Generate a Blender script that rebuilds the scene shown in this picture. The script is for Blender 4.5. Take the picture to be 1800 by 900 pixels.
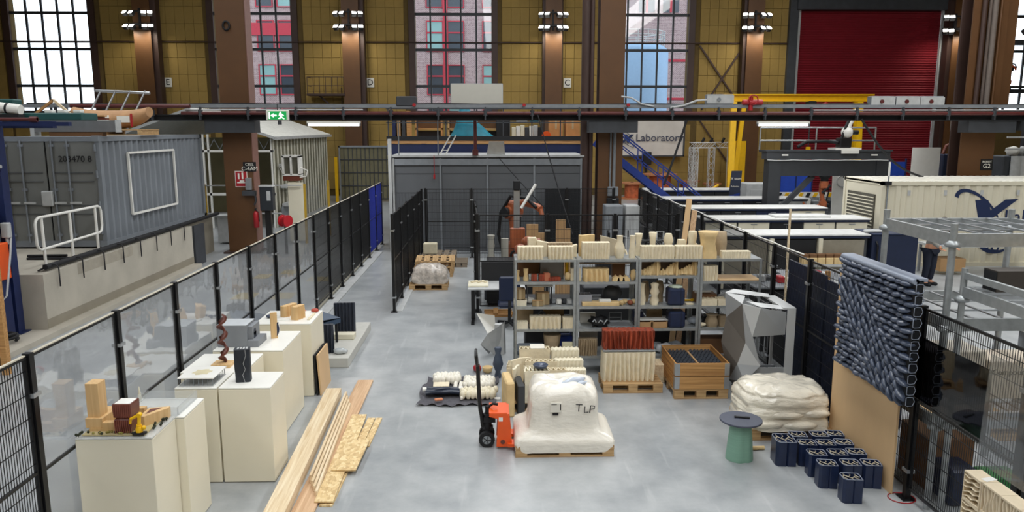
import bpy, math, random
from mathutils import Vector, Matrix, noise
random.seed(7)
PI = math.pi
scene = bpy.context.scene
for o in list(bpy.data.objects):
    bpy.data.objects.remove(o)
COL = scene.collection

# ---------------------------------------------------------------- camera, sky, light, exposure
cam_d = bpy.data.cameras.new('camera')
cam_d.sensor_width = 36.0
cam_d.lens = 26.4
cam_d.clip_end = 500
cam = bpy.data.objects.new('camera', cam_d)
COL.objects.link(cam)
cam.location = (0, 0, 3.95)
cam.rotation_euler = (math.radians(90 - 9.7), 0, math.radians(-1.455))
scene.camera = cam

world = bpy.data.worlds.new('overcast_sky')
scene.world = world
world.use_nodes = True
wn = world.node_tree
wn.nodes['Background'].inputs[0].default_value = (0.86, 0.93, 1.0, 1)
wn.nodes['Background'].inputs[1].default_value = 2.6

def area(name, loc, sx, sy, power, col, rot=(0, 0, 0)):
    d = bpy.data.lights.new(name, 'AREA')
    d.shape = 'RECTANGLE'; d.size = sx; d.size_y = sy; d.energy = power; d.color = col
    o = bpy.data.objects.new(name, d); COL.objects.link(o)
    o.location = loc; o.rotation_euler = rot
    return o
# area lamps added under three unseen rooflight openings to light the hall
for i, x in enumerate((-12.0, 1.0, 14.0)):
    area('rooflight_fill_lamp', (x, 10.0, 14.4), 3.6, 52.0, (1300, 2300, 3300)[i], (1.0, 0.975, 0.93))
scene.view_settings.view_transform = 'Standard'
scene.view_settings.look = 'None'
scene.view_settings.gamma = 1.0
scene.view_settings.use_curve_mapping = False
scene.view_settings.exposure = 0.0

# ---------------------------------------------------------------- materials
MATS = {}
def _lin(c):
    return tuple((v / 12.92 if v <= .04045 else ((v + .055) / 1.055) ** 2.4) for v in c)
def hexc(h):
    return _lin(tuple(int(h[i:i + 2], 16) / 255 for i in (0, 2, 4)))
def M(name, col, rough=.6, metal=0., var=.10, scale=6., bump=0., bscale=30., stretch=(1, 1, 1), coat=0., spec=.5):
    """plain painted / cast surface with a little tonal mottling and optional fine relief"""
    if name in MATS: return MATS[name]
    if isinstance(col, str): col = hexc(col)
    m = bpy.data.materials.new(name); m.use_nodes = True
    nt = m.node_tree; b = nt.nodes['Principled BSDF']
    b.inputs['Roughness'].default_value = rough
    b.inputs['Metallic'].default_value = metal
    b.inputs['Specular IOR Level'].default_value = spec
    b.inputs['Coat Weight'].default_value = coat
    tc = nt.nodes.new('ShaderNodeTexCoord'); mp = nt.nodes.new('ShaderNodeMapping')
    mp.inputs['Scale'].default_value = stretch
    nt.links.new(tc.outputs['Object'], mp.inputs[0])
    if var > 0:
        n = nt.nodes.new('ShaderNodeTexNoise'); n.inputs['Scale'].default_value = scale; n.inputs['Detail'].default_value = 6
        nt.links.new(mp.outputs[0], n.inputs['Vector'])
        r = nt.nodes.new('ShaderNodeValToRGB')
        r.color_ramp.elements[0].position = .3; r.color_ramp.elements[1].position = .72
        r.color_ramp.elements[0].color = tuple(max(0, c * (1 - var)) for c in col) + (1,)
        r.color_ramp.elements[1].color = tuple(min(1, c * (1 + var)) for c in col) + (1,)
        nt.links.new(n.outputs[0], r.inputs[0]); nt.links.new(r.outputs[0], b.inputs['Base Color'])
    else:
        b.inputs['Base Color'].default_value = tuple(col) + (1,)
    if bump > 0:
        n2 = nt.nodes.new('ShaderNodeTexNoise'); n2.inputs['Scale'].default_value = bscale; n2.inputs['Detail'].default_value = 4
        nt.links.new(mp.outputs[0], n2.inputs['Vector'])
        bp = nt.nodes.new('ShaderNodeBump'); bp.inputs['Strength'].default_value = bump; bp.inputs['Distance'].default_value = .02
        nt.links.new(n2.outputs[0], bp.inputs['Height']); nt.links.new(bp.outputs[0], b.inputs['Normal'])
    MATS[name] = m
    return m
def wood(name, c1, c2, rough=.6, axis='Y', scale=3.):
    """sawn timber: grain drawn out along one axis"""
    if name in MATS: return MATS[name]
    m = bpy.data.materials.new(name); m.use_nodes = True
    nt = m.node_tree; b = nt.nodes['Principled BSDF']; b.inputs['Roughness'].default_value = rough
    tc = nt.nodes.new('ShaderNodeTexCoord'); mp = nt.nodes.new('ShaderNodeMapping')
    s = {'X': (.6, 14, 14), 'Y': (14, .6, 14), 'Z': (14, 14, .6)}[axis]
    mp.inputs['Scale'].default_value = s
    nt.links.new(tc.outputs['Object'], mp.inputs[0])
    n = nt.nodes.new('ShaderNodeTexNoise'); n.inputs['Scale'].default_value = scale; n.inputs['Detail'].default_value = 5; n.inputs['Distortion'].default_value = .7
    nt.links.new(mp.outputs[0], n.inputs['Vector'])
    r = nt.nodes.new('ShaderNodeValToRGB')
    r.color_ramp.elements[0].position = .32; r.color_ramp.elements[1].position = .66
    r.color_ramp.elements[0].color = hexc(c1) + (1,); r.color_ramp.elements[1].color = hexc(c2) + (1,)
    nt.links.new(n.outputs[0], r.inputs[0]); nt.links.new(r.outputs[0], b.inputs['Base Color'])
    MATS[name] = m
    return m
def strand_board(name):
    m = bpy.data.materials.new(name); m.use_nodes = True
    nt = m.node_tree; b = nt.nodes['Principled BSDF']; b.inputs['Roughness'].default_value = .6
    tc = nt.nodes.new('ShaderNodeTexCoord'); mp = nt.nodes.new('ShaderNodeMapping'); mp.inputs['Scale'].default_value = (20, 11, 11)
    nt.links.new(tc.outputs['Object'], mp.inputs[0])
    v = nt.nodes.new('ShaderNodeTexVoronoi'); v.inputs['Scale'].default_value = 1.6; v.inputs['Randomness'].default_value = 1
    nt.links.new(mp.outputs[0], v.inputs['Vector'])
    r = nt.nodes.new('ShaderNodeValToRGB')
    for e, (p, c) in zip(r.color_ramp.elements, ((0., 'c4a473'), (1., 'e8d3a6'))):
        e.position = p; e.color = hexc(c) + (1,)
    e = r.color_ramp.elements.new(.5); e.color = hexc('dcc08c') + (1,)
    sp = nt.nodes.new('ShaderNodeSeparateColor'); nt.links.new(v.outputs['Color'], sp.inputs[0])
    nt.links.new(sp.outputs[0], r.inputs[0]); nt.links.new(r.outputs[0], b.inputs['Base Color'])
    return m
def emit(name, col, s):
    if name in MATS: return MATS[name]
    m = bpy.data.materials.new(name); m.use_nodes = True
    b = m.node_tree.nodes['Principled BSDF']
    b.inputs['Base Color'].default_value = tuple(min(1, v) for v in col) + (1,)
    b.inputs['Emission Color'].default_value = tuple(col) + (1,); b.inputs['Emission Strength'].default_value = s
    MATS[name] = m
    return m
def clear(name, tint, gloss, rough=.02, ripple=0., haze=0.):
    """clear sheet: tinted see-through with a mirror-like sheen that grows at grazing angles"""
    m = bpy.data.materials.new(name); m.use_nodes = True
    nt = m.node_tree; nt.nodes.remove(nt.nodes['Principled BSDF']); out = nt.nodes['Material Output']
    t = nt.nodes.new('ShaderNodeBsdfTransparent'); t.inputs[0].default_value = tuple(tint) + (1,)
    g = nt.nodes.new('ShaderNodeBsdfGlossy'); g.inputs['Roughness'].default_value = rough
    lw = nt.nodes.new('ShaderNodeLayerWeight'); lw.inputs['Blend'].default_value = .5
    fr = nt.nodes.new('ShaderNodeMath'); fr.operation = 'POWER'; fr.inputs[1].default_value = 3.2
    nt.links.new(lw.outputs['Facing'], fr.inputs[0])
    mx = nt.nodes.new('ShaderNodeMixShader'); mul = nt.nodes.new('ShaderNodeMath'); mul.operation = 'MULTIPLY_ADD'
    mul.inputs[1].default_value = gloss; mul.inputs[2].default_value = .05
    nt.links.new(fr.outputs[0], mul.inputs[0]); nt.links.new(mul.outputs[0], mx.inputs[0])
    nt.links.new(t.outputs[0], mx.inputs[1]); nt.links.new(g.outputs[0], mx.inputs[2])
    last = mx.outputs[0]
    if haze:
        d = nt.nodes.new('ShaderNodeBsdfDiffuse'); d.inputs[0].default_value = (.8, .82, .84, 1)
        m2 = nt.nodes.new('ShaderNodeMixShader'); m2.inputs[0].default_value = haze
        nt.links.new(last, m2.inputs[1]); nt.links.new(d.outputs[0], m2.inputs[2]); last = m2.outputs[0]
    if ripple:
        tc = nt.nodes.new('ShaderNodeTexCoord'); n = nt.nodes.new('ShaderNodeTexNoise'); n.inputs['Scale'].default_value = 1.6; n.inputs['Detail'].default_value = 2
        bp = nt.nodes.new('ShaderNodeBump'); bp.inputs['Strength'].default_value = ripple; bp.inputs['Distance'].default_value = .05
        nt.links.new(tc.outputs['Object'], n.inputs['Vector']); nt.links.new(n.outputs[0], bp.inputs['Height']); nt.links.new(bp.outputs[0], g.inputs['Normal'])
    nt.links.new(last, out.inputs[0])
    MATS[name] = m
    return m

def floor_mat():
    m = bpy.data.materials.new('sealed_concrete'); m.use_nodes = True
    nt = m.node_tree; b = nt.nodes['Principled BSDF']
    tc = nt.nodes.new('ShaderNodeTexCoord')
    def nz(s, det, rough=.6, vec=None):
        n = nt.nodes.new('ShaderNodeTexNoise'); n.inputs['Scale'].default_value = s; n.inputs['Detail'].default_value = det; n.inputs['Roughness'].default_value = rough
        nt.links.new(vec or tc.outputs['Object'], n.inputs['Vector']); return n
    big = nz(.35, 3); mid = nz(1.7, 8, .65); fine = nz(22, 4)
    r = nt.nodes.new('ShaderNodeValToRGB')
    r.color_ramp.elements[0].position = .36; r.color_ramp.elements[1].position = .66
    r.color_ramp.elements[0].color = hexc('8a8f93') + (1,); r.color_ramp.elements[1].color = hexc('b6b9ba') + (1,)
    mix = nt.nodes.new('ShaderNodeMath'); mix.operation = 'MULTIPLY_ADD'; mix.inputs[1].default_value = .45
    mm = nt.nodes.new('ShaderNodeMath'); mm.operation = 'MULTIPLY'; mm.inputs[1].default_value = .55
    nt.links.new(mid.outputs[0], mm.inputs[0]); nt.links.new(big.outputs[0], mix.inputs[0]); nt.links.new(mm.outputs[0], mix.inputs[2])
    nt.links.new(mix.outputs[0], r.inputs[0])
    # tyre scuffs: thin pale streaks
    mp = nt.nodes.new('ShaderNodeMapping'); mp.inputs['Rotation'].default_value = (0, 0, .5); mp.inputs['Scale'].default_value = (5, .5, 1)
    nt.links.new(tc.outputs['Object'], mp.inputs[0])
    sc = nz(1.3, 3, .5, mp.outputs[0])
    r2 = nt.nodes.new('ShaderNodeValToRGB'); r2.color_ramp.elements[0].position = .63; r2.color_ramp.elements[1].position = .72
    r2.color_ramp.elements[0].color = (0, 0, 0, 1); r2.color_ramp.elements[1].color = (.22, .22, .22, 1)
    nt.links.new(sc.outputs[0], r2.inputs[0])
    mx = nt.nodes.new('ShaderNodeMix'); mx.data_type = 'RGBA'
    nt.links.new(r2.outputs[0], mx.inputs['Factor']); nt.links.new(r.outputs[0], mx.inputs['A']); mx.inputs['B'].default_value = hexc('cfd1d0') + (1,)
    nt.links.new(mx.outputs['Result'], b.inputs['Base Color'])
    rr = nt.nodes.new('ShaderNodeMapRange'); rr.inputs['To Min'].default_value = .22; rr.inputs['To Max'].default_value = .42
    nt.links.new(mid.outputs[0], rr.inputs['Value']); nt.links.new(rr.outputs[0], b.inputs['Roughness'])
    bp = nt.nodes.new('ShaderNodeBump'); bp.inputs['Strength'].default_value = .05
    nt.links.new(fine.outputs[0], bp.inputs['Height']); nt.links.new(bp.outputs[0], b.inputs['Normal'])
    return m
def brick_mat():
    m = bpy.data.materials.new('far_brickwork'); m.use_nodes = True
    nt = m.node_tree; b = nt.nodes['Principled BSDF']; b.inputs['Roughness'].default_value = .9
    tc = nt.nodes.new('ShaderNodeTexCoord'); mp = nt.nodes.new('ShaderNodeMapping'); mp.inputs['Rotation'].default_value = (PI / 2, 0, 0)
    nt.links.new(tc.outputs['Object'], mp.inputs[0])
    br = nt.nodes.new('ShaderNodeTexBrick'); br.inputs['Scale'].default_value = 2.6
    br.inputs['Color1'].default_value = hexc('7b6266') + (1,); br.inputs['Color2'].default_value = hexc('9d8486') + (1,); br.inputs['Mortar'].default_value = hexc('c2b4b3') + (1,)
    br.inputs['Mortar Size'].default_value = .03
    nt.links.new(mp.outputs[0], br.inputs['Vector']); nt.links.new(br.outputs['Color'], b.inputs['Base Color'])
    return m

FLOOR = floor_mat(); BRICK = brick_mat()
YBLOCK = M('ochre_block', '9c8144', .8, var=.16, scale=1.2, bump=.15, bscale=18)
JOINT = M('block_joint', '66532c', .9)
BROWN = M('brown_steel', '5f3f22', .5, var=.12, scale=1.5)
DBROWN = M('dark_brown_steel', '43302a', .55, var=.12, scale=1.5)
GREYFRAME = M('window_frame_grey', '33373c', .55)
BLACK = M('black_powder_coat', '0d0e11', .38, var=.1)
BLACKM = M('black_matt', '15161a', .7)
STEEL = M('galvanised_steel', 'a9aeb0', .4, .55, var=.14, scale=14)
LSTEEL = M('bright_steel', 'bcc0c4', .3, .8, var=.08)
GREY = M('grey_paint', '80858a', .5)
DGREY = M('dark_grey_paint', '3b3e43', .55, var=.15, scale=3)
BOOTH = M('booth_grey', '5d6064', .5, var=.10, scale=1.0)
LGREY = M('light_grey_paint', 'b4b6b6', .55)
WHITE = M('white_paint', 'e9e8e2', .55, var=.03)
PED = M('pedestal_white', 'ece5cf', .5, var=.025, scale=2)
CREAM = M('cream_paint', 'ded8c2', .5, var=.05, scale=2)
NAVY = M('navy_plastic', '1e2a49', .33, var=.15, scale=10)
NAVYP = M('navy_panel', '17233f', .45, var=.08)
BLUE = M('blue_steel', '1b3788', .5, var=.1)
FBLUE = M('fence_blue', '1c2a86', .4, var=.1)
DBLUE = M('rack_blue', '162450', .5, var=.12)
RED = M('signal_red', 'a81c24', .45)
DRED = M('pipe_red_brown', '572321', .45, var=.15)
DOORRED = M('roller_door_red', '841a27', .55, var=.08, scale=.6)
ORANGE = M('orange_enamel', 'e85a1c', .35, var=.05)
RORANGE = M('robot_orange', 'a35a38', .4, var=.10)
YELLOW = M('yellow_enamel', 'f2bd12', .4, var=.05)
GREEN = M('celadon_print', '84af9b', .5, var=.06, scale=40, bump=.2, bscale=60, stretch=(.1, .1, 3))
CLAY = M('cream_clay', 'e2d6ba', .75, var=.10, scale=9, bump=.25, bscale=24)
CLAY2 = M('pale_ivory_clay', 'e6dec6', .7, var=.08, scale=9, bump=.2, bscale=24)
TAN = M('tan_clay', 'd9bd8a', .7, var=.12, scale=7, bump=.2, bscale=24)
GREIGE = M('greige_clay', 'a18e72', .8, var=.14, scale=9, bump=.2)
WHITEC = M('white_glaze', 'f0ece0', .35, var=.05, coat=.3)
BROWNC = M('brown_print', '6a3426', .4, var=.15, scale=20, coat=.2)
REDC = M('red_brown_clay', '8c3a22', .55, var=.65, scale=7, bump=.4, bscale=14, stretch=(3, 3, .6))
SLATE = M('slate_glaze', '465064', .3, var=.3, scale=8, coat=.25)
ANTH = M('anthracite_block', '3a4049', .5, var=.25, scale=16)
CONC = M('cast_concrete', 'b3ada0', .85, var=.10, scale=1.6, bump=.15, bscale=14)
CONCD = M('darker_concrete', '8d8677', .85, var=.10, scale=1.6)
WRAP = M('white_stretch_film', 'ebe6da', .32, var=.04, scale=5, bump=.7, bscale=7, stretch=(1, 1, 2.2), coat=.3)
SACK = M('cream_film_sack', 'eee7d6', .22, var=.16, scale=3.5, bump=1.0, bscale=8, stretch=(1, 1, 2.5), coat=.5)
MILKY = M('milky_film', 'c9bfb4', .25, var=.35, scale=9, bump=1.0, bscale=16, coat=.5)
FELT = M('grey_felt', '55545a', .95, var=.15, scale=20, bump=.3, bscale=80)
CARD = M('cardboard', 'b08c62', .85, var=.08, scale=3)
CARDD = M('dark_cardboard', '6d4d31', .85, var=.10, scale=3)
PLY = M('birch_ply', 'd8b68a', .6, var=.07, scale=2, stretch=(1, 1, .4))
TEAL = M('teal_tarp', '1d7f95', .45, var=.25, scale=3, bump=.5, bscale=4)
MODELWOOD = wood('model_maple', 'cfa772', 'e0bd88', .5, 'Z', 2.0)
PINE = wood('pine_plank', 'd2b890', 'ecdcbe', .6, 'Y', 2.2)
PINER = wood('reddish_plank', 'bf9873', 'd9b894', .6, 'Y', 2.2)
CRATE = wood('crate_pine', 'a37543', 'c99a60', .65, 'X', 2.0)
PALW = wood('pallet_wood', '9a774e', 'c8a778', .75, 'X', 2.0)
PALD = wood('weathered_pallet_wood', '5d5348', '8d7f6d', .8, 'X', 2.0)
OSB = strand_board('strand_board')
PANE = clear('window_glass', (.96, .98, .985), .5)
PLEX = clear('clear_polycarbonate', (.92, .93, .94), .95, .03, .3, .06)
SMOKE = clear('smoked_acrylic', (.14, .14, .16), .5, .04, .15)
PERSP = clear('grey_acrylic', (.74, .75, .76), .55, .05, .15, .05)
GLASSB = clear('model_acrylic', (.97, .98, .985), .5, .03, 0, .15)
SKIN = M('skin', 'c08a6c', .6, var=.04)
LAMP = emit('floodlight_glow', (1., .96, .86), 30)
LAMP2 = emit('floodlight_dim_glow', (1., .98, .92), 6)
TUBE = emit('tube_glow', (.97, 1., 1.), 9)
EXITG = emit('exit_green', hexc('0f9a4a'), .55)
EXITW = emit('exit_white', (.95, 1, .95), 1.1)
INK = M('black_ink', '101014', .7, var=0)
LOGO = M('logo_navy', '1b2b50', .5, var=0)
SIGNW = M('sign_white', 'e8e6dc', .6, var=.03)

# ---------------------------------------------------------------- mesh building
class MB:
    def __init__(s): s.v = []; s.f = []; s.s = []
    def add(s, vs, fs, sm=False):
        o = len(s.v); s.v += [tuple(v) for v in vs]
        s.f += [tuple(i + o for i in f) for f in fs]; s.s += [sm] * len(fs)
        return s
    def box(s, x0, y0, z0, x1, y1, z1):
        return s.add([(x0, y0, z0), (x1, y0, z0), (x1, y1, z0), (x0, y1, z0), (x0, y0, z1), (x1, y0, z1), (x1, y1, z1), (x0, y1, z1)],
                     [(0, 3, 2, 1), (4, 5, 6, 7), (0, 1, 5, 4), (1, 2, 6, 5), (2, 3, 7, 6), (3, 0, 4, 7)])
    def cbox(s, x0, y0, z0, x1, y1, z1, c=.01):
        """box with chamfered edges"""
        xs, ys, zs = (x0, x1), (y0, y1), (z0, z1); vs = []; idx = {}
        for i in (0, 1):
            for j in (0, 1):
                for k in (0, 1):
                    dx, dy, dz = (c if i == 0 else -c), (c if j == 0 else -c), (c if k == 0 else -c)
                    for a, (ax, ay, az) in enumerate(((0, dy, dz), (dx, 0, dz), (dx, dy, 0))):
                        idx[(i, j, k, a)] = len(vs); vs.append((xs[i] + ax, ys[j] + ay, zs[k] + az))
        F = []
        I = lambda i, j, k, a: idx[(i, j, k, a)]
        for i in (0, 1): F.append((I(i, 0, 0, 0), I(i, 1, 0, 0), I(i, 1, 1, 0), I(i, 0, 1, 0)))
        for j in (0, 1): F.append((I(0, j, 0, 1), I(1, j, 0, 1), I(1, j, 1, 1), I(0, j, 1, 1)))
        for k in (0, 1): F.append((I(0, 0, k, 2), I(1, 0, k, 2), I(1, 1, k, 2), I(0, 1, k, 2)))
        for j in (0, 1):
            for k in (0, 1): F.append((I(0, j, k, 1), I(1, j, k, 1), I(1, j, k, 2), I(0, j, k, 2)))
        for i in (0, 1):
            for k in (0, 1): F.append((I(i, 0, k, 0), I(i, 1, k, 0), I(i, 1, k, 2), I(i, 0, k, 2)))
        for i in (0, 1):
            for j in (0, 1): F.append((I(i, j, 0, 0), I(i, j, 1, 0), I(i, j, 1, 1), I(i, j, 0, 1)))
        for i in (0, 1):
            for j in (0, 1):
                for k in (0, 1): F.append((I(i, j, k, 0), I(i, j, k, 1), I(i, j, k, 2)))
        return s.add(vs, F)
    def beam(s, p, q, w, h=None, up=(0, 0, 1)):
        h = w if h is None else h
        p, q = Vector(p), Vector(q); d = (q - p).normalized(); u = Vector(up)
        if abs(d.dot(u)) > .97: u = Vector((0, 1, 0))
        a = d.cross(u).normalized(); b = a.cross(d).normalized()
        c = [p + a * i * w / 2 + b * j * h / 2 for i, j in ((-1, -1), (1, -1), (1, 1), (-1, 1))]
        c += [v + (q - p) for v in c]
        return s.add(c, [(0, 3, 2, 1), (4, 5, 6, 7), (0, 1, 5, 4), (1, 2, 6, 5), (2, 3, 7, 6), (3, 0, 4, 7)])
    def cyl(s, p, q, r, n=10, r2=None, cap=True):
        r2 = r if r2 is None else r2
        p, q = Vector(p), Vector(q); d = (q - p).normalized(); u = Vector((0, 0, 1))
        if abs(d.dot(u)) > .97: u = Vector((1, 0, 0))
        a = d.cross(u).normalized(); b = d.cross(a).normalized()
        vs = [p + (a * math.cos(t) + b * math.sin(t)) * r for t in [2 * PI * i / n for i in range(n)]]
        vs += [q + (a * math.cos(t) + b * math.sin(t)) * r2 for t in [2 * PI * i / n for i in range(n)]]
        s.add(vs, [(i, (i + 1) % n, n + (i + 1) % n, n + i) for i in range(n)], True)
        if cap: s.add(vs[:n], [tuple(range(n))]); s.add(vs[n:], [tuple(range(n))])
        return s
    def tube(s, pts, r, n=6):
        pts = [Vector(p) for p in pts]; rings = []
        a = None
        for i, p in enumerate(pts):
            d = ((pts[min(i + 1, len(pts) - 1)]) - pts[max(i - 1, 0)]).normalized()
            if a is None:
                u = Vector((0, 0, 1)) if abs(d.z) < .9 else Vector((1, 0, 0)); a = d.cross(u).normalized()
            else:
                a = (a - d * a.dot(d)).normalized()
            b = d.cross(a)
            rr = r[i] if isinstance(r, (list, tuple)) else r
            rings.append([p + (a * math.cos(t) + b * math.sin(t)) * rr for t in [2 * PI * k / n for k in range(n)]])
        return s.loft(rings)
    def loft(s, rings, cap0=True, cap1=True, sm=True):
        n = len(rings[0]); vs = [v for r in rings for v in r]
        s.add(vs, [(j * n + i, j * n + (i + 1) % n, (j + 1) * n + (i + 1) % n, (j + 1) * n + i) for j in range(len(rings) - 1) for i in range(n)], sm)
        if cap0: s.add(rings[0], [tuple(range(n))])
        if cap1: s.add(rings[-1], [tuple(range(n))])
        return s
    def lathe(s, prof, n=16, c=(0, 0, 0), fn=None, cap=True):
        rings = []
        for r, z in prof:
            ring = []
            for i in range(n):
                t = 2 * PI * i / n; k = fn(t, z) if fn else 1.
                ring.append((c[0] + r * k * math.cos(t), c[1] + r * k * math.sin(t), c[2] + z))
            rings.append(ring)
        return s.loft(rings, cap, cap)
    def prism(s, poly, a, b, axis='z'):
        mk = {'z': lambda u, v, w: (u, v, w), 'y': lambda u, v, w: (u, w, v), 'x': lambda u, v, w: (w, u, v)}[axis]
        n = len(poly); vs = [mk(u, v, a) for u, v in poly] + [mk(u, v, b) for u, v in poly]
        return s.add(vs, [tuple(range(n)), tuple(range(n, 2 * n))] + [(i, (i + 1) % n, n + (i + 1) % n, n + i) for i in range(n)])
    def grid(s, fn, nu, nv, sm=True):
        vs = [fn(i / nu, j / nv) for j in range(nv + 1) for i in range(nu + 1)]
        return s.add(vs, [(j * (nu + 1) + i, j * (nu + 1) + i + 1, (j + 1) * (nu + 1) + i + 1, (j + 1) * (nu + 1) + i) for j in range(nv) for i in range(nu)], sm)
    def ball(s, c, r, nu=10, nv=6, sx=1, sy=1, sz=1, jit=0., seed=0):
        rings = []
        for j in range(1, nv):
            ph = PI * j / nv - PI / 2
            ring = []
            for i in range(nu):
                t = 2 * PI * i / nu
                d = Vector((math.cos(ph) * math.cos(t), math.cos(ph) * math.sin(t), math.sin(ph)))
                k = 1 + (jit * noise.noise(d * 2.1 + Vector((seed, seed * .7, 1.3))) if jit else 0)
                ring.append((c[0] + d.x * r * sx * k, c[1] + d.y * r * sy * k, c[2] + d.z * r * sz * k))
            rings.append(ring)
        s.loft(rings, False, False)
        b0 = (c[0], c[1], c[2] - r * sz); b1 = (c[0], c[1], c[2] + r * sz)
        s.add(rings[0] + [b0], [(i, (i + 1) % nu, nu) for i in range(nu)], True)
        s.add(rings[-1] + [b1], [(i, (i + 1) % nu, nu) for i in range(nu)], True)
        return s
    def xf(s, mat):
        s.v = [tuple(mat @ Vector(v)) for v in s.v]; return s
    def move(s, x=0, y=0, z=0):
        s.v = [(a + x, b + y, c + z) for a, b, c in s.v]; return s
    def mesh(s, name, mat):
        me = bpy.data.meshes.new(name); me.from_pydata(s.v, [], s.f)
        me.polygons.foreach_set('use_smooth', s.s)
        if mat: me.materials.append(mat)
        me.update()
        return me
def OB(name, data, parent=None, loc=None, rot=None):
    o = bpy.data.objects.new(name, data); COL.objects.link(o)
    if parent is not None: o.parent = parent
    if loc is not None: o.location = loc
    if rot is not None: o.rotation_euler = rot if isinstance(rot, (tuple, list)) else (0, 0, rot)
    return o
def P(name, mb, mat, parent, loc=None, rot=None, label=None, kind=None):
    """a part (or sub-part) of a thing"""
    o = OB(name, mb.mesh(name, mat) if isinstance(mb, MB) else mb, parent, loc, rot)
    if label: o['label'] = label
    if kind: o['kind'] = kind
    return o
def tag(o, label, cat, group=None):
    o['label'] = label; o['category'] = cat
    if group: o['group'] = group
    return o
def T(name, label, cat, loc=(0, 0, 0), rot=0, group=None):
    return tag(OB(name, None, None, loc, rot), label, cat, group)
def S(name, mb, mat, label, cat, loc=(0, 0, 0), rot=0, group=None):
    return tag(OB(name, mb.mesh(name, mat) if isinstance(mb, MB) else mb, None, loc, rot), label, cat, group)
def STR(name, mb, mat, loc=(0, 0, 0), label=None):
    o = OB(name, mb.mesh(name, mat) if mb else None, None, loc); o['kind'] = 'structure'
    if label: o['label'] = label
    return o
def dup(root, loc=None, rot=None, label=None, group=None):
    r = root.copy(); COL.objects.link(r)
    if loc is not None: r.location = loc
    if rot is not None: r.rotation_euler = rot if isinstance(rot, (tuple, list)) else (0, 0, rot)
    if label: r['label'] = label
    if group: r['group'] = group
    for ch in list(root.children):
        c = ch.copy(); COL.objects.link(c); c.parent = r
        for g in ch.children:
            d = g.copy(); COL.objects.link(d); d.parent = c
    return r
def text_mesh(body, size, name='lettering', ext=.004, align='CENTER', shear=0., mat=None):
    cu = bpy.data.curves.new(name, 'FONT'); cu.body = body; cu.size = size; cu.extrude = ext; cu.align_x = align; cu.align_y = 'CENTER'; cu.shear = shear
    cu.resolution_u = 3
    o = bpy.data.objects.new(name, cu); COL.objects.link(o)
    me = bpy.data.meshes.new_from_object(o); bpy.data.objects.remove(o); bpy.data.curves.remove(cu)
    me.name = name
    me.materials.clear(); me.materials.append(mat or INK)
    return me
FRONT = (PI / 2, 0, 0)       # lettering that faces the camera side (-Y)

# ================================================================ THE HALL
STR('floor', MB().box(-36, -20, -.3, 36, 44.6, 0), FLOOR)
WY = 44.5
WINS = [(-27.1, -22.72), (-15.75, -11.4), (-4.4, -.05), (6.9, 11.3), (28.4, 33.0)]
WZ0, WZ1 = 4.85, 12.3
DX0, DX1, DZ1 = 17.75, 25.95, 10.95
op = sorted([(a, b, WZ0, WZ1) for a, b in WINS] + [(DX0, DX1, 0, DZ1)])
w = MB(); x = -36
for a, b, z0, z1 in op:
    w.box(x, WY + .05, 0, a, WY + .5, 15)
    if z0 > 0: w.box(a, WY + .05, 0, b, WY + .5, z0)
    w.box(a, WY + .05, z1, b, WY + .5, 15); x = b
w.box(x, WY + .05, 0, 36, WY + .5, 15)
wall = STR('wall_back', w, JOINT)
BW, BH = .52, .935
bm = MB().cbox(-BW / 2 + .007, -.05, .007, BW / 2 - .007, .05, BH - .007, .008).mesh('block', YBLOCK)
stuff = MB()
for x0, x1 in ((-36, -27.5), (-22.3, -16.1), (-11.0, -4.78), (.33, 6.5), (11.72, 17.4)):
    n = int((x1 - x0) / BW); st = x0 + ((x1 - x0) - n * BW) / 2
    for i in range(n):
        for k in range(0, 13):
            z = -.54 + k * BH; xx = st + (i + .5) * BW
            if z < 0: continue
            if x0 > -30 and 4.9 < z < 10.2:
                OB('block', bm, wall, (xx, WY + .03, z))
            else:
                stuff.box(xx - BW / 2 + .007, WY - .02, z + .007, xx + BW / 2 - .007, WY + .06, z + BH - .007)
for a, b in WINS[:4]:
    n = int(round((b - a + .6) / BW))
    for i in range(n):
        for k in range(5):
            xx = a - .3 + (i + .5) * (b - a + .6) / n; z = .395 + k * BH
            if z + BH < WZ0: stuff.box(xx - BW / 2 + .007, WY - .02, z + .007, xx + BW / 2 - .007, WY + .06, z + BH - .007)
P('block_field', stuff, YBLOCK, wall, kind='stuff')
P('conduit', MB().cyl((-36, WY - .12, 8.74), (17.5, WY - .12, 8.74), .035, 6), DBROWN, wall)
for x, z in ((-16.4, 9.3), (-.0, 0)):
    pass
# cross braces in the bay beside the roller door
br = MB()
br.beam((11.95, WY - .1, 8.6), (14.6, WY - .1, 5.0), .09); br.beam((14.5, WY - .14, 8.6), (12.2, WY - .14, 5.0), .09)
br.beam((11.95, WY - .1, 4.6), (14.4, WY - .1, 1.2), .08)
P('cross_brace', br, DBROWN, wall)

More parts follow.
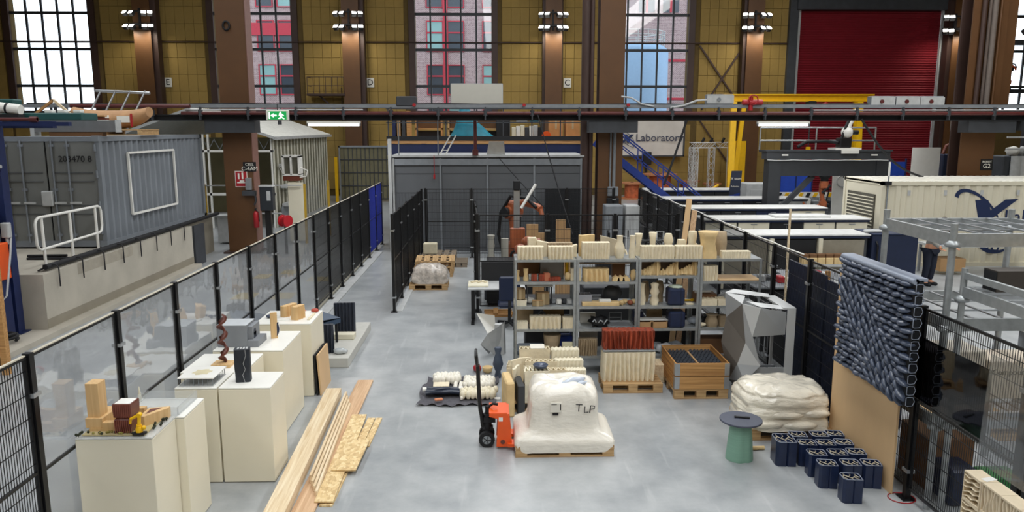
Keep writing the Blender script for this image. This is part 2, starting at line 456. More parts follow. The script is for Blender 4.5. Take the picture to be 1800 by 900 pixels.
def window(i, a, b):
    r = STR('window_%d' % i, None, None, ((a + b) / 2, WY, WZ0)); h = WZ1 - WZ0; hw = (b - a) / 2
    f = MB()
    for sx in (-1, 1):
        f.box(sx * hw - (.06 if sx < 0 else -.02), -.05, 0, sx * hw + (.06 if sx > 0 else -.02) , .35, h)
        P('jamb', MB().box(min(sx * hw, sx * (hw + .36)), -.10, -.4, max(sx * hw, sx * (hw + .36)), .045, h), DBROWN, r)
    f.box(-hw, -.06, -.1, hw, .35, .06); f.box(-hw, -.05, h - .08, hw, .3, h)
    P('frame', f, GREYFRAME, r)
    xs = [-hw + (b - a) * k / 5 for k in range(6)]; zs = [0, 1.46, 3.5, 5.47, h]
    mm = MB().box(-.045, 0, 0, .045, .12, h).mesh('mullion', GREYFRAME)
    for k in range(1, 5): OB('mullion', mm, r, (xs[k], .06, 0))
    tm = MB().box(-hw, 0, -.075, hw, .14, .075).mesh('transom', GREYFRAME)
    for z in zs[1:4]: OB('transom', tm, r, (0, .05, z))
    OB('transom', MB().box(-hw, 0, -.035, hw, .1, .035).mesh('transom', GREYFRAME), r, (0, .05, 3.88))
    pw = (b - a) / 5
    for j in range(4):
        pm = MB().box(-pw / 2, 0, 0, pw / 2, .012, zs[j + 1] - zs[j]).mesh('pane', PANE)
        for k in range(5): OB('pane', pm, r, (xs[k] + pw / 2, .12, zs[j]))
for i, (a, b) in enumerate(WINS): window(i + 1, a, b)

# steel pilasters on the back wall and their floodlights
def pilaster(x, flip):
    r = STR('pilaster', None, None, (x, WY, 0), 'brown steel pilaster standing against the ochre wall')
    P('flange', MB().box(-.52, -1.0, 0, .42, -.93, 14.5), BROWN, r)
    P('web', MB().box(-.1, -.93, 0, .1, -.1, 14.5), DBROWN, r)
    P('rear_flange', MB().box(-.55, -.12, 0, .55, .0, 14.5), DBROWN, r)
    P('duct', MB().box(.5 * flip - .16, -.75, 0, .5 * flip + .16, -.2, 14.5), DBROWN, r)
def flood(x, z, lab, y=43.2, pw=260, rows=((0, LAMP, 3), (.72, LAMP2, 2))):
    r = T('floodlight_cluster', lab, 'floodlight', (x, y, z), 0, 'floodlights on the back wall pilasters')
    P('bracket', MB().box(-.75, .16, .1, .75, .24, .2).box(-.05, .2, -.1, .05, .34, 1.0).box(-.6, .16, .8, .6, .24, .88), BLACKM, r)
    for zz, m, k in rows:
        for sx in (-1, 1):
            for q in (0, 1):
                cx = sx * (.34 + q * .34)
                h = P('lamp_head', MB().cbox(-.14, -.05, -.11, .14, .16, .11, .02), BLACKM, r, (cx, 0, zz), (-.75, 0, sx * .35))
                P('lens', MB().box(-.12, -.07, -.09, .12, -.052, .09), m, h)
    for sx in (-1, 1):
        d = bpy.data.lights.new('flood_light', 'SPOT'); d.energy = pw * .55; d.shadow_soft_size = .2; d.color = (1., .93, .78); d.spot_size = 2.6; d.spot_blend = 1
        o = bpy.data.objects.new('flood_light', d); COL.objects.link(o); o.parent = r; o.location = (sx * .45, -.25, -.12); o.rotation_euler = (.35, 0, 0)
for x, l, f in ((-19.3, 'E', 1), (-7.85, 'D', 1), (3.5, 'C', -1), (14.9, '', -1)):
    pilaster(x, f)
    nm = {'E': 'letter E', 'D': 'letter D', 'C': 'letter C', '': 'steel cross braces'}[l]
    flood(x - .1, 9.42, 'cluster of lit white floodlights on the pilaster beside the %s' % nm)
    if l:
        s = T('letter_sign', 'small white wall sign with black capital %s' % l, 'sign', (x + .78 + (.05 if l != 'E' else .0), WY - .1, 6.5))
        P('plate', MB().box(-.22, -.0, -.26, .22, .03, .26), SIGNW, s)
        P('lettering', text_mesh(l, .48), INK, s, (0, -.006, 0), FRONT)
pilaster(26.7, -1)
flood(26.2, 9.3, 'lit floodlight pair beside the red roller door edge', pw=260, rows=((0, LAMP, 2), (.75, LAMP2, 2)))
# roller shutter door
d = STR('door_1', None, None, (DX0, WY, 0))
sh = MB(); nz = 78; hgt = DZ1 - .35
for k in range(nz):
    z = k * hgt / nz
    sh.add([(0, .05, z), (DX1 - DX0, .05, z), (DX1 - DX0, -.02, z + .07), (0, -.02, z + .07), (DX1 - DX0, .05, z + hgt / nz), (0, .05, z + hgt / nz)], [(0, 1, 2, 3), (3, 2, 4, 5)])
P('shutter_curtain', sh, DOORRED, d, kind='stuff')
P('shutter_box', MB().box(-.35, -.45, DZ1 - .35, DX1 - DX0 + .35, .2, DZ1 + .8), DGREY, d)
for sx, xx in ((-1, -.12), (1, DX1 - DX0 + .12)):
    P('guide_rail', MB().box(xx - .1, -.12, 0, xx + .1, .1, DZ1), LGREY, d)
    P('jamb', MB().box(xx + sx * .35 - .25, -.3, 0, xx + sx * .35 + .25, .1, DZ1 + .5), DGREY, d)
# hall enclosure that the camera does not look at
STR('wall_left', MB().box(-36.4, -20, 0, -36, 45, 15), YBLOCK)
STR('wall_right', MB().box(36, -20, 0, 36.4, 45, 15), YBLOCK)
STR('wall_front', MB().box(-36, -20.4, 0, 36, -20, 15), YBLOCK)
c = MB(); x = -36
for a in (-12., 1., 14.):
    c.box(x, -20, 15, a - 1.9, 45, 15.3); x = a + 1.9
    c.box(a - 1.9, -20, 15, a + 1.9, -16.5, 15.3); c.box(a - 1.9, 36.5, 15, a + 1.9, 45, 15.3)
c.box(x, -20, 15, 36, 45, 15.3)
STR('ceiling', c, DBROWN)

# ---------------------------------------------------------------- view outside the windows
def facade(name, lab, x0, x1, y, z0, z1, px, pz, off=0, zoff=0):
    r = T(name, lab, 'building', ((x0 + x1) / 2, y, 0)); cx = (x0 + x1) / 2
    P('brick_wall', MB().box(x0 - cx, 0, z0, x1 - cx, 6, z1), BRICK, r)
    wm = MB().box(-.75, -.06, 0, .75, .05, pz * .66).mesh('window', M('far_window_dark', '39424d', .2, var=.3, scale=.5))
    wm2 = MB().box(-.75, -.06, 0, .75, .05, pz * .66).mesh('window', M('far_window_teal', '7fa5a5', .25, var=.1, scale=.5))
    fm = MB().box(-.86, -.1, -.10, .86, .0, 0).box(-.86, -.1, pz * .66, .86, 0, pz * .66 + .1).box(-.86, -.1, 0, -.75, 0, pz * .66).box(.75, -.1, 0, .86, 0, pz * .66).box(-.75, -.1, pz * .40, .75, 0, pz * .40 + .14).mesh('window_surround', M('far_red_frame', 'a8283c', .5))
    pil = M('far_red_pier', 'ae2a3d', .5)
    i = 0; xx = x0 + px / 2 + off
    while xx < x1 - 1:
        k = 0; z = z0 + zoff
        while z < z1 - pz * .7:
            for s in (-1, 1):
                wdw = OB('window', wm2 if (i * 7 + k * 3 + s) % 4 == 0 else wm, r, (xx - cx + s * 1.05, 0, z))
                OB('window_surround', fm, wdw, (0, -.02, 0))
            k += 1; z += pz
        if i % 2 == 0: P('red_pier', MB().box(xx - cx - .22, -.2, z0, xx - cx + .22, .0, z1), pil, r)
        i += 1; xx += px
    P('red_band', MB().box(x0 - cx, -.16, 13.0, x0 + 9.5 - cx, 0, 14.2), pil, r)
    return r
facade('brick_building', 'pink brick building with red framed windows seen through the hall windows', -29.5, 3.2, 78, 0, 34, 5.6, 4.25, -.4, -1.2)
r = T('brick_building', 'plain brick building with red bands beyond the blue tower', 'building', (19, 74, 0))
P('brick_wall', MB().box(-5.3, 0, 0, 12, 6, 34), BRICK, r)
for z in (6.6, 10.2, 14.4): P('red_band', MB().box(-5.3, -.06, z, 12, .0, z + .22), M('far_red_frame', 'a8283c'), r)
for k in range(7):
    q = OB('window', MB().box(-.75, -.06, 0, .75, .05, 2.2).mesh('window', M('far_window_dark', '39424d')), r, (-4.3 + k * 2.3, 0, 14.75))
    P('window_surround', MB().box(-.1, -.1, 0, .1, 0, 2.2), M('far_red_pier', 'ae2a3d'), q)
r = T('silo_tower', 'pale blue round silo with a railed top outside the window', 'silo', (11.2, 62, 0))
P('shell', MB().lathe([(2.9, 0), (2.9, 10.0), (2.5, 10.35), (.4, 10.6)], 24), M('silo_blue', '86a6c6', .6, var=.04), r)
rl = MB()
for k in range(20):
    t = 2 * PI * k / 20; rl.cyl((2.6 * math.cos(t), 2.6 * math.sin(t), 10.3), (2.6 * math.cos(t), 2.6 * math.sin(t), 11.4), .04, 5)
for z in (10.7, 11.05, 11.4): rl.tube([(2.6 * math.cos(2 * PI * k / 20), 2.6 * math.sin(2 * PI * k / 20), z) for k in range(21)], .04, 5)
P('top_railing', rl, LGREY, r)
STR('ground_outside', MB().box(-90, 45.1, -.35, 90, 130, -.05), M('asphalt', '7d7b78', .9), label='grey street surface outside the hall')

# ---------------------------------------------------------------- free standing columns
def hcol(x, w, lab, y=24.2):
    r = STR('column', None, None, (x, y, 0), lab)
    P('flange', MB().box(-w / 2, -.32, 0, w / 2, -.26, 14.5), BROWN, r)
    P('web', MB().box(-.05, -.26, 0, .05, .26, 14.5), DBROWN, r)
    P('rear_flange', MB().box(-w / 2, .26, 0, w / 2, .32, 14.5), DBROWN, r)
    P('base_plate', MB().box(-w / 2 - .15, -.45, 0, w / 2 + .15, .45, .05), DBROWN, r)
    return r
cl = hcol(-7.97, .88, 'brown steel column carrying the red fire sign')
P('side_channel', MB().box(.40, -.30, 0, .46, .28, 14.5), M('mauve_brown_steel', '7e5a50', .5), cl)
P('lifting_eye', MB().tube([(-.1 + .1 * math.cos(t), -.36, 7.0 + .13 * math.sin(t)) for t in [2 * PI * k / 10 for k in range(11)]], .03, 6), BLACKM, cl)
cm = hcol(3.72, .78, 'brown steel column beside the round pipe')
P('side_pipe', MB().cyl((-.62, -.3, 0), (-.62, -.3, 14.5), .06, 8), DBROWN, cm)
P('conduit', MB().cyl((.12, -.36, 1.8), (.12, -.36, 4.2), .05, 8).cyl((-.0, -.36, 1.8), (-.0, -.36, 4.2), .03, 6), GREY, cm)
P('switch_box', MB().cbox(-.1, -.5, .9, .28, -.33, 1.75, .02), BLACKM, cm)
P('junction_box', MB().cbox(-.08, -.46, 1.8, .26, -.33, 2.1, .02), GREY, cm)
cr = hcol(15.5, 1.1, 'brown steel column with tall pipe bundle behind the white container')
for k, (dx, rr) in enumerate(((-.28, .07), (-.1, .05), (.05, .09), (.25, .04))):
    P('riser_pipe', MB().cyl((dx, -.42, 4.62), (dx, -.42, 14.5), rr, 8), (DBROWN, M('brown_grey_pipe', '5c5049', .6), M('grey_brown_pipe', '6d635c', .6), BROWN)[k], cr)
P('wing_plate', MB().box(.6, -.1, 4.6, 1.0, .0, 14.5), BROWN, cr)
STR('round_column', MB().cyl((2.95, 24.1, 0), (2.95, 24.1, 14.5), .165, 16), DBROWN, label='round brown steel pipe column beside the grey booth')
STR('round_column', MB().cyl((25.75, 35.0, 0), (25.75, 35.0, 14.5), .3, 16), LGREY, label='pale grey round column near the far window')
# column signs
s = T('column_sign', 'small black sign with white letters above the red fire sign', 'sign', (-7.62, 23.86, 2.74))
P('plate', MB().box(-.2, 0, -.15, .2, .015, .15), INK, s)
P('lettering', text_mesh('CELL', .12, mat=SIGNW), None, s, (0, -.005, .07), FRONT); P('lettering', text_mesh('C-4AM', .17, mat=SIGNW), None, s, (0, -.005, -.06), FRONT)
s = T('fire_sign', 'red fire equipment sign with white pictograms on brown column', 'sign', (-7.9, 23.86, 2.36))
P('plate', MB().box(-.17, 0, -.23, .17, .012, .23), RED, s)
P('border', MB().box(-.19, .004, -.25, .19, .015, .25), SIGNW, s)
P('pictogram', MB().box(-.1, -.006, .0, -.05, 0, .18).box(.02, -.006, .0, .07, 0, .2).box(-.13, -.006, -.13, .13, 0, -.09).box(-.05, -.006, -.09, .09, 0, -.04), SIGNW, s)
s = T('column_sign', 'black sign lettered G2 on brown column behind white container', 'sign', (15.85, 23.86, 2.78))
P('plate', MB().box(-.2, 0, -.17, .2, .015, .17), INK, s)
P('lettering', text_mesh('ROBOT', .09, mat=SIGNW), None, s, (0, -.005, .09), FRONT); P('lettering', text_mesh('G2', .2, mat=SIGNW), None, s, (0, -.005, -.05), FRONT)
s = T('column_sign', 'white sign lettered 13 beside the red roller door', 'sign', (26.9, 43.3, 4.2))
P('plate', MB().box(-.5, 0, -.45, .5, .03, .45), SIGNW, s)
P('lettering', text_mesh('13', .8), None, s, (0, -.006, 0), FRONT)
# control boxes on the fire column
s = T('control_box', 'small grey control box on brown column below black sign', 'control box', (-7.65, 23.8, 1.9))
P('body', MB().cbox(-.09, -.08, .12, .08, .07, .5, .01), LSTEEL, s); P('bracket', MB().box(-.2, -.1, -.05, .2, .08, .1), DGREY, s); P('hook', MB().tube([(.18, -.05, .02), (.22, -.08, -.2), (.16, -.08, -.35)], .03, 6), DGREY, s)
# maintenance landing on the back wall
s = T('wall_landing', 'rusty steel wall landing with railing beside the letter D', 'landing', (-9.4, 43.9, 5.8))
P('deck', MB().box(-1.05, -.5, -.08, 1.1, .5, .04), DBROWN, s)
rl = MB()
for k in range(7):
    xx = -1.0 + k * .34; rl.cyl((xx, -.45, 0), (xx, -.45, .95), .02, 5)
for z in (.48, .95): rl.cyl((-1.0, -.45, z), (1.05, -.45, z), .02, 5); rl.cyl((-1.0, -.45, z), (-1.0, .5, z), .02, 5)
P('railing', rl, DBROWN, s)
P('brace', MB().beam((-.45, 0, -.05), (.55, .3, -1.0), .14, .1), DBROWN, s)
P('ladder', MB().cyl((1.15, .1, -1.6), (1.15, .1, 2.1), .03, 5).cyl((.8, .1, -1.6), (.8, .1, .4), .03, 5), DBROWN, s)

# ---------------------------------------------------------------- overhead services bridge
BY = 23.3
b = STR('service_beam', None, None, (0, BY, 4.16), 'overhead dark girder carrying pipes and cable trays across the hall')
P('girder', MB().box(-14, -.1, 0, 18.6, .12, .035).box(-14, -.02, .03, 18.6, .02, .16).box(-14, -.1, .15, 18.6, .12, .18), BLACKM, b)
P('red_pipe', MB().cyl((-9.3, -.2, .22), (18.4, -.2, .22), .055, 10), DRED, b)
P('red_pipe', MB().cyl((-12.5, -.3, .42), (-9.0, -.3, .42), .06, 8), DRED, b)
P('white_conduit', MB().cyl((-9.2, -.16, .315), (-3.9, -.16, .315), .03, 6).cyl((9.8, -.16, .31), (16.6, -.16, .315), .03, 6), LGREY, b)
P('cable_tray', MB().box(-14, -.16, .38, 17.0, .2, .40).box(-14, -.17, .38, 17.0, -.15, .48).box(-14, .18, .38, 17.0, .2, .48), GREY, b)
tr = MB()
for k in range(5):
    pts = [(-14 + i * .6, -.1 + .05 * k + .02 * math.sin(i * .9 + k), .43 + .03 * math.sin(i * .6 + k * 2) + .012 * k) for i in range(52)]
    tr.tube(pts, .022, 5)
P('cable', tr, BLACKM, b)
cl_ = MB()
for k in range(22):
    xx = -13 + k * 1.42; cl_.box(xx - .02, -.27, .02, xx + .02, -.14, .4); cl_.cyl((xx, -.2, .14), (xx, -.2, .30), .07, 8)
P('pipe_clamp', cl_, DGREY, b, kind='stuff')
for xx in (-7.95, 3.7, 15.5): P('bearing_bracket', MB().box(xx - .75, -.05, -.36, xx + .75, .5, -.0), DGREY, b)
P('bearing_bracket', MB().box(16.4, -.4, -.3, 18.0, .4, .0), DGREY, b)
P('red_pipe', MB().tube([(18.3, -.3, .3), (17.2, -.3, .3), (17.0, -.3, .42), (17.0, -.3, .62), (17.2, -.3, .72), (18.5, -.3, .72)], .07, 8), DRED, b)
for k, (xx, zz, wd) in enumerate(((6.93, .47, .8), (11.95, .42, .72), (12.72, .42, .72), (13.48, .42, .72))):
    j = P('junction_box', MB().cbox(xx - wd / 2, -.15, zz, xx + wd / 2, .15, zz + .32, .02), GREY, b)
    P('lid', MB().box(xx - wd / 2 - .01, -.165, zz + .05, xx + wd / 2 + .01, -.15, zz + .29), LGREY, j)
    P('switch', MB().cyl((xx - .05, -.2, zz + .16), (xx - .05, -.15, zz + .16), .06, 10), DRED if k else GREY, j)
P('white_hose', MB().tube([(6.5, -.15, .62), (6.2, -.2, .6), (5.8, -.2, .45), (5.4, -.2, .38)], .035, 6).tube([(3.9, -.15, .72), (4.2, -.2, .68), (4.5, -.2, .5), (4.9, -.2, .42)], .03, 6), LGREY, b)
v = P('valve', MB().cyl((7.85, -.2, .3), (7.85, -.2, .72), .07, 8).cyl((7.6, -.2, .55), (8.2, -.2, .55), .08, 8), RED, b)
P('hand_wheel', MB().tube([(7.9 + .14 * math.cos(t), -.28, .62 + .14 * math.sin(t)) for t in [2 * PI * k / 12 for k in range(13)]], .02, 5), RED, v)
for xx in (-2.35, .95, 4.1): P('red_cap', MB().cyl((xx, -.32, .46), (xx, -.2, .46), .05, 8), RED, b)
P('motor_box', MB().cbox(-2.9, -.2, .42, -2.3, .15, .72, .03), DGREY, b)
s = T('white_board', 'plain grey white board standing on the service beam', 'board', (-.48, 23.5, 4.56))
P('sheet', MB().box(-.78, 0, 0, .78, .03, .7), M('board_white', 'c4c2b8', .5, var=.02), s); P('edge_frame', MB().box(-.8, .005, -.02, -.78, .04, .72).box(.78, .005, -.02, .8, .04, .72).box(-.8, .005, .7, .8, .04, .72), LGREY, s)
s = T('exit_sign', 'green emergency exit sign with arrow and running figure', 'sign', (-6.42, 22.95, 4.16))
P('housing', MB().cbox(-.34, .01, .0, .34, .09, .3, .02), SIGNW, s)
P('face', MB().box(-.27, 0, .03, .27, .012, .27), EXITG, s)
P('arrow', MB().prism([(-.20, .15), (-.11, .21), (-.11, .17), (-.02, .17), (-.02, .13), (-.11, .13), (-.11, .09)], -.006, 0, 'y'), EXITW, s)
P('running_figure', MB().cyl((.10, -.006, .235), (.10, 0, .235), .024, 8).prism([(.06, .22), (.14, .2), (.2, .15), (.18, .13), (.13, .16), (.14, .11), (.19, .07), (.22, .05), (.19, .04), (.12, .08), (.08, .05), (.03, .05), (.03, .07), (.08, .1), (.08, .15), (.04, .13)], -.006, 0, 'y').box(-.25, -.006, .05, -.215, 0, .25), EXITW, s)
P('hanger', MB().cyl((0, .05, .3), (0, .05, .5), .015, 5), DGREY, s)
P('camera_pod', MB().cyl((.05, .05, -.12), (.05, .05, 0), .06, 8), DGREY, s)
for xx, lab in ((-4.79, 'lit fluorescent batten under the service beam near the exit sign'), (8.9, 'lit fluorescent batten under the service beam near the yellow gantry')):
    s = T('tube_lamp', lab, 'lamp', (xx, 23.15, 4.03))
    P('tube', MB().cyl((-.76, 0, 0), (.76, 0, 0), .035, 10), TUBE, s)
    P('housing', MB().box(-.8, -.07, .04, .8, .07, .11), SIGNW, s)
    P('end_cap', MB().box(-.8, -.04, -.03, -.76, .04, .05).box(.76, -.04, -.03, .8, .04, .05), GREY, s)
    d = bpy.data.lights.new('tube_light', 'AREA'); d.shape = 'RECTANGLE'; d.size = 1.5; d.size_y = .08; d.energy = 60
    o = bpy.data.objects.new('tube_light', d); COL.objects.link(o); o.parent = s; o.location = (0, 0, -.05)
# hanging cables
def cable(pts, r, lab, m=BLACKM):
    S('hanging_cable', MB().tube(pts, r, 6), m, lab, 'cable')
def sag(a, b, k, n=12):
    a, b = Vector(a), Vector(b)
    return [tuple(a.lerp(b, i / n) + Vector((0, 0, -k * math.sin(PI * i / n)))) for i in range(n + 1)]
cable(sag((1.35, 23.1, 4.4), (2.3, 21.5, .9), .1), .02, 'black cable hanging from service beam in front of grey booth')
cable(sag((5.95, 23.22, 4.2), (5.25, 23.0, 2.2), .05), .035, 'thick black cable hanging beside the white cloth banner')
cable(sag((11.25, 23.0, 4.2), (13.2, 22.8, 2.45), .35), .035, 'black hose hanging down in front of red roller door')
cable(sag((17.0, 23.0, 4.3), (16.85, 23.2, 2.2), .02), .03, 'black cable hanging beside the column lettered G2')
cable(sag((.2, 23.8, 3.0), (1.6, 22.9, 1.5), .02), .012, 'thin dark cable slanting across the grey booth front')

# ================================================================ MACHINE-GUARD FENCES
FH = 2.14
def wires(L, z0, z1, pitch=.032, hp=.2, t=.0035):
    m = MB(); n = int(L / pitch)
    for k in range(n + 1):
        x = -L / 2 + k * L / n; m.beam((x, 0, z0), (x, 0, z1), t)
    k = 0; z = z0 + .06
    while z < z1:
        m.beam((-L / 2, .005, z), (L / 2, .005, z), t * 1.3); z += hp
    return m
def panel_frame(L, z0, z1, mid=None):
    m = MB(); t = .024
    for z in (z0, z1): m.box(-L / 2, -t / 2, z - t / 2, L / 2, t / 2, z + t / 2)
    for x in (-L / 2, L / 2): m.box(x - t / 2, -t / 2, z0, x + t / 2, t / 2, z1)
    if mid: m.box(-L / 2, -t / 2, mid - t / 2, L / 2, t / 2, mid + t / 2)
    return m
_wc = {}
def fence(lab, a, b, posts, kinds, fmat=BLACK, top=None, wt=.005):
    """run from a to b; posts = distances along the run; kinds[i] fills the span between post i and i+1"""
    a, b = Vector(a), Vector(b); d = (b - a); ang = math.atan2(d.y, d.x)
    r = T('mesh_fence', lab, 'fence', a, ang)
    pm = MB().box(-.03, -.03, 0, .03, .03, FH).box(-.07, -.07, 0, .09, .07, .012).mesh('post', BLACK)
    cmh = MB().box(-.05, -.045, -.012, .055, .045, .022).mesh('clamp', LSTEEL)
    for x in posts:
        p = OB('post', pm, r, (x, 0, 0))
        for z in (.32, 1.78): OB('clamp', cmh, p, (0, 0, z))
    for i, k in enumerate(kinds):
        if not k: continue
        L = round(posts[i + 1] - posts[i] - .10, 2); c = (posts[i] + posts[i + 1]) / 2
        key = (L, k, fmat.name)
        fm = FBLUE if k == 'blue' else fmat
        if key not in _wc:
            z0 = .14
            _wc[key] = (panel_frame(L, z0, FH - .03, 1.1 if k == 'clear' else 1.12).mesh('panel_frame', fm),
                        (MB().box(-L / 2, -.003, z0, L / 2, .003, FH - .04).mesh('clear_sheet', PLEX) if k == 'clear' else wires(L, z0, FH - .03, t=wt).mesh('wire_mesh', fm)))
        f, w = _wc[key]
        p = OB('panel_frame', f, r, (c, 0, 0))
        ww = OB('clear_sheet' if k == 'clear' else 'wire_mesh', w, p)
        if k != 'clear': ww['kind'] = 'stuff'
        if top: P('top_strip', MB().box(-L / 2, -.012, FH - .018, L / 2, .012, FH - .008), top, p)
    return r
YL = [4.6, 6.0, 7.45, 8.85, 10.2, 11.6, 13.0, 14.45, 15.85, 17.28, 18.65, 20.05, 21.45, 22.9, 24.3, 25.6]
Y0 = YL[0]
fence('long black guard fence with clear sheets along the display pedestals', (-3.8, Y0, 0), (-3.8, 26, 0), [y - Y0 for y in YL],
      ['mesh'] + ['clear'] * 7 + ['mesh'] * 5 + ['blue'] * 2, top=M('edge_sheen_pale', 'c9c2b0', .5))  # pale strip paints the bright sheen along the panel tops
tr1 = STR('trim_1', MB().box(-3.93, 4.0, 0, -3.86, 23.9, .09), CREAM, label='pale timber kerb under the long guard fence')
STR('trim_2', MB().box(-3.72, 13.2, 0, -3.55, 23.9, .03), LGREY, label='light grey floor strip beside the long guard fence')
fence('freestanding black guard fence beside the stacked pallets', (-2.15, 15.95, 0), (-2.15, 23, 0), [0, 1.38, 2.78, 4.2, 5.6, 6.7], ['mesh'] * 5, wt=.006)
STR('trim_3', MB().box(-2.10, 15.95, 0, -1.98, 22.6, .02), LGREY, label='light grey floor strip beside the freestanding fence')
fence('black guard fence across the front of the grey booth', (-2.05, 22.85, 0), (4.3, 22.85, 0), [0, 1.4, 2.85, 4.3, 5.75], ['mesh'] * 4, wt=.003)
fence('black guard fence of the robot cell behind the storage racks', (-.34, 15.9, 0), (4.3, 15.9, 0), [0, 1.5, 2.95, 4.3], ['mesh'] * 3, wt=.003)
fence('black guard fence on the desk side of the robot cell', (-.34, 16.0, 0), (-.62, 22.7, 0), [.05, 1.5, 2.9], ['mesh'] * 2, wt=.003)
YR = [4.3, 5.85, 7.45, 8.85, 10.25, 11.6, 13.0, 14.4, 15.8, 17.3, 18.8, 20.1, 21.4, 22.7]
fence('long black guard fence beside the slate relief panel', (4.45, YR[0], 0), (4.45, 24, 0), [y - YR[0] for y in YR], ['mesh'] * 13, wt=.0045)
# white tube added to give the right fence top its bright sheen
S('rail_sheen_tube', MB().tube([(4.45 + .01 * math.sin(i), 10.5 + i * .42, FH + .02 - .015 * abs(math.sin(i * .95))) for i in range(29)], .011, 6), WHITE, 'white tube imitating the bright guard fence top rail beside the benches', 'cable')

# ================================================================ LEFT SIDE
# raised concrete dock
r = STR('concrete_dock', None, None, (-8.6, 14.3, 0), 'raised cast concrete dock carrying the grey shipping container')
P('block', MB().box(-5.5, 0, 0, 0, 7.2, 1.18), CONC, r)
P('dark_band', MB().box(.0, .0, .12, .004, 7.2, .30), CONCD, r)  # only a darker concrete tone along the lower face
P('patch', MB().box(.0, 1.2, .95, .004, 3.6, 1.18), M('patch_concrete', 'a39c8e', .85), r)
P('kerb', MB().box(-.5, -9, 0, .22, 7.2, .1), CONC, r)
P('rear_block', MB().box(-5.5, 7.2, 0, -.45, 10.0, 1.18), CONCD, r)
hk = MB().tube([(.05, 0, -.32), (.05, 0, .06), (.0, 0, .12), (-.25, 0, .1)], .014, 5).mesh('rebar_hook', BLACKM)
for k in range(8): OB('rebar_hook', hk, r, (0, .45 + k * .87, 1.18))
P('black_pipe', MB().cyl((-.12, .3, 1.27), (-.12, 9.6, 1.27), .055, 8), BLACKM, r)
P('thin_cable', MB().tube([(-.2, .2 + i * .5, 1.22 + .05 * abs(math.sin(i * 1.3))) for i in range(18)], .02, 5), BLACKM, r)
STR('door_2', MB().box(-9.02, 21.55, 0, -8.62, 21.6, 1.17).box(-8.62, 21.55, 0, -8.56, 22.3, 1.17), DGREY, label='grey doorway at the end of the concrete dock')
S('floor_gear', MB().cbox(-.5, -.06, 0, .5, .06, .05, .01).cyl((-.5, 0, .08), (.3, .05, .08), .03, 6), BLACKM, 'black gear lying on the dock behind the white railing', 'tool', (-9.4, 16.0, 1.18))
# white tube railing on the dock
r = T('dock_railing', 'white tubular railing standing on the concrete dock', 'railing', (-8.95, 14.8, 1.18))
def rloop(z):
    return [(0, 0, z)]
pts = [(0, .12, .38), (0, .04, .42), (0, 0, .5), (0, 0, .9), (0, .04, .98), (0, .12, 1.02), (0, 2.38, 1.02), (0, 2.46, .98), (0, 2.5, .9), (0, 2.5, .58), (0, 2.46, .46), (0, 2.38, .42), (0, .12, .38)]
P('rail_loop', MB().tube(pts, .028, 8), WHITE, r)
pmz = MB().cyl((0, 0, 0), (0, 0, 1.0), .03, 8).mesh('post', WHITE)
for y in (.22, 1.22, 2.25): OB('post', pmz, r, (0, y, 0))
# grey shipping container on the dock
r = T('shipping_container', 'grey shipping container numbered 203470 8 on the concrete dock', 'container', (-8.97, 17.5, 1.22))
CG = M('container_grey', '7d838a', .5, var=.12, scale=1.2); CGD = M('container_door_grey', '767876', .55, var=.14, scale=1.4)
sd = MB(); n = 20; L = 6.0; st = [];
for k in range(n):
    y = .05 + k * L / n; q = L / n
    for dy, dx in ((0, 0), (q * .3, 0), (q * .5, -.085), (q * .8, -.085)): st.append((dx, y + dy))
st.append((0, .05 + L))
for (x0, y0), (x1, y1) in zip(st, st[1:]): sd.add([(x0, y0, .12), (x1, y1, .12), (x1, y1, 2.42), (x0, y0, 2.42)], [(0, 1, 2, 3)])
P('side_wall', sd, CG, r)
P('frame', MB().box(-.08, -.02, 0, .02, .12, 2.53).box(-.08, 5.95, 0, .02, 6.1, 2.53).box(-.06, 0, 0, .02, 6.1, .12).box(-.06, 0, 2.42, .02, 6.1, 2.53).box(-2.44, -.02, 0, -2.36, .12, 2.53).box(-2.4, 0, 2.42, 0, .1, 2.53).box(-2.4, 0, 0, 0, .1, .14), CG, r)
P('roof', MB().box(-2.42, .05, 2.48, -.02, 6.05, 2.52), LGREY, r)
P('core', MB().box(-2.4, .3, .1, -.1, 6.0, 2.46), DGREY, r)
for s_, x0, x1 in ((0, -2.34, -1.24), (1, -1.2, -.1)):
    dd = P('door', MB().box(x0, .02, .14, x1, .06, 2.42), CGD, r)
    rc = MB()
    for z in (.75, .95, 1.5, 1.7): P('pressed_panel', MB().box(x0 + .1, .0, z, x1 - .08, .025, z + .02), M('panel_edge_grey', '55585a', .6), dd)
    for xx in ((x0 + .25, x0 + .6) if s_ == 0 else (x0 + .15, x0 + .5)):
        lr = P('lock_rod', MB().cyl((xx, -.04, .1), (xx, -.04, 2.46), .02, 6).box(xx - .05, -.05, 2.3, xx + .05, 0, 2.36).box(xx - .05, -.05, .25, xx + .05, 0, .31).box(xx - .05, -.05, 1.3, xx + .05, 0, 1.36), CG, dd)
        P('lock_handle', MB().box(xx - .02, -.075, 1.0, xx + .24, -.05, 1.05), LGREY, lr)
for x in (-.06, -2.4):
    for z in (0, 2.42): P('corner_casting', MB().box(x - .06, -.05, z, x + .09, .14, z + .13), BLACKM if 0 else CG, r)
P('container_number', text_mesh('203470 8', .2), None, r, (-.55, -.01, 2.02), FRONT)
P('lock_box', MB().cbox(-1.35, -.1, .95, -1.1, -.0, 1.3, .02), LGREY, r)
for z in (.3, .9, 1.6, 2.2): P('hinge', MB().cyl((-.07, -.04, z), (-.07, -.04, z + .16), .03, 6), CG, r)
fr = MB(); tq = .03
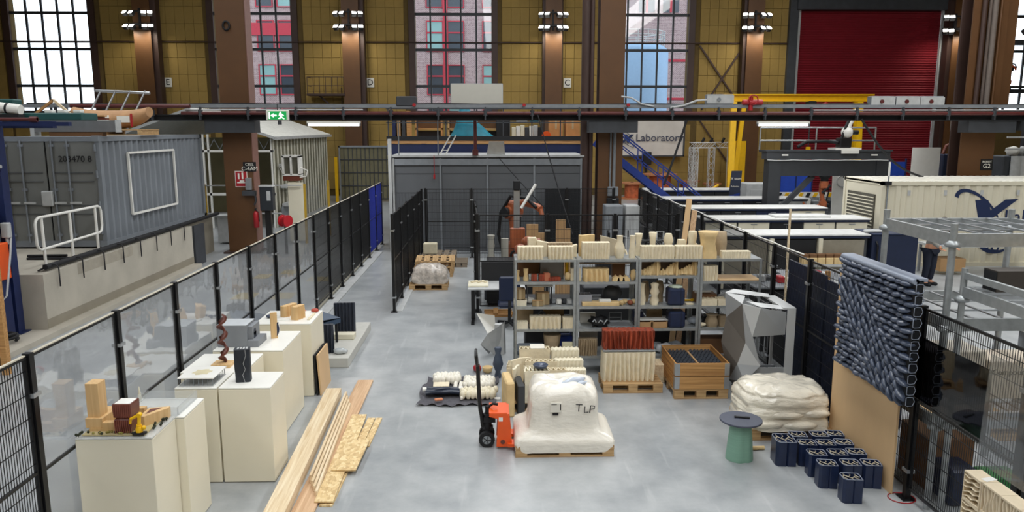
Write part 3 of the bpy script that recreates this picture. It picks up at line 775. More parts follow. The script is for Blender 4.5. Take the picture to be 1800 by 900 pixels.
for (y0, z0, y1, z1) in ((1.25, 2.12, 3.9, 2.12), (3.9, 2.12, 3.9, .62), (3.9, .62, 1.25, .62), (1.25, .62, 1.25, 2.12)): fr.beam((.05, y0, z0), (.05, y1, z1), .05)
P('white_tube_frame', fr, WHITE, r)
# loads stored on the container roof
r = T('wooden_pallet', 'pale pallet under the brown paper bundle on the grey container', 'pallet', (-9.82, 20.0, 3.76))
P('deck', MB().box(-.95, -.5, .12, .95, .5, .15), PALW, r); P('base_board', MB().box(-.95, -.5, 0, .95, .5, .02), PALW, r)
for x in (-.88, 0, .88): P('bearer', MB().box(x - .05, -.5, .02, x + .05, .5, .12), PALW, r)
r = T('paper_bundle', 'long bundle wrapped in brown paper on the container pallet', 'bundle', (-9.82, 20.0, 3.92))
rings = []
for k in range(11):
    x = -.95 + k * .19; e = 1 - .45 * abs((k - 5) / 5) ** 3; up = .18 * abs((k - 5) / 5) ** 3
    rings.append([(x, .40 * e * math.cos(t), .26 + .26 * e * math.sin(t) * (1 if math.sin(t) < 0 else .8) + up) for t in [2 * PI * i / 14 for i in range(14)]])
P('wrapping', MB().loft(rings), M('kraft_paper', 'b98f66', .7, var=.12, scale=4, bump=.4, bscale=8), r)
P('white_label', MB().box(-.55, -.41, .14, .1, -.385, .34).box(.3, -.42, .16, .62, -.39, .32), SIGNW, r)
P('red_strap', MB().box(.64, -.42, .05, .68, -.38, .38), RED, r)
r = T('steel_ladder', 'grey steel ladder frame leaning above the brown paper bundle', 'ladder', (-10.05, 21.2, 3.76))
lm = MB()
P('rail', MB().cyl((-.75, 0, 1.18), (.7, 0, 1.12), .04, 6).cyl((-1.2, -.3, .4), (.2, -.3, .35), .03, 6), LSTEEL, r)
for k in range(4):
    P('rung', MB().cyl((-.62 + k * .4, 0, 1.18), (-1.12 + k * .4, -.35, .0), .028, 6), LSTEEL, r)
# blue pallet-rack frame at the left edge
r = T('blue_rack_frame', 'dark blue steel rack frame standing at the end of the dock', 'rack', (-9.0, 14.1, .1))
P('upright', MB().box(-.12, -.1, 0, -.02, .1, 4.0).box(-.02, -.1, 0, .02, .1, 4.0), DBLUE, r)
P('upright', MB().box(-.34, .0, 0, -.26, .1, 4.0), DBLUE, r)
P('upright', MB().box(-2.1, 1.9, 0, -1.98, 2.1, 4.0), DBLUE, r)
P('cross_beam', MB().box(-3.5, -.05, 3.88, 1.3, .05, 3.95), DBLUE, r)
P('cross_beam', MB().box(-3.5, 1.9, 3.84, -.1, 2.05, 3.98), DBLUE, r)
P('cross_beam', MB().box(-3.5, -.06, 2.2, -.1, .06, 2.32), DBLUE, r)
P('short_beam', MB().box(-3.5, -.06, 3.45, -.1, .06, 3.55), DBLUE, r)
P('diagonal_brace', MB().beam((-.3, .05, 2.6), (-1.6, .6, 3.4), .1), LGREY, r)
P('light_rail', MB().cyl((-3.5, -.12, 3.15), (.05, -.12, 3.15), .035, 6).cyl((-3.5, -.12, 3.0), (.0, -.12, 3.0), .025, 6), LGREY, r)
P('foot', MB().box(-.2, -.16, -.1, .1, .16, .02), DBLUE, r)
S('hanging_cable', MB().tube([(-9.25, 13.98, 3.4), (-9.22, 13.42, 2.4), (-9.1, 13.42, 1.2), (-8.95, 13.42, .75), (-8.80, 13.5, .95), (-8.84, 13.8, 1.7), (-8.9, 13.95, 1.95)], .018, 6), LGREY, 'pale cable loop hanging from the blue rack upright', 'cable')
S('socket_box', MB().cbox(-.07, -.06, 0, .07, .06, .28, .015).cyl((0, 0, -.12), (0, 0, 0), .03, 6), LGREY, 'pale grey socket box on the blue rack upright', 'socket', (-8.95, 13.92, 1.95))
# loads across the top of the rack
r = T('steel_duct', 'bright galvanised duct beam lying across the container front', 'beam', (-9.55, 17.78, 3.755))
P('shell', MB().box(-.92, -.12, .1, .92, .12, .36), LSTEEL, r); P('end_bracket', MB().box(-1.0, -.14, .0, -.92, .14, .38), LGREY, r); P('end_cap', MB().box(.92, -.13, .09, .94, .13, .37), LGREY, r); P('packing', MB().box(-.6, -.1, 0, .6, .1, .1), CARDD, r)
r = T('teal_crate', 'long dark teal crate on top of the blue rack', 'crate', (-9.2, 15.2, 4.09))
P('box', MB().cbox(-1.2, -.3, 0, 1.3, .3, .14, .02), M('teal_paint', '1f4f4e', .5), r)
P('raised_end', MB().cbox(-1.6, .2, 0, -.28, .5, .42, .02), M('teal_paint', '1f4f4e', .5), r)
for k, x in enumerate((.55, .8, 1.1)): P('white_clip', MB().cbox(x - .07, -.1, .14, x + .07, .05, .2, .01), WHITE, r)
for k, x in enumerate((-9.55, -9.15)):
    r = T('wrapped_roll', 'white wrapped roll strapped on the blue rack top', 'roll', (x, 14.75, 4.08), .0, 'white rolls on the rack')
    P('roll', MB().cyl((-.2, 0, .25), (.2, 0, .2), .1, 12), WHITE, r); P('strap', MB().cyl((-.06, 0, .233), (-.02, 0, .228), .104, 12), BLACKM, r); P('cradle', MB().box(-.2, -.1, 0, .2, .1, .12), BLACKM, r)
S('red_pipe_length', MB().cyl((-1.4, 0, .03), (.75, 0, .03), .03, 8).cyl((.62, 0, .03), (.75, 0, .03), .05, 8).cyl((-1.15, 0, .03), (-1.05, 0, .03), .05, 8), DRED, 'red brown pipe lying along the front of the rack top', 'pipe', (-9.0, 14.05, 4.05 + .02))
r = T('timber_offcuts', 'heap of brown timber offcuts on the rack top', 'timber', (-9.0, 16.3, 4.1))
for k in range(7): P('offcut', MB().beam((-.9 + .1 * k, -.1 + .05 * k, .03 + .03 * (k % 3)), (.6 + .06 * k, .1 - .04 * k, .03 + .03 * (k % 3)), .09, .03), CRATE if k % 2 else BROWNC, r)
P('offcut', MB().beam((-.65, 0, .1), (-.2, 0, .42), .05, .05), CRATE, r); P('offcut', MB().beam((-.2, 0, .42), (.2, 0, .06), .05, .05), PINE, r)
# odds and ends left of the rack
r = T('orange_cabinet', 'orange tool cabinet beside the blue rack upright', 'cabinet', (-9.12, 13.7, .1))
P('body', MB().cbox(-.4, -.2, 1.1, .2, .2, 1.78, .02), ORANGE, r); P('plinth', MB().box(-.35, -.18, 0, .16, .18, 1.1), DBLUE, r); P('machine_head', MB().cbox(-.35, -.15, 1.78, .1, .18, 2.4, .04).cyl((-.1, -.2, 1.9), (.1, -.2, 2.2), .05, 6).cyl((.05, -.2, 1.85), (-.15, -.2, 2.3), .04, 6), M('machine_dark', '272b33', .5, var=.4, scale=12), r)
r = T('timber_crate', 'open timber crate wall beside the drain pipe', 'crate', (-8.05, 11.9, 0))
P('post', MB().box(.1, -.04, 0, .2, .06, 2.05), CRATE, r)
for z in (.3, .62, 1.1, 1.5, 1.9): P('slat', MB().box(-1.2, -.06, z, .1, -.03, z + (.12 if z != 1.1 else .22)), PINE if z in (1.1, .3) else CRATE, r)
P('back_panel', MB().box(-1.2, .02, .1, .12, .05, 2.0), CARDD, r)
r = T('drain_pipe', 'dark grey plastic drain pipe lying on the low kerb', 'pipe', (-9.2, 12.2, .1))
P('pipe', MB().cyl((-.1, -1.2, .1), (.25, .9, .1), .09, 12), M('pvc_grey', '4d545c', .4), r)
P('collar', MB().cyl((.2, .62, .1), (.25, .9, .1), .11, 12), M('pvc_grey', '4d545c', .4), r)
P('hose_coil', MB().tube([(.35 + .22 * math.cos(t), 1.15 + .22 * math.sin(t), .06 + .01 * t) for t in [k * .6 for k in range(22)]], .03, 6), BLACKM, r)
S('steel_rod', MB().cyl((0, 0, .8), (1.1, .4, .06), .018, 6), GREY, 'thin steel rod leaning toward the blue rack foot', 'rod', (-10.3, 12.3, .12))
# floor markings in the aisle behind the clear fence
fl = bpy.data.objects['floor']
for k, (x, y, wx, wy) in enumerate(((-5.9, 17.6, .5, .7), (-5.0, 17.6, .5, .7), (-4.6, 19.6, .6, .6), (-5.6, 20.6, .5, .6), (-4.55, 6.5, 1.0, .9), (-6.2, 20.0, .4, .6))):
    P('floor_marking', MB().box(x - wx / 2, y - wy / 2, 0, x + wx / 2, y + wy / 2, .004), M('worn_beige_paint', 'b5a67e', .7, var=.15, scale=6), fl)

# fire point at the foot of the left column
r = T('fire_cabinet', 'black fire point post box beside the brown column', 'cabinet', (-7.08, 23.75, 0))
P('post', MB().box(-.09, -.06, 0, .09, .06, 1.4), BLACK, r); P('box', MB().cbox(-.2, -.16, 1.38, .2, .14, 2.15, .02), M('cabinet_charcoal', '23282e', .45), r); P('label', MB().box(.02, -.166, 1.7, .14, -.16, 2.0), LGREY, r); P('lid', MB().box(-.21, -.17, 2.13, .21, .15, 2.17), LGREY, r)
def extinguisher(loc, lab):
    r = T('fire_extinguisher', lab, 'fire extinguisher', loc)
    P('cylinder', MB().lathe([(.0, 0), (.085, .01), (.085, .42), (.06, .5), (.03, .53), (0, .54)], 14), RED, r)
    P('valve', MB().cyl((0, 0, .52), (0, 0, .6), .02, 6).box(-.02, -.08, .58, .02, .05, .61), BLACKM, r); P('hose', MB().tube([(0, -.03, .57), (.1, -.05, .5), (.11, -.04, .2)], .014, 5), BLACKM, r)
extinguisher((-7.42, 23.6, .85), 'red fire extinguisher between brown column and black post')
P('bracket', MB().box(-.03, .05, .1, .03, .2, .45), BLACKM, bpy.data.objects['fire_extinguisher'])
r = T('hose_reel', 'round red fire hose reel beside the black fire post', 'hose reel', (-6.55, 23.7, 1.05), 1.0)
P('drum', MB().cyl((0, -.14, 0), (0, -.1, 0), .19, 20).cyl((0, .1, 0), (0, .14, 0), .19, 20).cyl((0, -.1, 0), (0, .1, 0), .15, 16), RED, r)
P('hose_coil', MB().tube([(.155 * math.cos(t), -.09 + .002 * t, .155 * math.sin(t)) for t in [k * .4 for k in range(80)]], .03, 5), RED, r)
P('stand', MB().beam((0, 0, -1.05), (0, 0, 0), .06), BLACKM, r)
# machine cell with yellow posts, in front of the greenhouse
r = T('machine_cell', 'wire mesh machine cell with yellow posts beside the brown column', 'enclosure', (-8.2, 25.6, 0))
for k, (x, y) in enumerate(((-1.55, .1), (1.75, .3), (2.15, 2.2))): P('yellow_post', MB().box(x - .04, y - .04, 0, x + .04, y + .04, 2.05), M('dull_yellow', 'b7952c', .5), r)
P('cream_panel', MB().box(1.2, .25, .1, 1.72, .3, 2.1), CREAM, r)
P('mesh_sheet', wires(.45, .15, 2.0, .03, .2).move(2.0, .4, 0), GREY, r, kind='stuff')
P('top_rail', MB().box(-1.6, .06, 2.0, 1.7, .12, 2.04).box(-1.6, .06, 1.05, 1.0, .12, 1.09), LGREY, r)
P('controller', MB().cbox(-1.25, .2, .05, -.55, .8, .95, .02).box(-1.3, .15, .93, -.5, .85, .98), LGREY, r)
P('screen', MB().cbox(-.78, .3, .98, -.4, .6, 1.35, .02), BLACKM, r)
P('side_cabinet', MB().cbox(-.5, .2, 0, -.1, .8, .9, .02), GREY, r)
r = T('air_unit', 'cream air unit on a panel beside the greenhouse', 'air unit', (-6.92, 26.2, 0))
P('pedestal', MB().box(-.12, -.05, 0, .12, .25, 2.15), CREAM, r)
P('frame', MB().box(-.3, -.15, 2.35, -.24, .3, 3.0).box(.24, -.15, 2.35, .3, .3, 3.0).box(-.3, -.15, 2.95, .3, .3, 3.02).box(-.3, -.15, 2.3, .3, .3, 2.38).box(-.03, -.15, 2.35, .03, .2, 3.0), WHITE, r)
P('core', MB().box(-.25, -.05, 2.38, .25, .3, 2.95), M('radiator_dark', '5a584c', .6), r); P('tray', MB().box(-.28, -.15, 2.15, .28, .3, 2.32), BROWNC, r)
P('pipe', MB().tube([(-.3, 0, 2.8), (-.42, 0, 2.6), (-.3, 0, 2.35)], .02, 5).tube([(.3, 0, 2.6), (.55, -.1, 2.5), (.5, -.1, 2.3), (.2, -.1, 2.25)], .02, 5), WHITE, r)
# greenhouse with white ribs
r = T('glass_shed', 'white ribbed translucent shed with corrugated pitched roof', 'shed', (-8.6, 30.0, 0))
rf = MB(); n = 46
for k in range(n):
    y0 = -.3 + k * 10.2 / n; q = 10.2 / n
    rf.add([(.15, y0, 3.58), (.15, y0 + q * .5, 3.62), (-3.1, y0 + q * .5, 4.72), (-3.1, y0, 4.68)], [(0, 1, 2, 3)])
    rf.add([(.15, y0 + q * .5, 3.62), (.15, y0 + q, 3.58), (-3.1, y0 + q, 4.68), (-3.1, y0 + q * .5, 4.72)], [(0, 1, 2, 3)])
    rf.add([(-6.2, y0, 3.58), (-6.2, y0 + q, 3.58), (-3.1, y0 + q, 4.68), (-3.1, y0, 4.68)], [(0, 1, 2, 3)])
P('roof', rf, M('roof_white', 'd6d5cd', .5), r)
P('eave', MB().box(.08, -.3, 3.48, .2, 9.9, 3.6).beam((.15, -.3, 3.55), (-3.1, -.3, 4.65), .06, .1).beam((-6.2, -.3, 3.55), (-3.1, -.3, 4.65), .06, .1), LGREY, r)
for k in range(19): P('rib', MB().box(-.04, k * .53, 0, -.015, k * .53 + .16, 3.5), M('rib_white', 'cfccbd', .5), r)
P('side_sheet', MB().box(-.06, 0, 0, -.04, 9.6, 3.5), M('translucent_sheet', '6c6a58', .4, var=.15), r)
for x in (-6.1, -4.6, -2.75, -2.55, -1.75, -.1): P('front_post', MB().box(x - .035, 0, 0, x + .035, .07, 3.7), WHITE, r)
P('front_rail', MB().box(-6.1, 0, 1.3, 0, .06, 1.4).box(-6.1, 0, 3.0, 0, .06, 3.08), WHITE, r)
tq = MB()
for k in range(14):
    x0 = -6.0 + k * .43; tq.beam((x0, .1, 3.1), (x0 + .22, .1, 3.5), .02); tq.beam((x0 + .22, .1, 3.5), (x0 + .43, .1, 3.1), .02)
P('roof_truss', tq, GREY, r)
P('back_wall', MB().box(-6.1, 6.0, 0, -.1, 6.05, 3.5), M('shed_inner_wall', '97906f', .7, var=.15, scale=.8), r)
for k, (y0, z0) in enumerate(((1.6, 2.4), (1.7, 1.55), (1.8, .8))): P('sill_shelf', MB().box(.06, y0 - 1.2, z0, .3, y0 + (1.6 if k == 0 else .2), z0 + .12), LGREY, r)
P('lower_panel', MB().box(.07, .4, .05, .1, 2.0, .8), GREY, r)
r = T('grey_mesh_gate', 'grey ribbed mesh gate with yellow post beside the shed', 'gate', (-8.4, 40.6, 0))
P('yellow_post', MB().box(-.05, -.05, 0, .1, .05, 2.4), YELLOW, r)
P('mesh', wires(3.4, .1, 2.9, .22, .7, .03).move(1.9, .2, 0), DGREY, r, kind='stuff')
P('sheet', MB().box(.2, .24, .1, 3.6, .27, 2.9), M('gate_sheet', '6f6a50', .6), r)
P('gate_frame', MB().box(.15, .15, 0, .22, .25, 3.0).box(3.55, .15, 0, 3.62, .25, 3.0).box(.15, .15, 2.9, 3.62, .25, 3.0), GREY, r)

# ================================================================ DISPLAY PEDESTALS AND MODELS
def pedestal(lab, x0, y0, x1, y1, h, rz=0):
    cx, cy = (x0 + x1) / 2, (y0 + y1) / 2; a, b = (x1 - x0) / 2, (y1 - y0) / 2
    r = T('pedestal', lab, 'pedestal', (cx, cy, 0), rz)
    P('body', MB().cbox(-a, -b, .01, a, b, h - .022, .004), PED, r); P('top_panel', MB().cbox(-a, -b, h - .018, a, b, h, .004), M('pedestal_top_white', 'f2f1ea', .35, var=.02), r)
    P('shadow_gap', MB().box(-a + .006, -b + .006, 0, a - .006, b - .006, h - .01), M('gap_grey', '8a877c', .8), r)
    return r
pedestal('white pedestal under the wooden city model', -3.765, 6.47, -3.08, 6.97, 1.2)
pedestal('white pedestal with clear tray behind the city model', -3.68, 6.985, -3.0, 7.5, 1.19)
pedestal('white pedestal under the small white pavilion model', -3.52, 8.0, -3.06, 8.55, 1.12)
pedestal('white pedestal under the dark cracked stone block', -3.04, 8.0, -2.47, 8.55, 1.12)
pedestal('white pedestal under the brown twisted sculpture', -3.70, 8.6, -2.95, 9.35, 1.1)
pedestal('long white pedestal under the grey house model', -3.62, 9.42, -2.72, 10.35, 1.12, .0)
pedestal('white pedestal under the two wavy wooden blocks', -3.5, 10.75, -2.68, 11.55, 1.12)
# city model
r = T('city_model', 'wooden city block model with brown ribbed tower on acrylic base', 'model', (-3.40, 6.73, 1.2))
P('base', MB().box(-.385, -.28, 0, .34, .25, .012), GLASSB, r)
P('ground_board', MB().box(-.31, -.24, .012, .25, .22, .022), M('model_ground', 'b3a67c', .8), r)
P('tower', MB().cbox(-.31, -.12, .13, -.195, .02, .46, .003), MODELWOOD, r)
P('tower_base', MB().cbox(-.32, -.15, .05, -.165, .06, .14, .003).box(-.28, -.16, .022, -.165, .06, .05), MODELWOOD, r)
P('courtyard_block', MB().box(-.165, -.16, .022, .1, -.09, .1).box(-.165, .1, .022, .1, .16, .14).box(-.29, .06, .022, -.165, .16, .14), MODELWOOD, r)
w_ = MB()
w_.prism([(.12, .16), (.30, .2), (.30, .15), (.17, -.06), (.12, -.06)], .022, .12)
P('wedge_block', w_, MODELWOOD, r)
P('wedge_court', MB().prism([(.145, .13), (.24, .16), (.155, .0)], .118, .122), BROWNC, r)
tw = MB()
prof = [(.066, .022), (.072, .05), (.082, .1), (.082, .15), (.068, .165), (.082, .18), (.086, .24), (.086, .29), (.084, .30)]
rings = []
for q, z in prof: rings.append([(x, y, z) for x, y in [(-q * .95, -q), (q * .95, -q), (q * .95, q), (-q * .95, q)]])
P('ribbed_tower', tw.loft(rings, sm=False).move(.055, -.14, 0), BROWNC, r)
rb = MB().box(-.003, -.003, 0, .003, .003, .12)
for k in range(9):
    for lev in (.03, .175): P('tower_rib', MB().box(-.003, -.005, lev, .003, .0, lev + .12), M('rib_light_brown', '8a5040', .4), r, (.055 - .072 + k * .018, -.14 - .083, 0))
P('tower_roof', MB().box(-.07, -.07, .30, .07, .07, .303).move(.055, -.14, 0), WHITE, r)
tr_ = MB().ball((0, 0, .02), .013, 7, 5).cyl((0, 0, 0), (0, 0, .012), .003, 4).mesh('tree', M('model_tree_dark', '2f3322', .9)); tr2 = MB().ball((0, 0, .02), .012, 7, 5).mesh('tree', M('model_tree_olive', '8b8242', .9))
random.seed(3)
for k in range(34):
    x, y = (random.uniform(-.28, .2), random.uniform(-.235, -.19)) if k < 20 else (random.uniform(.2, .31), random.uniform(-.16, .12))
    if k > 29: x, y = random.uniform(-.37, -.32), random.uniform(-.27, -.2)
    OB('tree', tr2 if k < 20 and k % 3 else tr_, r, (x, y, .012))
# miniature yellow robot
r = T('toy_robot_arm', 'small yellow toy robot arm on the city model', 'model robot', (-3.2, 6.50, 1.222))
P('base', MB().prism([(-.05, -.03), (.05, -.03), (.06, .02), (-.05, .03)], 0, .02), BLACKM, r)
P('body', MB().lathe([(.03, .02), (.034, .05), (.026, .07)], 10).cyl((0, 0, .06), (0, 0, .09), .024, 8), YELLOW, r)
P('lower_arm', MB().cyl((.0, 0, .07), (.01, 0, .18), .016, 8).cyl((.01, -.02, .18), (.01, .02, .18), .022, 8), YELLOW, r)
P('counterweight', MB().ball((.04, 0, .06), .022, 8, 6), YELLOW, r)
P('upper_arm', MB().cyl((.02, 0, .19), (-.07, 0, .14), .014, 8).cyl((-.07, 0, .14), (-.075, 0, .1), .011, 6), YELLOW, r)
# clear tray on the second pedestal
r = T('clear_tray', 'shallow clear acrylic tray on pedestal behind city model', 'tray', (-3.33, 7.24, 1.19))
P('floor_sheet', MB().box(-.27, -.24, 0, .27, .24, .01), GLASSB, r)
for k, (x0, y0, x1, y1) in enumerate(((-.27, -.24, .27, -.23), (-.27, .23, .27, .24), (-.27, -.24, -.26, .24), (.26, -.24, .27, .24))): P('side', MB().box(x0, y0, .01, x1, y1, .09), GLASSB, r)
S('cone_figure', MB().lathe([(.014, 0), (.02, .03), (.012, .09), (.004, .15)], 10), CREAM, 'tiny cream cone figure standing beside the clear tray', 'figure', (-3.63, 7.44, 1.19))
# pavilion model
r = T('pavilion_model', 'white flat roofed pavilion model on thin columns', 'model', (-3.3, 8.25, 1.12))
P('base', MB().box(-.19, -.2, 0, .19, .2, .008), LGREY, r)
P('roof', MB().cbox(-.2, -.21, .088, .2, .21, .102, .004), WHITE, r); P('roof_relief', MB().lathe([(.1, .102), (.06, .108), (.03, .104)], 16, fn=lambda t, z: 1 + .2 * math.sin(6 * t)), M('relief_beige', 'd5cba8', .7), r)
cmn = MB().cyl((0, 0, .008), (0, 0, .09), .004, 5).mesh('column', GREY)
for k in range(8):
    for x, y in ((-.18 + k * .051, -.19), (.18, -.19 + k * .054)): OB('column', cmn, r, (x, y, 0))
P('inner_hall', MB().box(-.12, -.12, .008, .12, .12, .08), GLASSB, r)
# dark cracked block
r = T('stone_block', 'dark blue black cracked stone block with pitted top', 'sculpture', (-2.83, 8.24, 1.12), .15); r.scale = (1.05, 1.15, 1.3)
n = 16; rings = []
for k in range(9):
    z = k * .0365
    rings.append([( (.075 if math.cos(t) > 0 else .085) * math.copysign(abs(math.cos(t)) ** .35, math.cos(t)) * (1 + .07 * noise.noise(Vector((math.cos(t) * 3, math.sin(t) * 3, z * 9)))),
                   .06 * math.copysign(abs(math.sin(t)) ** .35, math.sin(t)) * (1 + .07 * noise.noise(Vector((math.cos(t) * 3, 5, z * 9)))), z) for t in [2 * PI * i / n for i in range(n)]])
P('body', MB().loft(rings), M('cracked_stone', '20262f', .5, var=.3, scale=14, bump=.4, bscale=18), r)
for k in range(4): P('pit', MB().cbox(-.055 + k * .03, -.03, .288, -.035 + k * .03, .03, .297, .002), LGREY, r)
P('crack_vein', MB().tube([(.02, -.066, .0), (.0, -.068, .07), (.03, -.07, .12), (.01, -.068, .17), (.04, -.066, .24), (.035, -.06, .29)], .0025, 4), LGREY, r)
# brown helix
r = T('twisted_sculpture', 'brown twisted ribbon sculpture on a small wooden base', 'sculpture', (-3.27, 8.85, 1.1))
P('base', MB().cbox(-.13, -.09, 0, .1, .1, .04, .004), MODELWOOD, r)
pts = []; n = 60
hx = MB(); ring = []
for k in range(n + 1):
    u = k / n; t = u * 2 * PI * 3 + 1.2; z = .04 + u * .58; rad = .028
    cx, cy = rad * math.cos(t), rad * math.sin(t); w = .08
    a = t + .9
    dx, dy = math.cos(a), math.sin(a)
    ring.append([(cx + dx * w * .5 - dy * .008, cy + dy * w * .5 + dx * .008, z), (cx + dx * w * .5 + dy * .008, cy + dy * w * .5 - dx * .008, z + .014), (cx - dx * w * .5 + dy * .008, cy - dy * w * .5 - dx * .008, z + .014), (cx - dx * w * .5 - dy * .008, cy - dy * w * .5 + dx * .008, z)])
P('ribbon', hx.loft(ring), BROWNC, r)
# grey house model
r = T('house_model', 'grey cast house model with round arch niche', 'model', (-3.32, 9.72, 1.12), 0)
GM = M('model_grey', '83878c', .6, var=.04)
P('mass', MB().cbox(-.28, -.16, 0, .1, .2, .29, .004), GM, r); P('roof_slab', MB().box(-.28, -.16, .29, .1, .2, .295), M('model_light_grey', 'c3c8cc', .5), r)
P('recess', MB().box(.1, -.1, .09, .16, .2, .26), GM, r); P('plinth', MB().cbox(.1, -.16, 0, .25, .2, .09, .004), GM, r); P('arch', MB().cyl((.161, .0, .17), (.163, .0, .17), .05, 14).box(.16, -.05, .09, .163, .05, .17), M('arch_dark', '2f3747', .5), r)
S('wood_panel_sample', MB().cbox(-.04, -.012, 0, .05, .012, .36, .003), MODELWOOD, 'upright pale wood panel sample behind the grey house model', 'panel', (-2.99, 9.98, 1.12), .5)
r = T('shell_sculpture', 'thin navy and white curved shell sculpture on pedestal', 'sculpture', (-2.98, 10.0, 1.12))
rings = []
for k in range(9):
    u = k / 8; w = .012 + .04 * math.sin(PI * min(1, u * 1.05)) ; xo = .04 * u * u
    rings.append([(xo - w, -.005, u * .22), (xo + w, -.015, u * .22), (xo + w, .006, u * .22), (xo - w, .012, u * .22)])
P('navy_face', MB().loft(rings), NAVY, r); P('white_edge', MB().tube([(.055 * math.sin(PI * k / 8) + .04 * (k / 8) ** 2 - .002, .0, k * .0275) for k in range(9)], .009, 5), WHITE, r)
S('paper_card', MB().box(-.08, -.06, 0, .08, .06, .003), WHITE, 'white paper card lying on the long pedestal', 'card', (-3.0, 9.6, 1.12), .2)
def wavy(w, d, h, n=6, amp=.02, seed=0, lev=6, flare=0., ph=1.2, per=4, spiky=0.):
    """block whose front and back are folded into upright ribs that drift as they rise"""
    rnd = random.Random(seed); phs = rnd.uniform(0, 6); nx = n * (per + 2); rings = []
    for k in range(lev + 1):
        u = k / lev; z = u * h; A = amp * 1.45 * (1.25 - .75 * u + .25 * math.sin(PI * u))
        ww = w * (1 + flare * (u - .5) ** 2)
        f = []; b = []
        for i in range(nx + 1):
            x = -ww / 2 + ww * i / nx; sft = ph * math.sin(2.2 * u + phs + i * .13)
            s = 1.7 * abs(math.sin(PI * n * i / nx + sft * .5)) - .95
            f.append((x, -d / 2 - A * s, z + spiky * u * (s > .3) * h)); b.append((x, d / 2 + A * (1.7 * abs(math.sin(PI * n * i / nx + sft * .5 + .5)) - .95), z + spiky * u * (s > .3) * h))
        rings.append(f + b[::-1])
    return MB().loft(rings)
S('wavy_wood_block', wavy(.28, .09, .17, 5, .012, 3, lev=3, ph=.3), MODELWOOD, 'long wavy wooden block at the back of its pedestal', 'block', (-3.12, 11.25, 1.12), 1.1)
S('wavy_wood_block', wavy(.22, .09, .2, 4, .012, 4, lev=3, ph=.3), MODELWOOD, 'taller wavy wooden block beside the pedestal front edge', 'block', (-2.93, 11.05, 1.12), 1.2)
S('white_card', MB().box(-.1, -.07, 0, .1, .07, .012), WHITE, 'white card sample in front of the wavy wooden blocks', 'card', (-3.15, 11.0, 1.12), .3)
S('red_sample', MB().ball((0, 0, .03), .05, 9, 6, 1.3, .8, .6, .3, 2), M('coral_red', 'b34a38', .6), 'small red clay sample at the pedestal back corner', 'sample', (-2.78, 11.45, 1.12))
S('red_sample', MB().ball((0, 0, .02), .05, 9, 6, 1.6, .7, .4, .3, 4), M('coral_pale', 'd58d78', .6), 'pale coral sample strip behind the wavy wooden blocks', 'sample', (-3.0, 11.48, 1.12))
S('beige_strip', MB().cbox(-.02, -.2, 0, .02, .2, .02, .004), CLAY, 'flat beige strip along the pedestal edge', 'sample', (-2.76, 11.15, 1.12))
S('slate_sample', MB().ball((0, 0, .03), .06, 9, 6, 1.4, .8, .5, .3, 7), SLATE, 'small slate blue sample on the wavy block pedestal', 'sample', (-3.35, 11.1, 1.12))
# two sheets leaning on the last pedestal
for k, (x, m, lab) in enumerate(((-2.585, PLY, 'thick brown sheet of board leaning on the last pedestal'), (-2.635, BLACKM, 'thin black sheet sandwiched against the last pedestal'))):
    S('board_sheet', MB().box(-.012, -.33, 0, .012, .33, .62), m, lab, 'board', (x + .0, 11.12, .0), (0, -.05, .0))
# low concrete plinth with roof models
r = STR('low_plinth', None, None, (-2.78, 13.2, 0), 'low pale concrete plinth on the floor beyond the pedestals')
P('slab', MB().cbox(-.75, -1.1, 0, .36, 1.25, .17, .01), M('plinth_grey', 'c0bfb8', .6, var=.05), r)
r = T('corrugated_panel', 'small upright dark corrugated panel on the low plinth', 'model', (-2.78, 13.75, .17), .1)
P('sheet', wavy(.38, .05, .56, 6, .02, 1, lev=1, ph=0), M('dark_corrugated', '2b303b', .4), r)
P('edge_strip', MB().box(-.2, -.04, 0, -.185, .04, .56), LSTEEL, r)
r = T('roof_model', 'dark blue folded roof model on short legs', 'model', (-3.1, 12.95, .17))
P('roof', MB().add([(-.5, -.3, .45), (.1, -.35, .5), (.38, .1, .45), (.1, .45, .42), (-.5, .4, .42), (-.0, .0, .62)], [(0, 1, 5), (1, 2, 5), (2, 3, 5), (3, 4, 5), (4, 0, 5)]).prism([(-.5, -.3), (.1, -.35), (.38, .1), (.1, .45), (-.5, .4)], .36, .44), M('roof_slate_blue', '33465c', .5), r)
for x, y in ((.3, .1), (.05, -.25), (-.4, -.2), (.05, .3)): P('leg', MB().box(x - .02, y - .02, 0, x + .02, y + .02, .4), BLACKM, r)
S('white_foam_block', MB().cbox(-.2, -.1, 0, .2, .1, .1, .01), CREAM, 'cream block beneath the folded roof model', 'block', (-2.72, 13.3, .17))
r = T('corrugated_panel', 'dark draped corrugated panel leaning at the plinth front', 'model', (-2.86, 12.4, .17), .2)
P('sheet', wavy(.3, .06, .5, 5, .025, 5, lev=5, ph=1.5), M('dark_corrugated', '2b303b', .4), r)
S('clear_bag', MB().ball((0, 0, .05), .1, 10, 6, 1.2, .8, .5, .3, 5), M('clear_bag_grey', 'b9bfc2', .2, coat=.5), 'crumpled clear bag on the low plinth', 'bag', (-2.6, 12.35, .17))

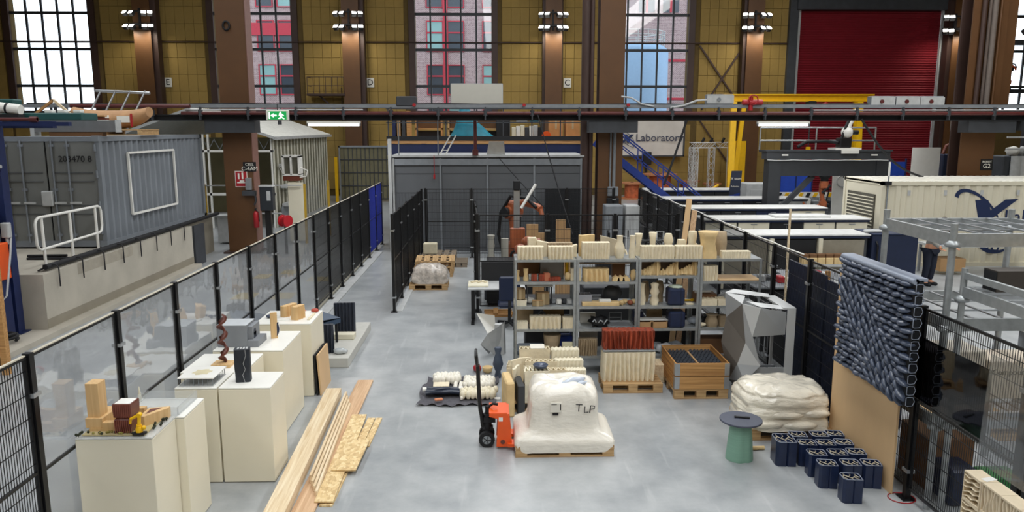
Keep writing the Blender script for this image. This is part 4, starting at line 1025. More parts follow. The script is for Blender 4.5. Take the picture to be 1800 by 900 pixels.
# ================================================================ TIMBER ON THE FLOOR
def plank(lab, p, q, w, h, m, z=0., name='timber_plank'):
    p, q = Vector(p), Vector(q); L = (q - p).length; ang = math.atan2(q.y - p.y, q.x - p.x) - PI / 2
    return S(name, MB().cbox(-w / 2, -L / 2, 0, w / 2, L / 2, h, .004), m, lab, 'timber', ((p.x + q.x) / 2, (p.y + q.y) / 2, z), ang)
plank('thick pale pine beam lying along the pedestals', (-2.19, 6.3, 0), (-2.38, 10.75, 0), .22, .13, PINE, 0, 'timber_beam')
plank('long reddish plank lying beside the pale beam', (-1.98, 6.3, 0), (-2.02, 11.4, 0), .24, .03, PINER)
for k in range(4):
    plank('thin pine batten stacked against the pale beam' , (-2.05 + k * .043, 7.9 - .1 * k, 0), (-2.17 + k * .04, 10.6 - .12 * k, 0), .03, (.10, .08, .07, .06)[k], PINE, .031)['group'] = 'thin battens beside the pale beam'
def osb(lab, x0, y0, x1, y1, z, rz):
    cx, cy = (x0 + x1) / 2, (y0 + y1) / 2
    S('strand_board', MB().box(-(x1 - x0) / 2, -(y1 - y0) / 2, 0, (x1 - x0) / 2, (y1 - y0) / 2, .018), OSB, lab, 'board', (cx, cy, z), rz)
osb('long strand board strip along the reddish plank', -1.93, 7.45, -1.73, 9.9, .031, .02)
osb('wide strand board sheet on top of the strips', -1.86, 8.15, -1.58, 9.0, .052, -.03)
osb('narrow strand board strip at the far end', -1.74, 8.95, -1.64, 9.85, .0, -.02)
osb('short strand board strip beside the far end', -1.63, 8.92, -1.55, 9.85, .0, -.03)
osb('strand board offcut poking out at the near end', -1.84, 7.42, -1.70, 8.4, .0, -.02)

# ================================================================ CENTRE OF THE FLOOR
def pallet(name, lab, loc, L=1.2, W=.8, rz=0, m=PALW, group=None):
    """stringer pallet: L along x, W along y, 0.144 high"""
    r = T(name, lab, 'pallet', loc, rz, group); n = 5
    bw = W * .145
    tm = MB().box(-L / 2, -bw / 2, .122, L / 2, bw / 2, .144).mesh('deck_board', m)
    for k in range(n): OB('deck_board', tm, r, (0, -W / 2 + bw / 2 + k * (W - bw) / (n - 1), 0))
    sm_ = MB().box(-.0725, -W / 2, .1, .0725, W / 2, .122).mesh('stringer', m)
    bl = MB().box(-.07, -.05, .022, .07, .05, .1).mesh('block', m)
    bb = MB().box(-L / 2, -.05, 0, L / 2, .05, .022).mesh('base_board', m)
    for x in (-L / 2 + .0725, 0, L / 2 - .0725):
        OB('stringer', sm_, r, (x, 0, 0))
        for y in (-W / 2 + .05, 0, W / 2 - .05): OB('block', bl, r, (x, y, 0))
    for y in (-W / 2 + .05, 0, W / 2 - .05): OB('base_board', bb, r, (0, y, 0))
    return r
# white wrapped bulk bag
pallet('wooden_pallet', 'pallet under the white wrapped bulk bag', (.86, 9.0, 0), 1.2, .86)
r = T('bulk_bag', 'white film wrapped bulk bag marked TLP on a pallet', 'bag', (.86, 9.0, .145))
def ring(z, a, b, p, cx=0, cy=0, n=56, wob=.0, sd=0):
    out = []
    for i in range(n):
        t = 2 * PI * i / n; c, s = math.cos(t), math.sin(t)
        k = 1 + wob * noise.noise(Vector((c * 2.5, s * 2.5, z * 3 + sd)))
        out.append((cx + a * k * math.copysign(abs(c) ** p, c), cy + b * k * math.copysign(abs(s) ** p, s), z + wob * .12 * noise.noise(Vector((c * 3, s * 3, sd + 7)))))
    return out
PR = [(-.09, .60, .43, .12), (.0, .612, .44, .12), (.05, .61, .44, .14), (.085, .585, .42, .18), (.115, .53, .395, .24), (.15, .47, .375, .3), (.2, .445, .365, .32), (.26, .435, .36, .33), (.33, .43, .36, .34), (.40, .43, .36, .35), (.47, .428, .36, .36), (.53, .425, .355, .38), (.585, .415, .345, .4), (.63, .40, .33, .44), (.665, .375, .305, .48), (.69, .33, .265, .55), (.70, .26, .21, .65), (.69, .17, .14, .8), (.68, .06, .05, 1)]
rg = []
for z, a, b, p_ in PR:
    rr_ = []
    for i in range(110):
        t = 2 * PI * i / 110; c, s_ = math.cos(t), math.sin(t)
        w1 = noise.noise(Vector((c * 3.2, s_ * 3.2, z * 26))) * .022 + noise.noise(Vector((c * 9, s_ * 9, z * 34 + 5))) * .011 + (noise.noise(Vector((c * 2, s_ * 2, z * 5 + 9))) * .02 if z > .02 else 0)
        k = 1 + w1 * (1.6 if z > .6 else 1) * (.35 if z < 0 else 1) / max(.35, a) * .6
        rr_.append((a * k * math.copysign(abs(c) ** p_, c), b * k * math.copysign(abs(s_) ** p_, s_), z + (.05 * noise.noise(Vector((c * a * 7, s_ * b * 7, 3))) if z > .6 else (.02 * noise.noise(Vector((c * 5, s_ * 5, 8))) if z < 0 else 0))))
    rg.append(rr_)
P('film_wrap', MB().loft(rg, False, True), WRAP, r)
P('top_fold', MB().tube([(-.02, -.18, .70), (.1, -.16, .735), (.22, -.1, .72), (.28, .02, .70)], [.02, .045, .04, .015], 8).tube([(.1, -.24, .69), (.22, -.2, .71), (.3, -.1, .69)], [.01, .035, .01], 7), M('blue_white_film', 'c9d2e0', .3, coat=.4, bump=.5, bscale=9), r)
# hand lettering traced as pen strokes on the bag front
def stroke(pts):
    out = []
    for x, z in pts: out.append((x, -.377 - .012 * (1 - abs(x) / .45), z - .04))
    return out
tl = MB()
for st_ in ([(.13, .55), (.21, .545)], [(.17, .548), (.165, .46)], [(.24, .52), (.235, .445), (.285, .45)], [(.31, .53), (.30, .44)], [(.31, .53), (.36, .525), (.355, .49), (.305, .485)]):
    tl.tube(stroke(st_), .0065, 5)
P('pen_lettering', tl, INK, r)
lb = MB().box(-.17, -.391, .51, -.06, -.386, .56).box(-.06, -.392, .48, -.05, -.386, .55)
P('printed_label', MB().box(-.175, -.388, .41, -.04, -.37, .53), M('label_white', 'e2ded2', .5), r)
P('printed_code', MB().box(-.15, -.392, .375, -.08, -.372, .40).box(-.06, -.392, .44, -.05, -.372, .515).box(-.165, -.392, .51, -.1, -.372, .515), INK, r)
P('blue_seam', MB().tube([(-.36, -.30, .52), (-.33, -.32, .56), (-.31, -.32, .52), (-.29, -.335, .55)], .006, 4), M('pen_blue', '4a5b80', .6), r)
# pallet truck
r = T('pallet_truck', 'orange hand pallet truck with black handle', 'pallet truck', (-.03, 9.0, 0))
P('pump_housing', MB().prism([(.06, .035), (.26, .035), (.22, .42), (.19, .47), (-.02, .47), (-.03, .43), (.08, .40)], -.19, -.17, 'y').prism([(.06, .035), (.26, .035), (.22, .42), (.19, .47), (-.02, .47), (-.03, .43), (.08, .40)], .17, .19, 'y').box(-.03, -.18, .455, .19, .18, .475).box(.18, -.18, .06, .22, .18, .46), ORANGE, r)
for y in (-.16, .16): P('fork', MB().box(.2, y - .08, .05, 1.25, y + .08, .09), ORANGE, r)
P('hydraulic_pump', MB().cyl((-.05, 0, .12), (-.05, 0, .40), .055, 10).cyl((-.05, 0, .40), (-.05, 0, .5), .03, 8).cyl((-.12, 0, .2), (.02, 0, .2), .05, 8).box(-.1, -.06, .3, .05, .06, .36), BLACKM, r)
for y in (-.1, .1):
    wh = P('steer_wheel', MB().cyl((-.06, y - .03, .1), (-.06, y + .03, .1), .1, 18), BLACKM, r)
    P('wheel_hub', MB().cyl((-.06, y - .034, .1), (-.06, y + .034, .1), .055, 12), M('hub_grey', '8f959a', .4), wh)
    for k in range(5): P('spoke', MB().beam((-.06, y - .036, .1), (-.06 + .075 * math.cos(k * 1.257), y - .036, .1 + .075 * math.sin(k * 1.257)), .012, .006), BLACKM, wh)
P('handle_shaft', MB().tube([(-.09, 0, .22), (-.14, 0, .45), (-.155, 0, .62), (-.17, 0, 1.05)], .026, 8).beam((-.12, -.05, .25), (-.155, 0, .62), .03).beam((-.12, .05, .25), (-.155, 0, .62), .03), BLACK, r)
P('handle_grip', MB().tube([(-.17, 0, 1.02), (-.18, -.09, 1.08), (-.19, -.1, 1.17), (-.19, -.05, 1.22), (-.19, .05, 1.22), (-.19, .1, 1.17), (-.18, .09, 1.08), (-.17, 0, 1.02)], .017, 8), BLACK, r)
P('release_lever', MB().tube([(-.02, 0, .5), (.02, -.03, .54), (.08, -.03, .53)], .018, 6), BLACKM, r)
P('badge', MB().box(.09, -.195, .37, .14, -.19, .42), WHITE, r); P('tow_eye', MB().cyl((.14, -.196, .1), (.14, -.19, .1), .03, 10), BROWNC, r)
# felt blanket with ceramic samples
def cloth(u, v):
    x = -.56 + u * 1.12; y = -.62 + v * 1.22
    e = max(0, 1 - min(u, 1 - u, v, 1 - v) * 9)
    return (x + .03 * math.sin(v * 9) * e + (v - .5) * .06, y + .025 * math.sin(u * 11) * e, .012 + e * .018 * (1 + math.sin(u * 37 + v * 21)))
r = S('felt_blanket', MB().grid(cloth, 30, 30), FELT, 'dark grey felt blanket spread on the floor under white ceramics', 'blanket', (-.53, 10.9, 0))
def cluster(name, lab, cx, cy, nx, ny, dx, dy, m, rx, hz, seed, rz=0, z=.03, cat='ceramic'):
    r = T(name, lab, cat, (cx, cy, z), rz); rnd = random.Random(seed)
    sh = MB().lathe([(rx * .5, 0), (rx, hz * .35), (rx * .85, hz * .8), (rx * .35, hz), (0, hz * 1.02)], 8).mesh('ceramic_shell', m)
    for i in range(nx):
        for j in range(ny):
            OB('ceramic_shell', sh, r, ((i - (nx - 1) / 2) * dx + rnd.uniform(-.006, .006) + (dx / 2 if j % 2 else 0), (j - (ny - 1) / 2) * dy, 0), (rnd.uniform(-.25, .1), rnd.uniform(-.2, .2), 0))
    return r
cluster('ceramic_cluster', 'white shell ceramics heaped behind the striped tile', -.74, 11.28, 6, 4, .065, .07, WHITEC, .045, .13, 1)
cluster('ceramic_cluster', 'white pointed ceramics lined up behind the cream shells', -.24, 11.08, 7, 5, .065, .075, WHITEC, .042, .12, 2)
cluster('ceramic_cluster', 'cream shell ceramics with black gaps at blanket front', -.24, 10.62, 7, 4, .07, .07, CLAY2, .046, .12, 3)
S('striped_sample', wavy(.24, .2, .07, 5, .006, 3, lev=2), CLAY, 'cream striped tile sample on the felt blanket', 'tile', (-.80, 10.97, .03), .05)
for x, lab in ((-.585, 'left'), (-.5, 'right')): S('white_tube', MB().cbox(-.03, -.11, 0, .03, .11, .06, .012), WHITEC, 'short white ceramic tube in the blanket middle', 'tube', (x, 11.02, .03), 0, 'white tubes on the blanket')
S('cream_rod', MB().cyl((-.07, -.14, .05), (.03, .12, .05), .035, 10), CLAY2, 'cream ceramic rod lying aslant beside the white tubes', 'rod', (-.38, 11.2, .03))
r = T('ribbed_bundle', 'dark blue ribbed bundle lying on the felt blanket', 'bundle', (-.76, 10.7, .03), .05)
for k in range(5): P('ribbed_tube', MB().tube([(-.25 + i * .05, -.08 + k * .045 + .01 * math.sin(i * .9 + k), .05 + .02 * math.sin(k * 2 + i * .3)) for i in range(11)], .03, 7), M('blue_black_plastic', '232c3d', .35, var=.2), r)
for x in (-.27, .27): P('white_cap', MB().cyl((x - .03, .05, .07), (x + .03, .05, .07), .035, 8), WHITE, r)
S('white_strip', MB().cbox(-.02, -.16, 0, .02, .16, .05, .01), WHITEC, 'white ceramic strip between the bundle and cream shells', 'strip', (-.47, 10.62, .03))
S('orange_offcut', MB().cbox(-.06, -.03, 0, .06, .03, .03, .008), M('terracotta', 'c9825e', .7), 'small terracotta offcut on the blanket edge', 'offcut', (-.8, 10.42, .045), .3)
# loose pieces on the floor by the shelves
def vase(prof, n=20, fn=None): return MB().lathe(prof, n, fn=fn)
S('slate_vase', vase([(.05, 0), (.055, .04), (.04, .1), (.085, .22), (.06, .34), (.04, .4), (.06, .48), (.05, .5)], 18), M('slate_blue_vase', '3f4a5c', .45), 'tall slate blue waisted vase standing on the floor', 'vase', (.07, 11.55, 0))
S('red_ball_toy', MB().ball((0, 0, .06), .07, 10, 7, 1, 1, .9, .3, 3), RED, 'red and white ribbed ball on the floor', 'sample', (-.27, 11.85, 0))
S('wicker_bowl', MB().lathe([(.04, 0), (.07, .02), (.09, .09), (.08, .1), (.06, .03)], 12), TAN, 'small tan bowl on the floor beside the slate vase', 'bowl', (-.1, 11.8, 0))
r = T('faceted_cladding', 'folded light grey metal facet piece standing between desk and slate vase', 'sculpture', (.02, 12.75, 0), 0)
fv = [(-.32, .1, .74), (.0, .0, .72), (.02, .05, .45), (-.12, -.1, .42), (-.25, -.02, .2), (.04, -.08, .52), (.18, .05, .6), (.2, .1, 0), (.0, 0, 0), (-.1, .05, .0), (.06, .2, .3)]
P('white_facet', MB().add(fv, [(0, 1, 2), (0, 2, 3)]), WHITE, r); P('dark_facet', MB().add(fv, [(3, 2, 10, 4), (4, 10, 9)]), M('facet_mid', 'a5a9ab', .5), r); P('grey_facet', MB().add(fv, [(5, 6, 7, 8), (3, 5, 8, 4), (2, 6, 5), (6, 10, 7)]), LGREY, r)
P('steel_spine', MB().box(.0, .0, 0, .16, .12, .55), LGREY, r)
# group of ribbed blocks behind the bulk bag
def hollow(w, d, h, n=7):
    """corrugated sandwich block standing on edge: two skins and a zigzag core open at the top"""
    m = MB(); t = .008
    m.box(-w / 2, -d / 2, 0, w / 2, -d / 2 + t, h).box(-w / 2, d / 2 - t, 0, w / 2, d / 2, h).box(-w / 2 + .002, -d / 2 + t, .001, w / 2 - .002, d / 2 - t, h * .9)
    for k in range(n * 2):
        x0 = -w / 2 + k * w / (2 * n); x1 = x0 + w / (2 * n); y0, y1 = (-d / 2 + t, d / 2 - t) if k % 2 == 0 else (d / 2 - t, -d / 2 + t)
        m.beam((x0, y0, h * .95), (x1, y1, h * .95), .012, h * .1)
    return m
pallet('wooden_pallet', 'pallet under the cream ribbed blocks behind the bulk bag', (.74, 10.55, 0), 1.2, 1.0)
def on(z): return z
specs = [(.62, 10.98, .46, .16, .52, 'tall'), (1.08, 10.95, .42, .16, .5, 'broad'), (.70, 10.72, .46, .14, .40, 'low'), (1.12, 10.74, .42, .14, .40, 'short'), (.80, 10.5, .5, .14, .34, 'plain'), (1.2, 10.53, .3, .14, .32, 'small')]
names = ['tall cream zigzag core block at back of the ribbed stack', 'broad cream ribbed block behind the short ribbed block', 'low zigzag core block in the second stack row', 'short cream ribbed block in the second stack row', 'plain cream core block at the stack front', 'small ribbed block at the stack front corner']
for (x, y, w_, d_, h_, k), nm in zip(specs, names):
    S('ribbed_block', hollow(w_, d_, h_) if k in ('tall', 'low', 'plain') else wavy(w_, d_, h_, 7, .012, 3, lev=3, ph=.4, spiky=.03), CLAY if k in ('tall', 'low', 'plain') else CLAY2, nm, 'block', (x, y, .145))
S('white_tile', MB().cbox(-.11, -.06, 0, .11, .06, .02, .004), WHITEC, 'white tile lying on the zigzag core block', 'tile', (.66, 10.98, .67), (.25, 0, .0))
S('folded_sculpture', MB().loft([[(x, -.02 + .06 * math.sin(x * 18), z) for x in (-.1, -.05, 0, .05, .1)] + [(x, .02 + .06 * math.sin(x * 18), z) for x in (.1, .05, 0, -.05, -.1)] for z in (0, .2, .42)]), CLAY2, 'tall pale folded panel behind the pallet truck', 'panel', (.32, 10.35, .145), .6)
S('hooped_sculpture', MB().loft([[(x * (1 + z * .3), -.02 + .1 * math.sin(x * 9 + z * 3), z) for x in (-.15, -.08, 0, .08, .15)] + [(x * (1 + z * .3), .02 + .1 * math.sin(x * 9 + z * 3), z) for x in (.15, .08, 0, -.08, -.15)] for z in (0, .12, .26, .4)]), CLAY, 'curled beige panel behind the wrapped bag', 'panel', (.42, 10.75, .145), .2)
S('round_core_block', hollow(.34, .26, .46, 6), CLAY2, 'cream block with open zigzag core beside the wrapped bag', 'block', (.60, 10.16, .145), .05)
S('blue_bowl', MB().lathe([(.03, 0), (.09, .01), (.11, .05), (.1, .055), (.05, .02)], 14), SLATE, 'slate blue dish on the open core block', 'dish', (.66, 10.16, .61))
S('dark_strip_block', MB().cbox(-.05, -.22, 0, .05, .22, .44, .01), DGREY, 'dark grey slab standing beside the open core block', 'slab', (.36, 10.12, .0), .1)
S('segment_block', MB().cbox(-.06, -.25, 0, .06, .25, .5, .02), TAN, 'tan segmented slab standing behind the pallet truck', 'slab', (.2, 10.1, 0), .12)
S('white_rod', MB().cbox(-.08, -.03, 0, .08, .03, .03, .008), WHITE, 'short white rod lying behind the pallet truck', 'rod', (.02, 10.55, 0))
S('cream_edge_block', hollow(.3, .12, .42, 5), CLAY, 'cream core block standing upright on the floor by the rack leg', 'block', (.27, 10.98, 0), 1.45)
# red-brown ribbed wall on a cream ribbed wall
pallet('wooden_pallet', 'pallet under the red brown and cream ribbed wall', (2.1, 11.05, 0), .9, .56)
S('cream_ribbed_wall', wavy(.8, .26, .44, 11, .03, 8, lev=7, ph=1.0), CLAY, 'cream ribbed wall piece standing on a pallet', 'wall piece', (2.06, 11.06, .145))
S('divider_board', MB().box(-.4, -.14, 0, .4, .14, .025), LSTEEL, 'grey board lying between the cream and red ribbed walls', 'board', (2.06, 11.08, .60))
S('red_ribbed_wall', wavy(.78, .22, .28, 12, .028, 9, lev=7, ph=1.3), REDC, 'red brown ribbed wall piece on the grey board', 'wall piece', (2.06, 11.1, .626))
S('timber_offcut', MB().cbox(-.12, -.16, 0, .12, .16, .3, .01), PINE, 'pale timber block between red wall and the pallet box', 'timber', (2.58, 11.38, .0))
# pallet box of anthracite blocks
pallet('wooden_pallet', 'pallet under the wooden collar box of dark blocks', (3.06, 10.98, 0), .8, .96)
r = T('pallet_box', 'pine pallet box with galvanised corner hinges', 'box', (3.06, 10.98, .145), 0)
for lev in (0, 1):
    z = lev * .205
    for k, (x0, y0, x1, y1) in enumerate(((-.4, -.48, .4, -.46), (-.4, .46, .4, .48), (-.4, -.46, -.38, .46), (.38, -.46, .4, .46))):
        for q in (0, 1): P('board', MB().box(x0, y0, z + q * .1 + .003, x1, y1, z + q * .1 + .098), CRATE if k < 2 else wood('crate_pine_side', '8a5c2f', 'b98747', .65, 'Y', 2.0), r)
    for x in (-.4, .4):
        for y in (-.48, .48): P('corner_hinge', MB().box(x - (.004 if x < 0 else .07), y - (.004 if y < 0 else .0), z + .01, x + (.07 if x < 0 else .004), y + (.0 if y < 0 else .004), z + .195).box(x - (.004 if x < 0 else 0), y - (.0 if y < 0 else .07), z + .01, x + (0 if x < 0 else .004), y + (.07 if y < 0 else 0), z + .195), LSTEEL, r)
ab = MB()
prof = [(-.085, 0), (.085, 0), (.085, .3), (.06, .33), (.035, .30), (.01, .335), (-.02, .30), (-.05, .335), (-.085, .3)]
ab.prism(prof, -.05, .05, 'y').box(-.085, -.056, 0, .085, -.05, .27).box(-.085, .05, 0, .085, .056, .27)
am = ab.mesh('anthracite_block', ANTH)
for i in range(4):
    for j in range(7):
        x = 3.06 + (-.275, -.1, .112, .287)[i]; y = 10.98 - .39 + j * .13
        tag(OB('anthracite_block', am, None, (x, y, .16), (0, 0, 0)), 'dark anthracite profiled block packed inside the pallet box', 'block', 'anthracite blocks in the pallet box')
S('packing_card', MB().box(-.015, -.42, 0, .015, .42, .3), CARD, 'cardboard divider between the anthracite blocks', 'cardboard', (3.075, 10.98, .16))
S('plate_stack', MB().cbox(-.03, -.3, 0, .03, .3, .42, .01), BROWNC, 'dark brown board leaning beside the pallet box', 'board', (3.53, 11.3, 0), .05)
# celadon side table
r = T('side_table', 'round side table with green folded base and slate top', 'table', (2.97, 8.5, 0))
P('base', MB().lathe([(.165, 0), (.165, .03), (.15, .2), (.135, .36), (.125, .475)], 32, fn=lambda t, z: 1 - .12 * max(0, math.cos(3 * (t + 1.45))) ** 6), GREEN, r)
P('top', MB().lathe([(.24, .475), (.25, .48), (.25, .497), (.245, .5)], 40), M('slate_top', '4c5160', .55), r)
r = T('remote_control', 'black remote control lying on the round side table', 'remote', (2.99, 8.52, .5), -.25)
P('body', MB().cbox(-.09, -.018, 0, .09, .018, .02, .004), BLACKM, r); P('button_row', MB().box(-.07, -.01, .02, .03, .01, .022), DGREY, r)

# ================================================================ STORAGE RACKS AND THEIR CONTENTS
SX, SY, SW, SD = .33, 11.62, .985, .55
UN = ['the rack beside the desk', 'the second rack from the desk', 'the third rack from the desk', 'the rack by the mesh fence']
LN = ['top', 'second', 'third', 'fourth', 'bottom']
LZ = [[1.90, 1.54, 1.14, .77, .32]] * 2 + [[1.90, 1.63, 1.14, .77, .32]] + [[1.90, 1.54, 1.14, .77, .32]]
for u in range(4):
    r = T('storage_rack', 'galvanised boltless storage rack, ' + ['standing beside the desk', 'second from the desk', 'third from the desk', 'standing by the mesh fence'][u], 'rack', (SX + u * SW, SY, 0), 0)
    um = MB().box(0, 0, 0, .04, .004, 1.9).box(0, 0, 0, .004, .04, 1.9).mesh('upright', STEEL)
    for x, y, a in ((0.003, 0, 0), (SW - .003, 0, PI / 2), (0.003, SD, -PI / 2), (SW - .003, SD, PI)): OB('upright', um, r, (x, y, 0), a)
    for z in LZ[u]:
        s_ = P('shelf', MB().box(.008, .01, z - .012, SW - .008, SD - .01, z), STEEL, r)
        P('shelf_lip', MB().box(.008, .004, z - .04, SW - .008, .012, z + .0), STEEL, s_); P('shelf_lip', MB().box(.008, SD - .012, z - .04, SW - .008, SD - .004, z), STEEL, s_)
def it(name, mb, m, u, lev, x, y, desc, cat, rz=0, dz=0, parts=None):
    lab = '%s on %s shelf of %s' % (desc, LN[lev], UN[u])
    loc = (SX + u * SW + x, SY + y, LZ[u][lev] + dz)
    if parts is None: return S(name, mb, m, lab, cat, loc, rz)
    r = T(name, lab, cat, loc, rz)
    for n_, b_, m_ in parts: P(n_, b_, m_, r)
    return r
def bx(w, d, h, c=.006): return MB().cbox(-w / 2, -d / 2, 0, w / 2, d / 2, h, c)
def vz(prof, k=0., tw=0.): return MB().lathe(prof, 20, fn=(lambda t, z: 1 + k * math.sin(5 * t + tw * z)) if k else None)
WAIST = [(.06, 0), (.065, .05), (.04, .2), (.06, .33), (.065, .36), (.05, .36)]
BOTTLE = [(.06, 0), (.085, .1), (.08, .17), (.045, .26), (.045, .34), (.05, .36)]
SWELL = [(.07, 0), (.06, .08), (.05, .15), (.08, .25), (.06, .33), (.05, .36)]
# top shelf
it('ribbed_block', wavy(.41, .16, .2, 7, .022, 1), CLAY, 0, 0, .26, .11, 'cream ribbed block', 'block')
it('ribbed_block', wavy(.40, .15, .2, 7, .022, 2), CLAY, 0, 0, .74, .11, 'drooping ribbed block', 'block')
it('ribbed_block', wavy(.41, .14, .22, 8, .014, 3), GREIGE, 0, 0, .74, .36, 'far ribbed block', 'block')
it('slab_block', bx(.14, .12, .30), CLAY, 0, 0, .3, .38, 'upright cream slab', 'block', .1)
it('wedge_block', MB().prism([(-.09, 0), (.09, 0), (.07, .22), (-.12, .26)], -.06, .06, 'y'), CLAY, 0, 0, .49, .36, 'leaning cream wedge', 'block')
it('ball_motor', MB().ball((0, 0, .1), .1, 10, 7, 1, .9, .9, .2, 3), M('rust_red', '8a4a30', .6), 0, 0, .11, .42, 'rust red lump', 'sample')
it('wedge_block', MB().prism([(-.07, 0), (.06, 0), (.07, .2), (-.06, .17)], -.06, .06, 'y'), CLAY, 0, 0, .95, .3, 'small cream wedge', 'block')
it('ribbed_block', wavy(.43, .17, .26, 10, .012, 4), CLAY, 1, 0, .31, .12, 'tall finely ribbed block', 'block')
it('folded_block', MB().loft([[(x, -.03 + .04 * math.sin(x * 20), z) for x in (-.13, -.07, 0, .07, .13)] + [(x, .05 + .04 * math.sin(x * 20), z) for x in (.13, .07, 0, -.07, -.13)] for z in (0, .16, .34)]), TAN, 1, 0, .2, .38, 'yellowish folded block', 'block', .1)
it('slab_block', MB().prism([(-.13, 0), (.13, 0), (.14, .26), (-.14, .33)], -.03, .03, 'y'), M('grey_clay', 'b9ae98', .8, bump=.2), 1, 0, .56, .38, 'grey clay slab', 'block')
it('bottle_vase', vz(BOTTLE, .05), CLAY, 1, 0, .70, .14, 'cream bottle vase', 'vase')
it('bottle_vase', vz([(.05, 0), (.055, .08), (.04, .2), (.04, .33), (.045, .36)], .04), CLAY, 1, 0, .90, .14, 'slim cream vase', 'vase')
it('small_arch', MB().tube([(-.05, 0, .02), (-.03, 0, .09), (.03, 0, .09), (.05, 0, .02)], .018, 7), CLAY, 1, 0, .8, .35, 'tiny cream arch', 'sample')
it('ribbed_block', wavy(.53, .16, .2, 10, .012, 6), CLAY, 2, 0, .31, .12, 'wide shallow ribbed block', 'block')
it('ribbed_block', wavy(.43, .16, .2, 8, .016, 7), CLAY, 2, 0, .81, .12, 'ribbed block with scalloped edge', 'block')
it('waisted_vase', vz(WAIST), CLAY, 2, 0, .06, .38, 'slim waisted vase', 'vase')
it('waisted_vase', vz([(.06, 0), (.05, .1), (.045, .18), (.05, .28), (.065, .38), (.055, .38)]), CLAY, 2, 0, .29, .38, 'flaring waisted vase', 'vase')
it('waisted_vase', vz(SWELL), CLAY, 2, 0, .54, .36, 'bulging cream vase', 'vase')
it('trapezoid_block', MB().prism([(-.08, 0), (.08, 0), (.06, .26), (-.05, .26)], -.06, .06, 'y'), CLAY, 2, 0, .75, .36, 'plain trapezoid block', 'block')
it('twisted_vase', vz([(.09, 0), (.085, .12), (.06, .22), (.07, .34), (.06, .40)], .10, 9), CLAY, 2, 0, .93, .36, 'twisted cream vase', 'vase')
it('fluted_vase', vz([(.15, 0), (.145, .08), (.115, .22), (.13, .34), (.16, .42), (.14, .41)], .03), TAN, 3, 0, .15, .16, 'large tan fluted vase', 'vase')
it('drum_block', vz([(.12, 0), (.125, .2), (.12, .38), (.1, .38)], .05, 14), GREIGE, 3, 0, .40, .42, 'grey brown dimpled drum', 'drum')
it('low_block', wavy(.46, .14, .11, 11, .008, 9, lev=3), CLAY, 3, 0, .58, .12, 'low ribbed cream bar', 'block')
it('small_block', bx(.09, .1, .2), CLAY, 3, 0, -.02, .36, 'small cream block', 'block')
r_ = T('metal_wreath', 'dark crumpled metal mesh behind the vases on the top shelf', 'mesh', (SX + 2 * SW + .32, SY + .46, 1.9))
P('tangle', MB().tube([(.18 * math.cos(t * 1.3) * (1 + .2 * math.sin(t * 3.1)), .05 * math.sin(t * 2.7), .14 + .1 * math.sin(t * 1.9)) for t in [k * .35 for k in range(90)]], .009, 5), DGREY, r_)
# second shelf
for k, (x, h_, m_) in enumerate(((.05, .17, TAN), (.19, .2, TAN))): it('tan_vase', vz([(.04, 0), (.045, .04), (.03, h_ * .5), (.04, h_)]), m_, 0, 1, x, .12, ('stubby tan vase', 'slim tan vase')[k], 'vase')
for k, (x, m_, c_) in enumerate(((.32, REDC, 'terracotta cube'), (.44, REDC, 'terracotta ring block'), (.52, M('pale_red_clay', 'b96f50', .7), 'pale terracotta knot'), (.64, REDC, 'long terracotta bar'))):
    it('terracotta_piece', bx(.09 if k < 3 else .2, .1, (.11, .11, .13, .06)[k]), m_, 0, 1, x, .12, c_, 'sample', .1 * k)
it('clear_crate', MB().cbox(-.19, -.1, 0, .19, .1, .28, .01), M('smoky_crate', '6a645a', .3, coat=.4), 0, 1, .62, .38, 'smoky plastic crate', 'crate')
it('yellow_chain', MB().tube([(.0, .02 * math.sin(k), .3 - k * .03) for k in range(9)], .03, 6), YELLOW, 0, 1, .86, .3, 'yellow chain hanging', 'chain')
it('white_tray', bx(.22, .2, .06), WHITE, 0, 1, .36, .32, 'white tray', 'tray')
it('tan_knot', MB().ball((0, 0, .07), .07, 9, 7, .8, .7, 1., .4, 2), TAN, 0, 1, .86, .12, 'tan knotted piece', 'sample')
it('cardboard_offcut', bx(.36, .03, .3), CARDD, 0, 1, .25, .46, 'dark cardboard sheet', 'cardboard')
it('cream_slab', bx(.08, .12, .2), CLAY, 0, 1, .94, .14, 'narrow cream slab', 'slab')
it('scalloped_block', wavy(.41, .2, .2, 5, .025, 12, lev=6, ph=.6), TAN, 1, 1, .32, .13, 'honey scalloped block', 'block')
it('cream_slab', bx(.07, .1, .2), CLAY, 1, 1, .045, .12, 'cream slab end', 'slab')
it('long_board', bx(.85, .2, .02), M('pinkish_board', 'b7a392', .7), 1, 1, .48, .36, 'long thin board', 'board', 0, .24)
it('board_prop', bx(.2, .16, .24), CARDD, 1, 1, .72, .36, 'dark box under the board', 'box')
it('black_tray', MB().prism([(-.17, 0), (.17, 0), (.12, .06), (-.1, .06)], -.09, .09, 'y'), BLACKM, 1, 1, .32, .34, 'black tray', 'tray', 0, .262)
for k, x in enumerate((.64, .72, .8)): it('zigzag_piece', MB().prism([(-.06, 0), (.06, 0), (.05, .05), (.0, .09), (-.05, .05)], -.05, .05, 'y'), TAN, 1, 1, x, .1, 'small tan zigzag piece', 'sample')['group'] = 'tan zigzag pieces on the rack'
it('tan_stack', MB().ball((0, 0, .09), .08, 9, 7, .6, .6, 1.1, .4, 5), TAN, 1, 1, .92, .12, 'tan lumpy column', 'sample')
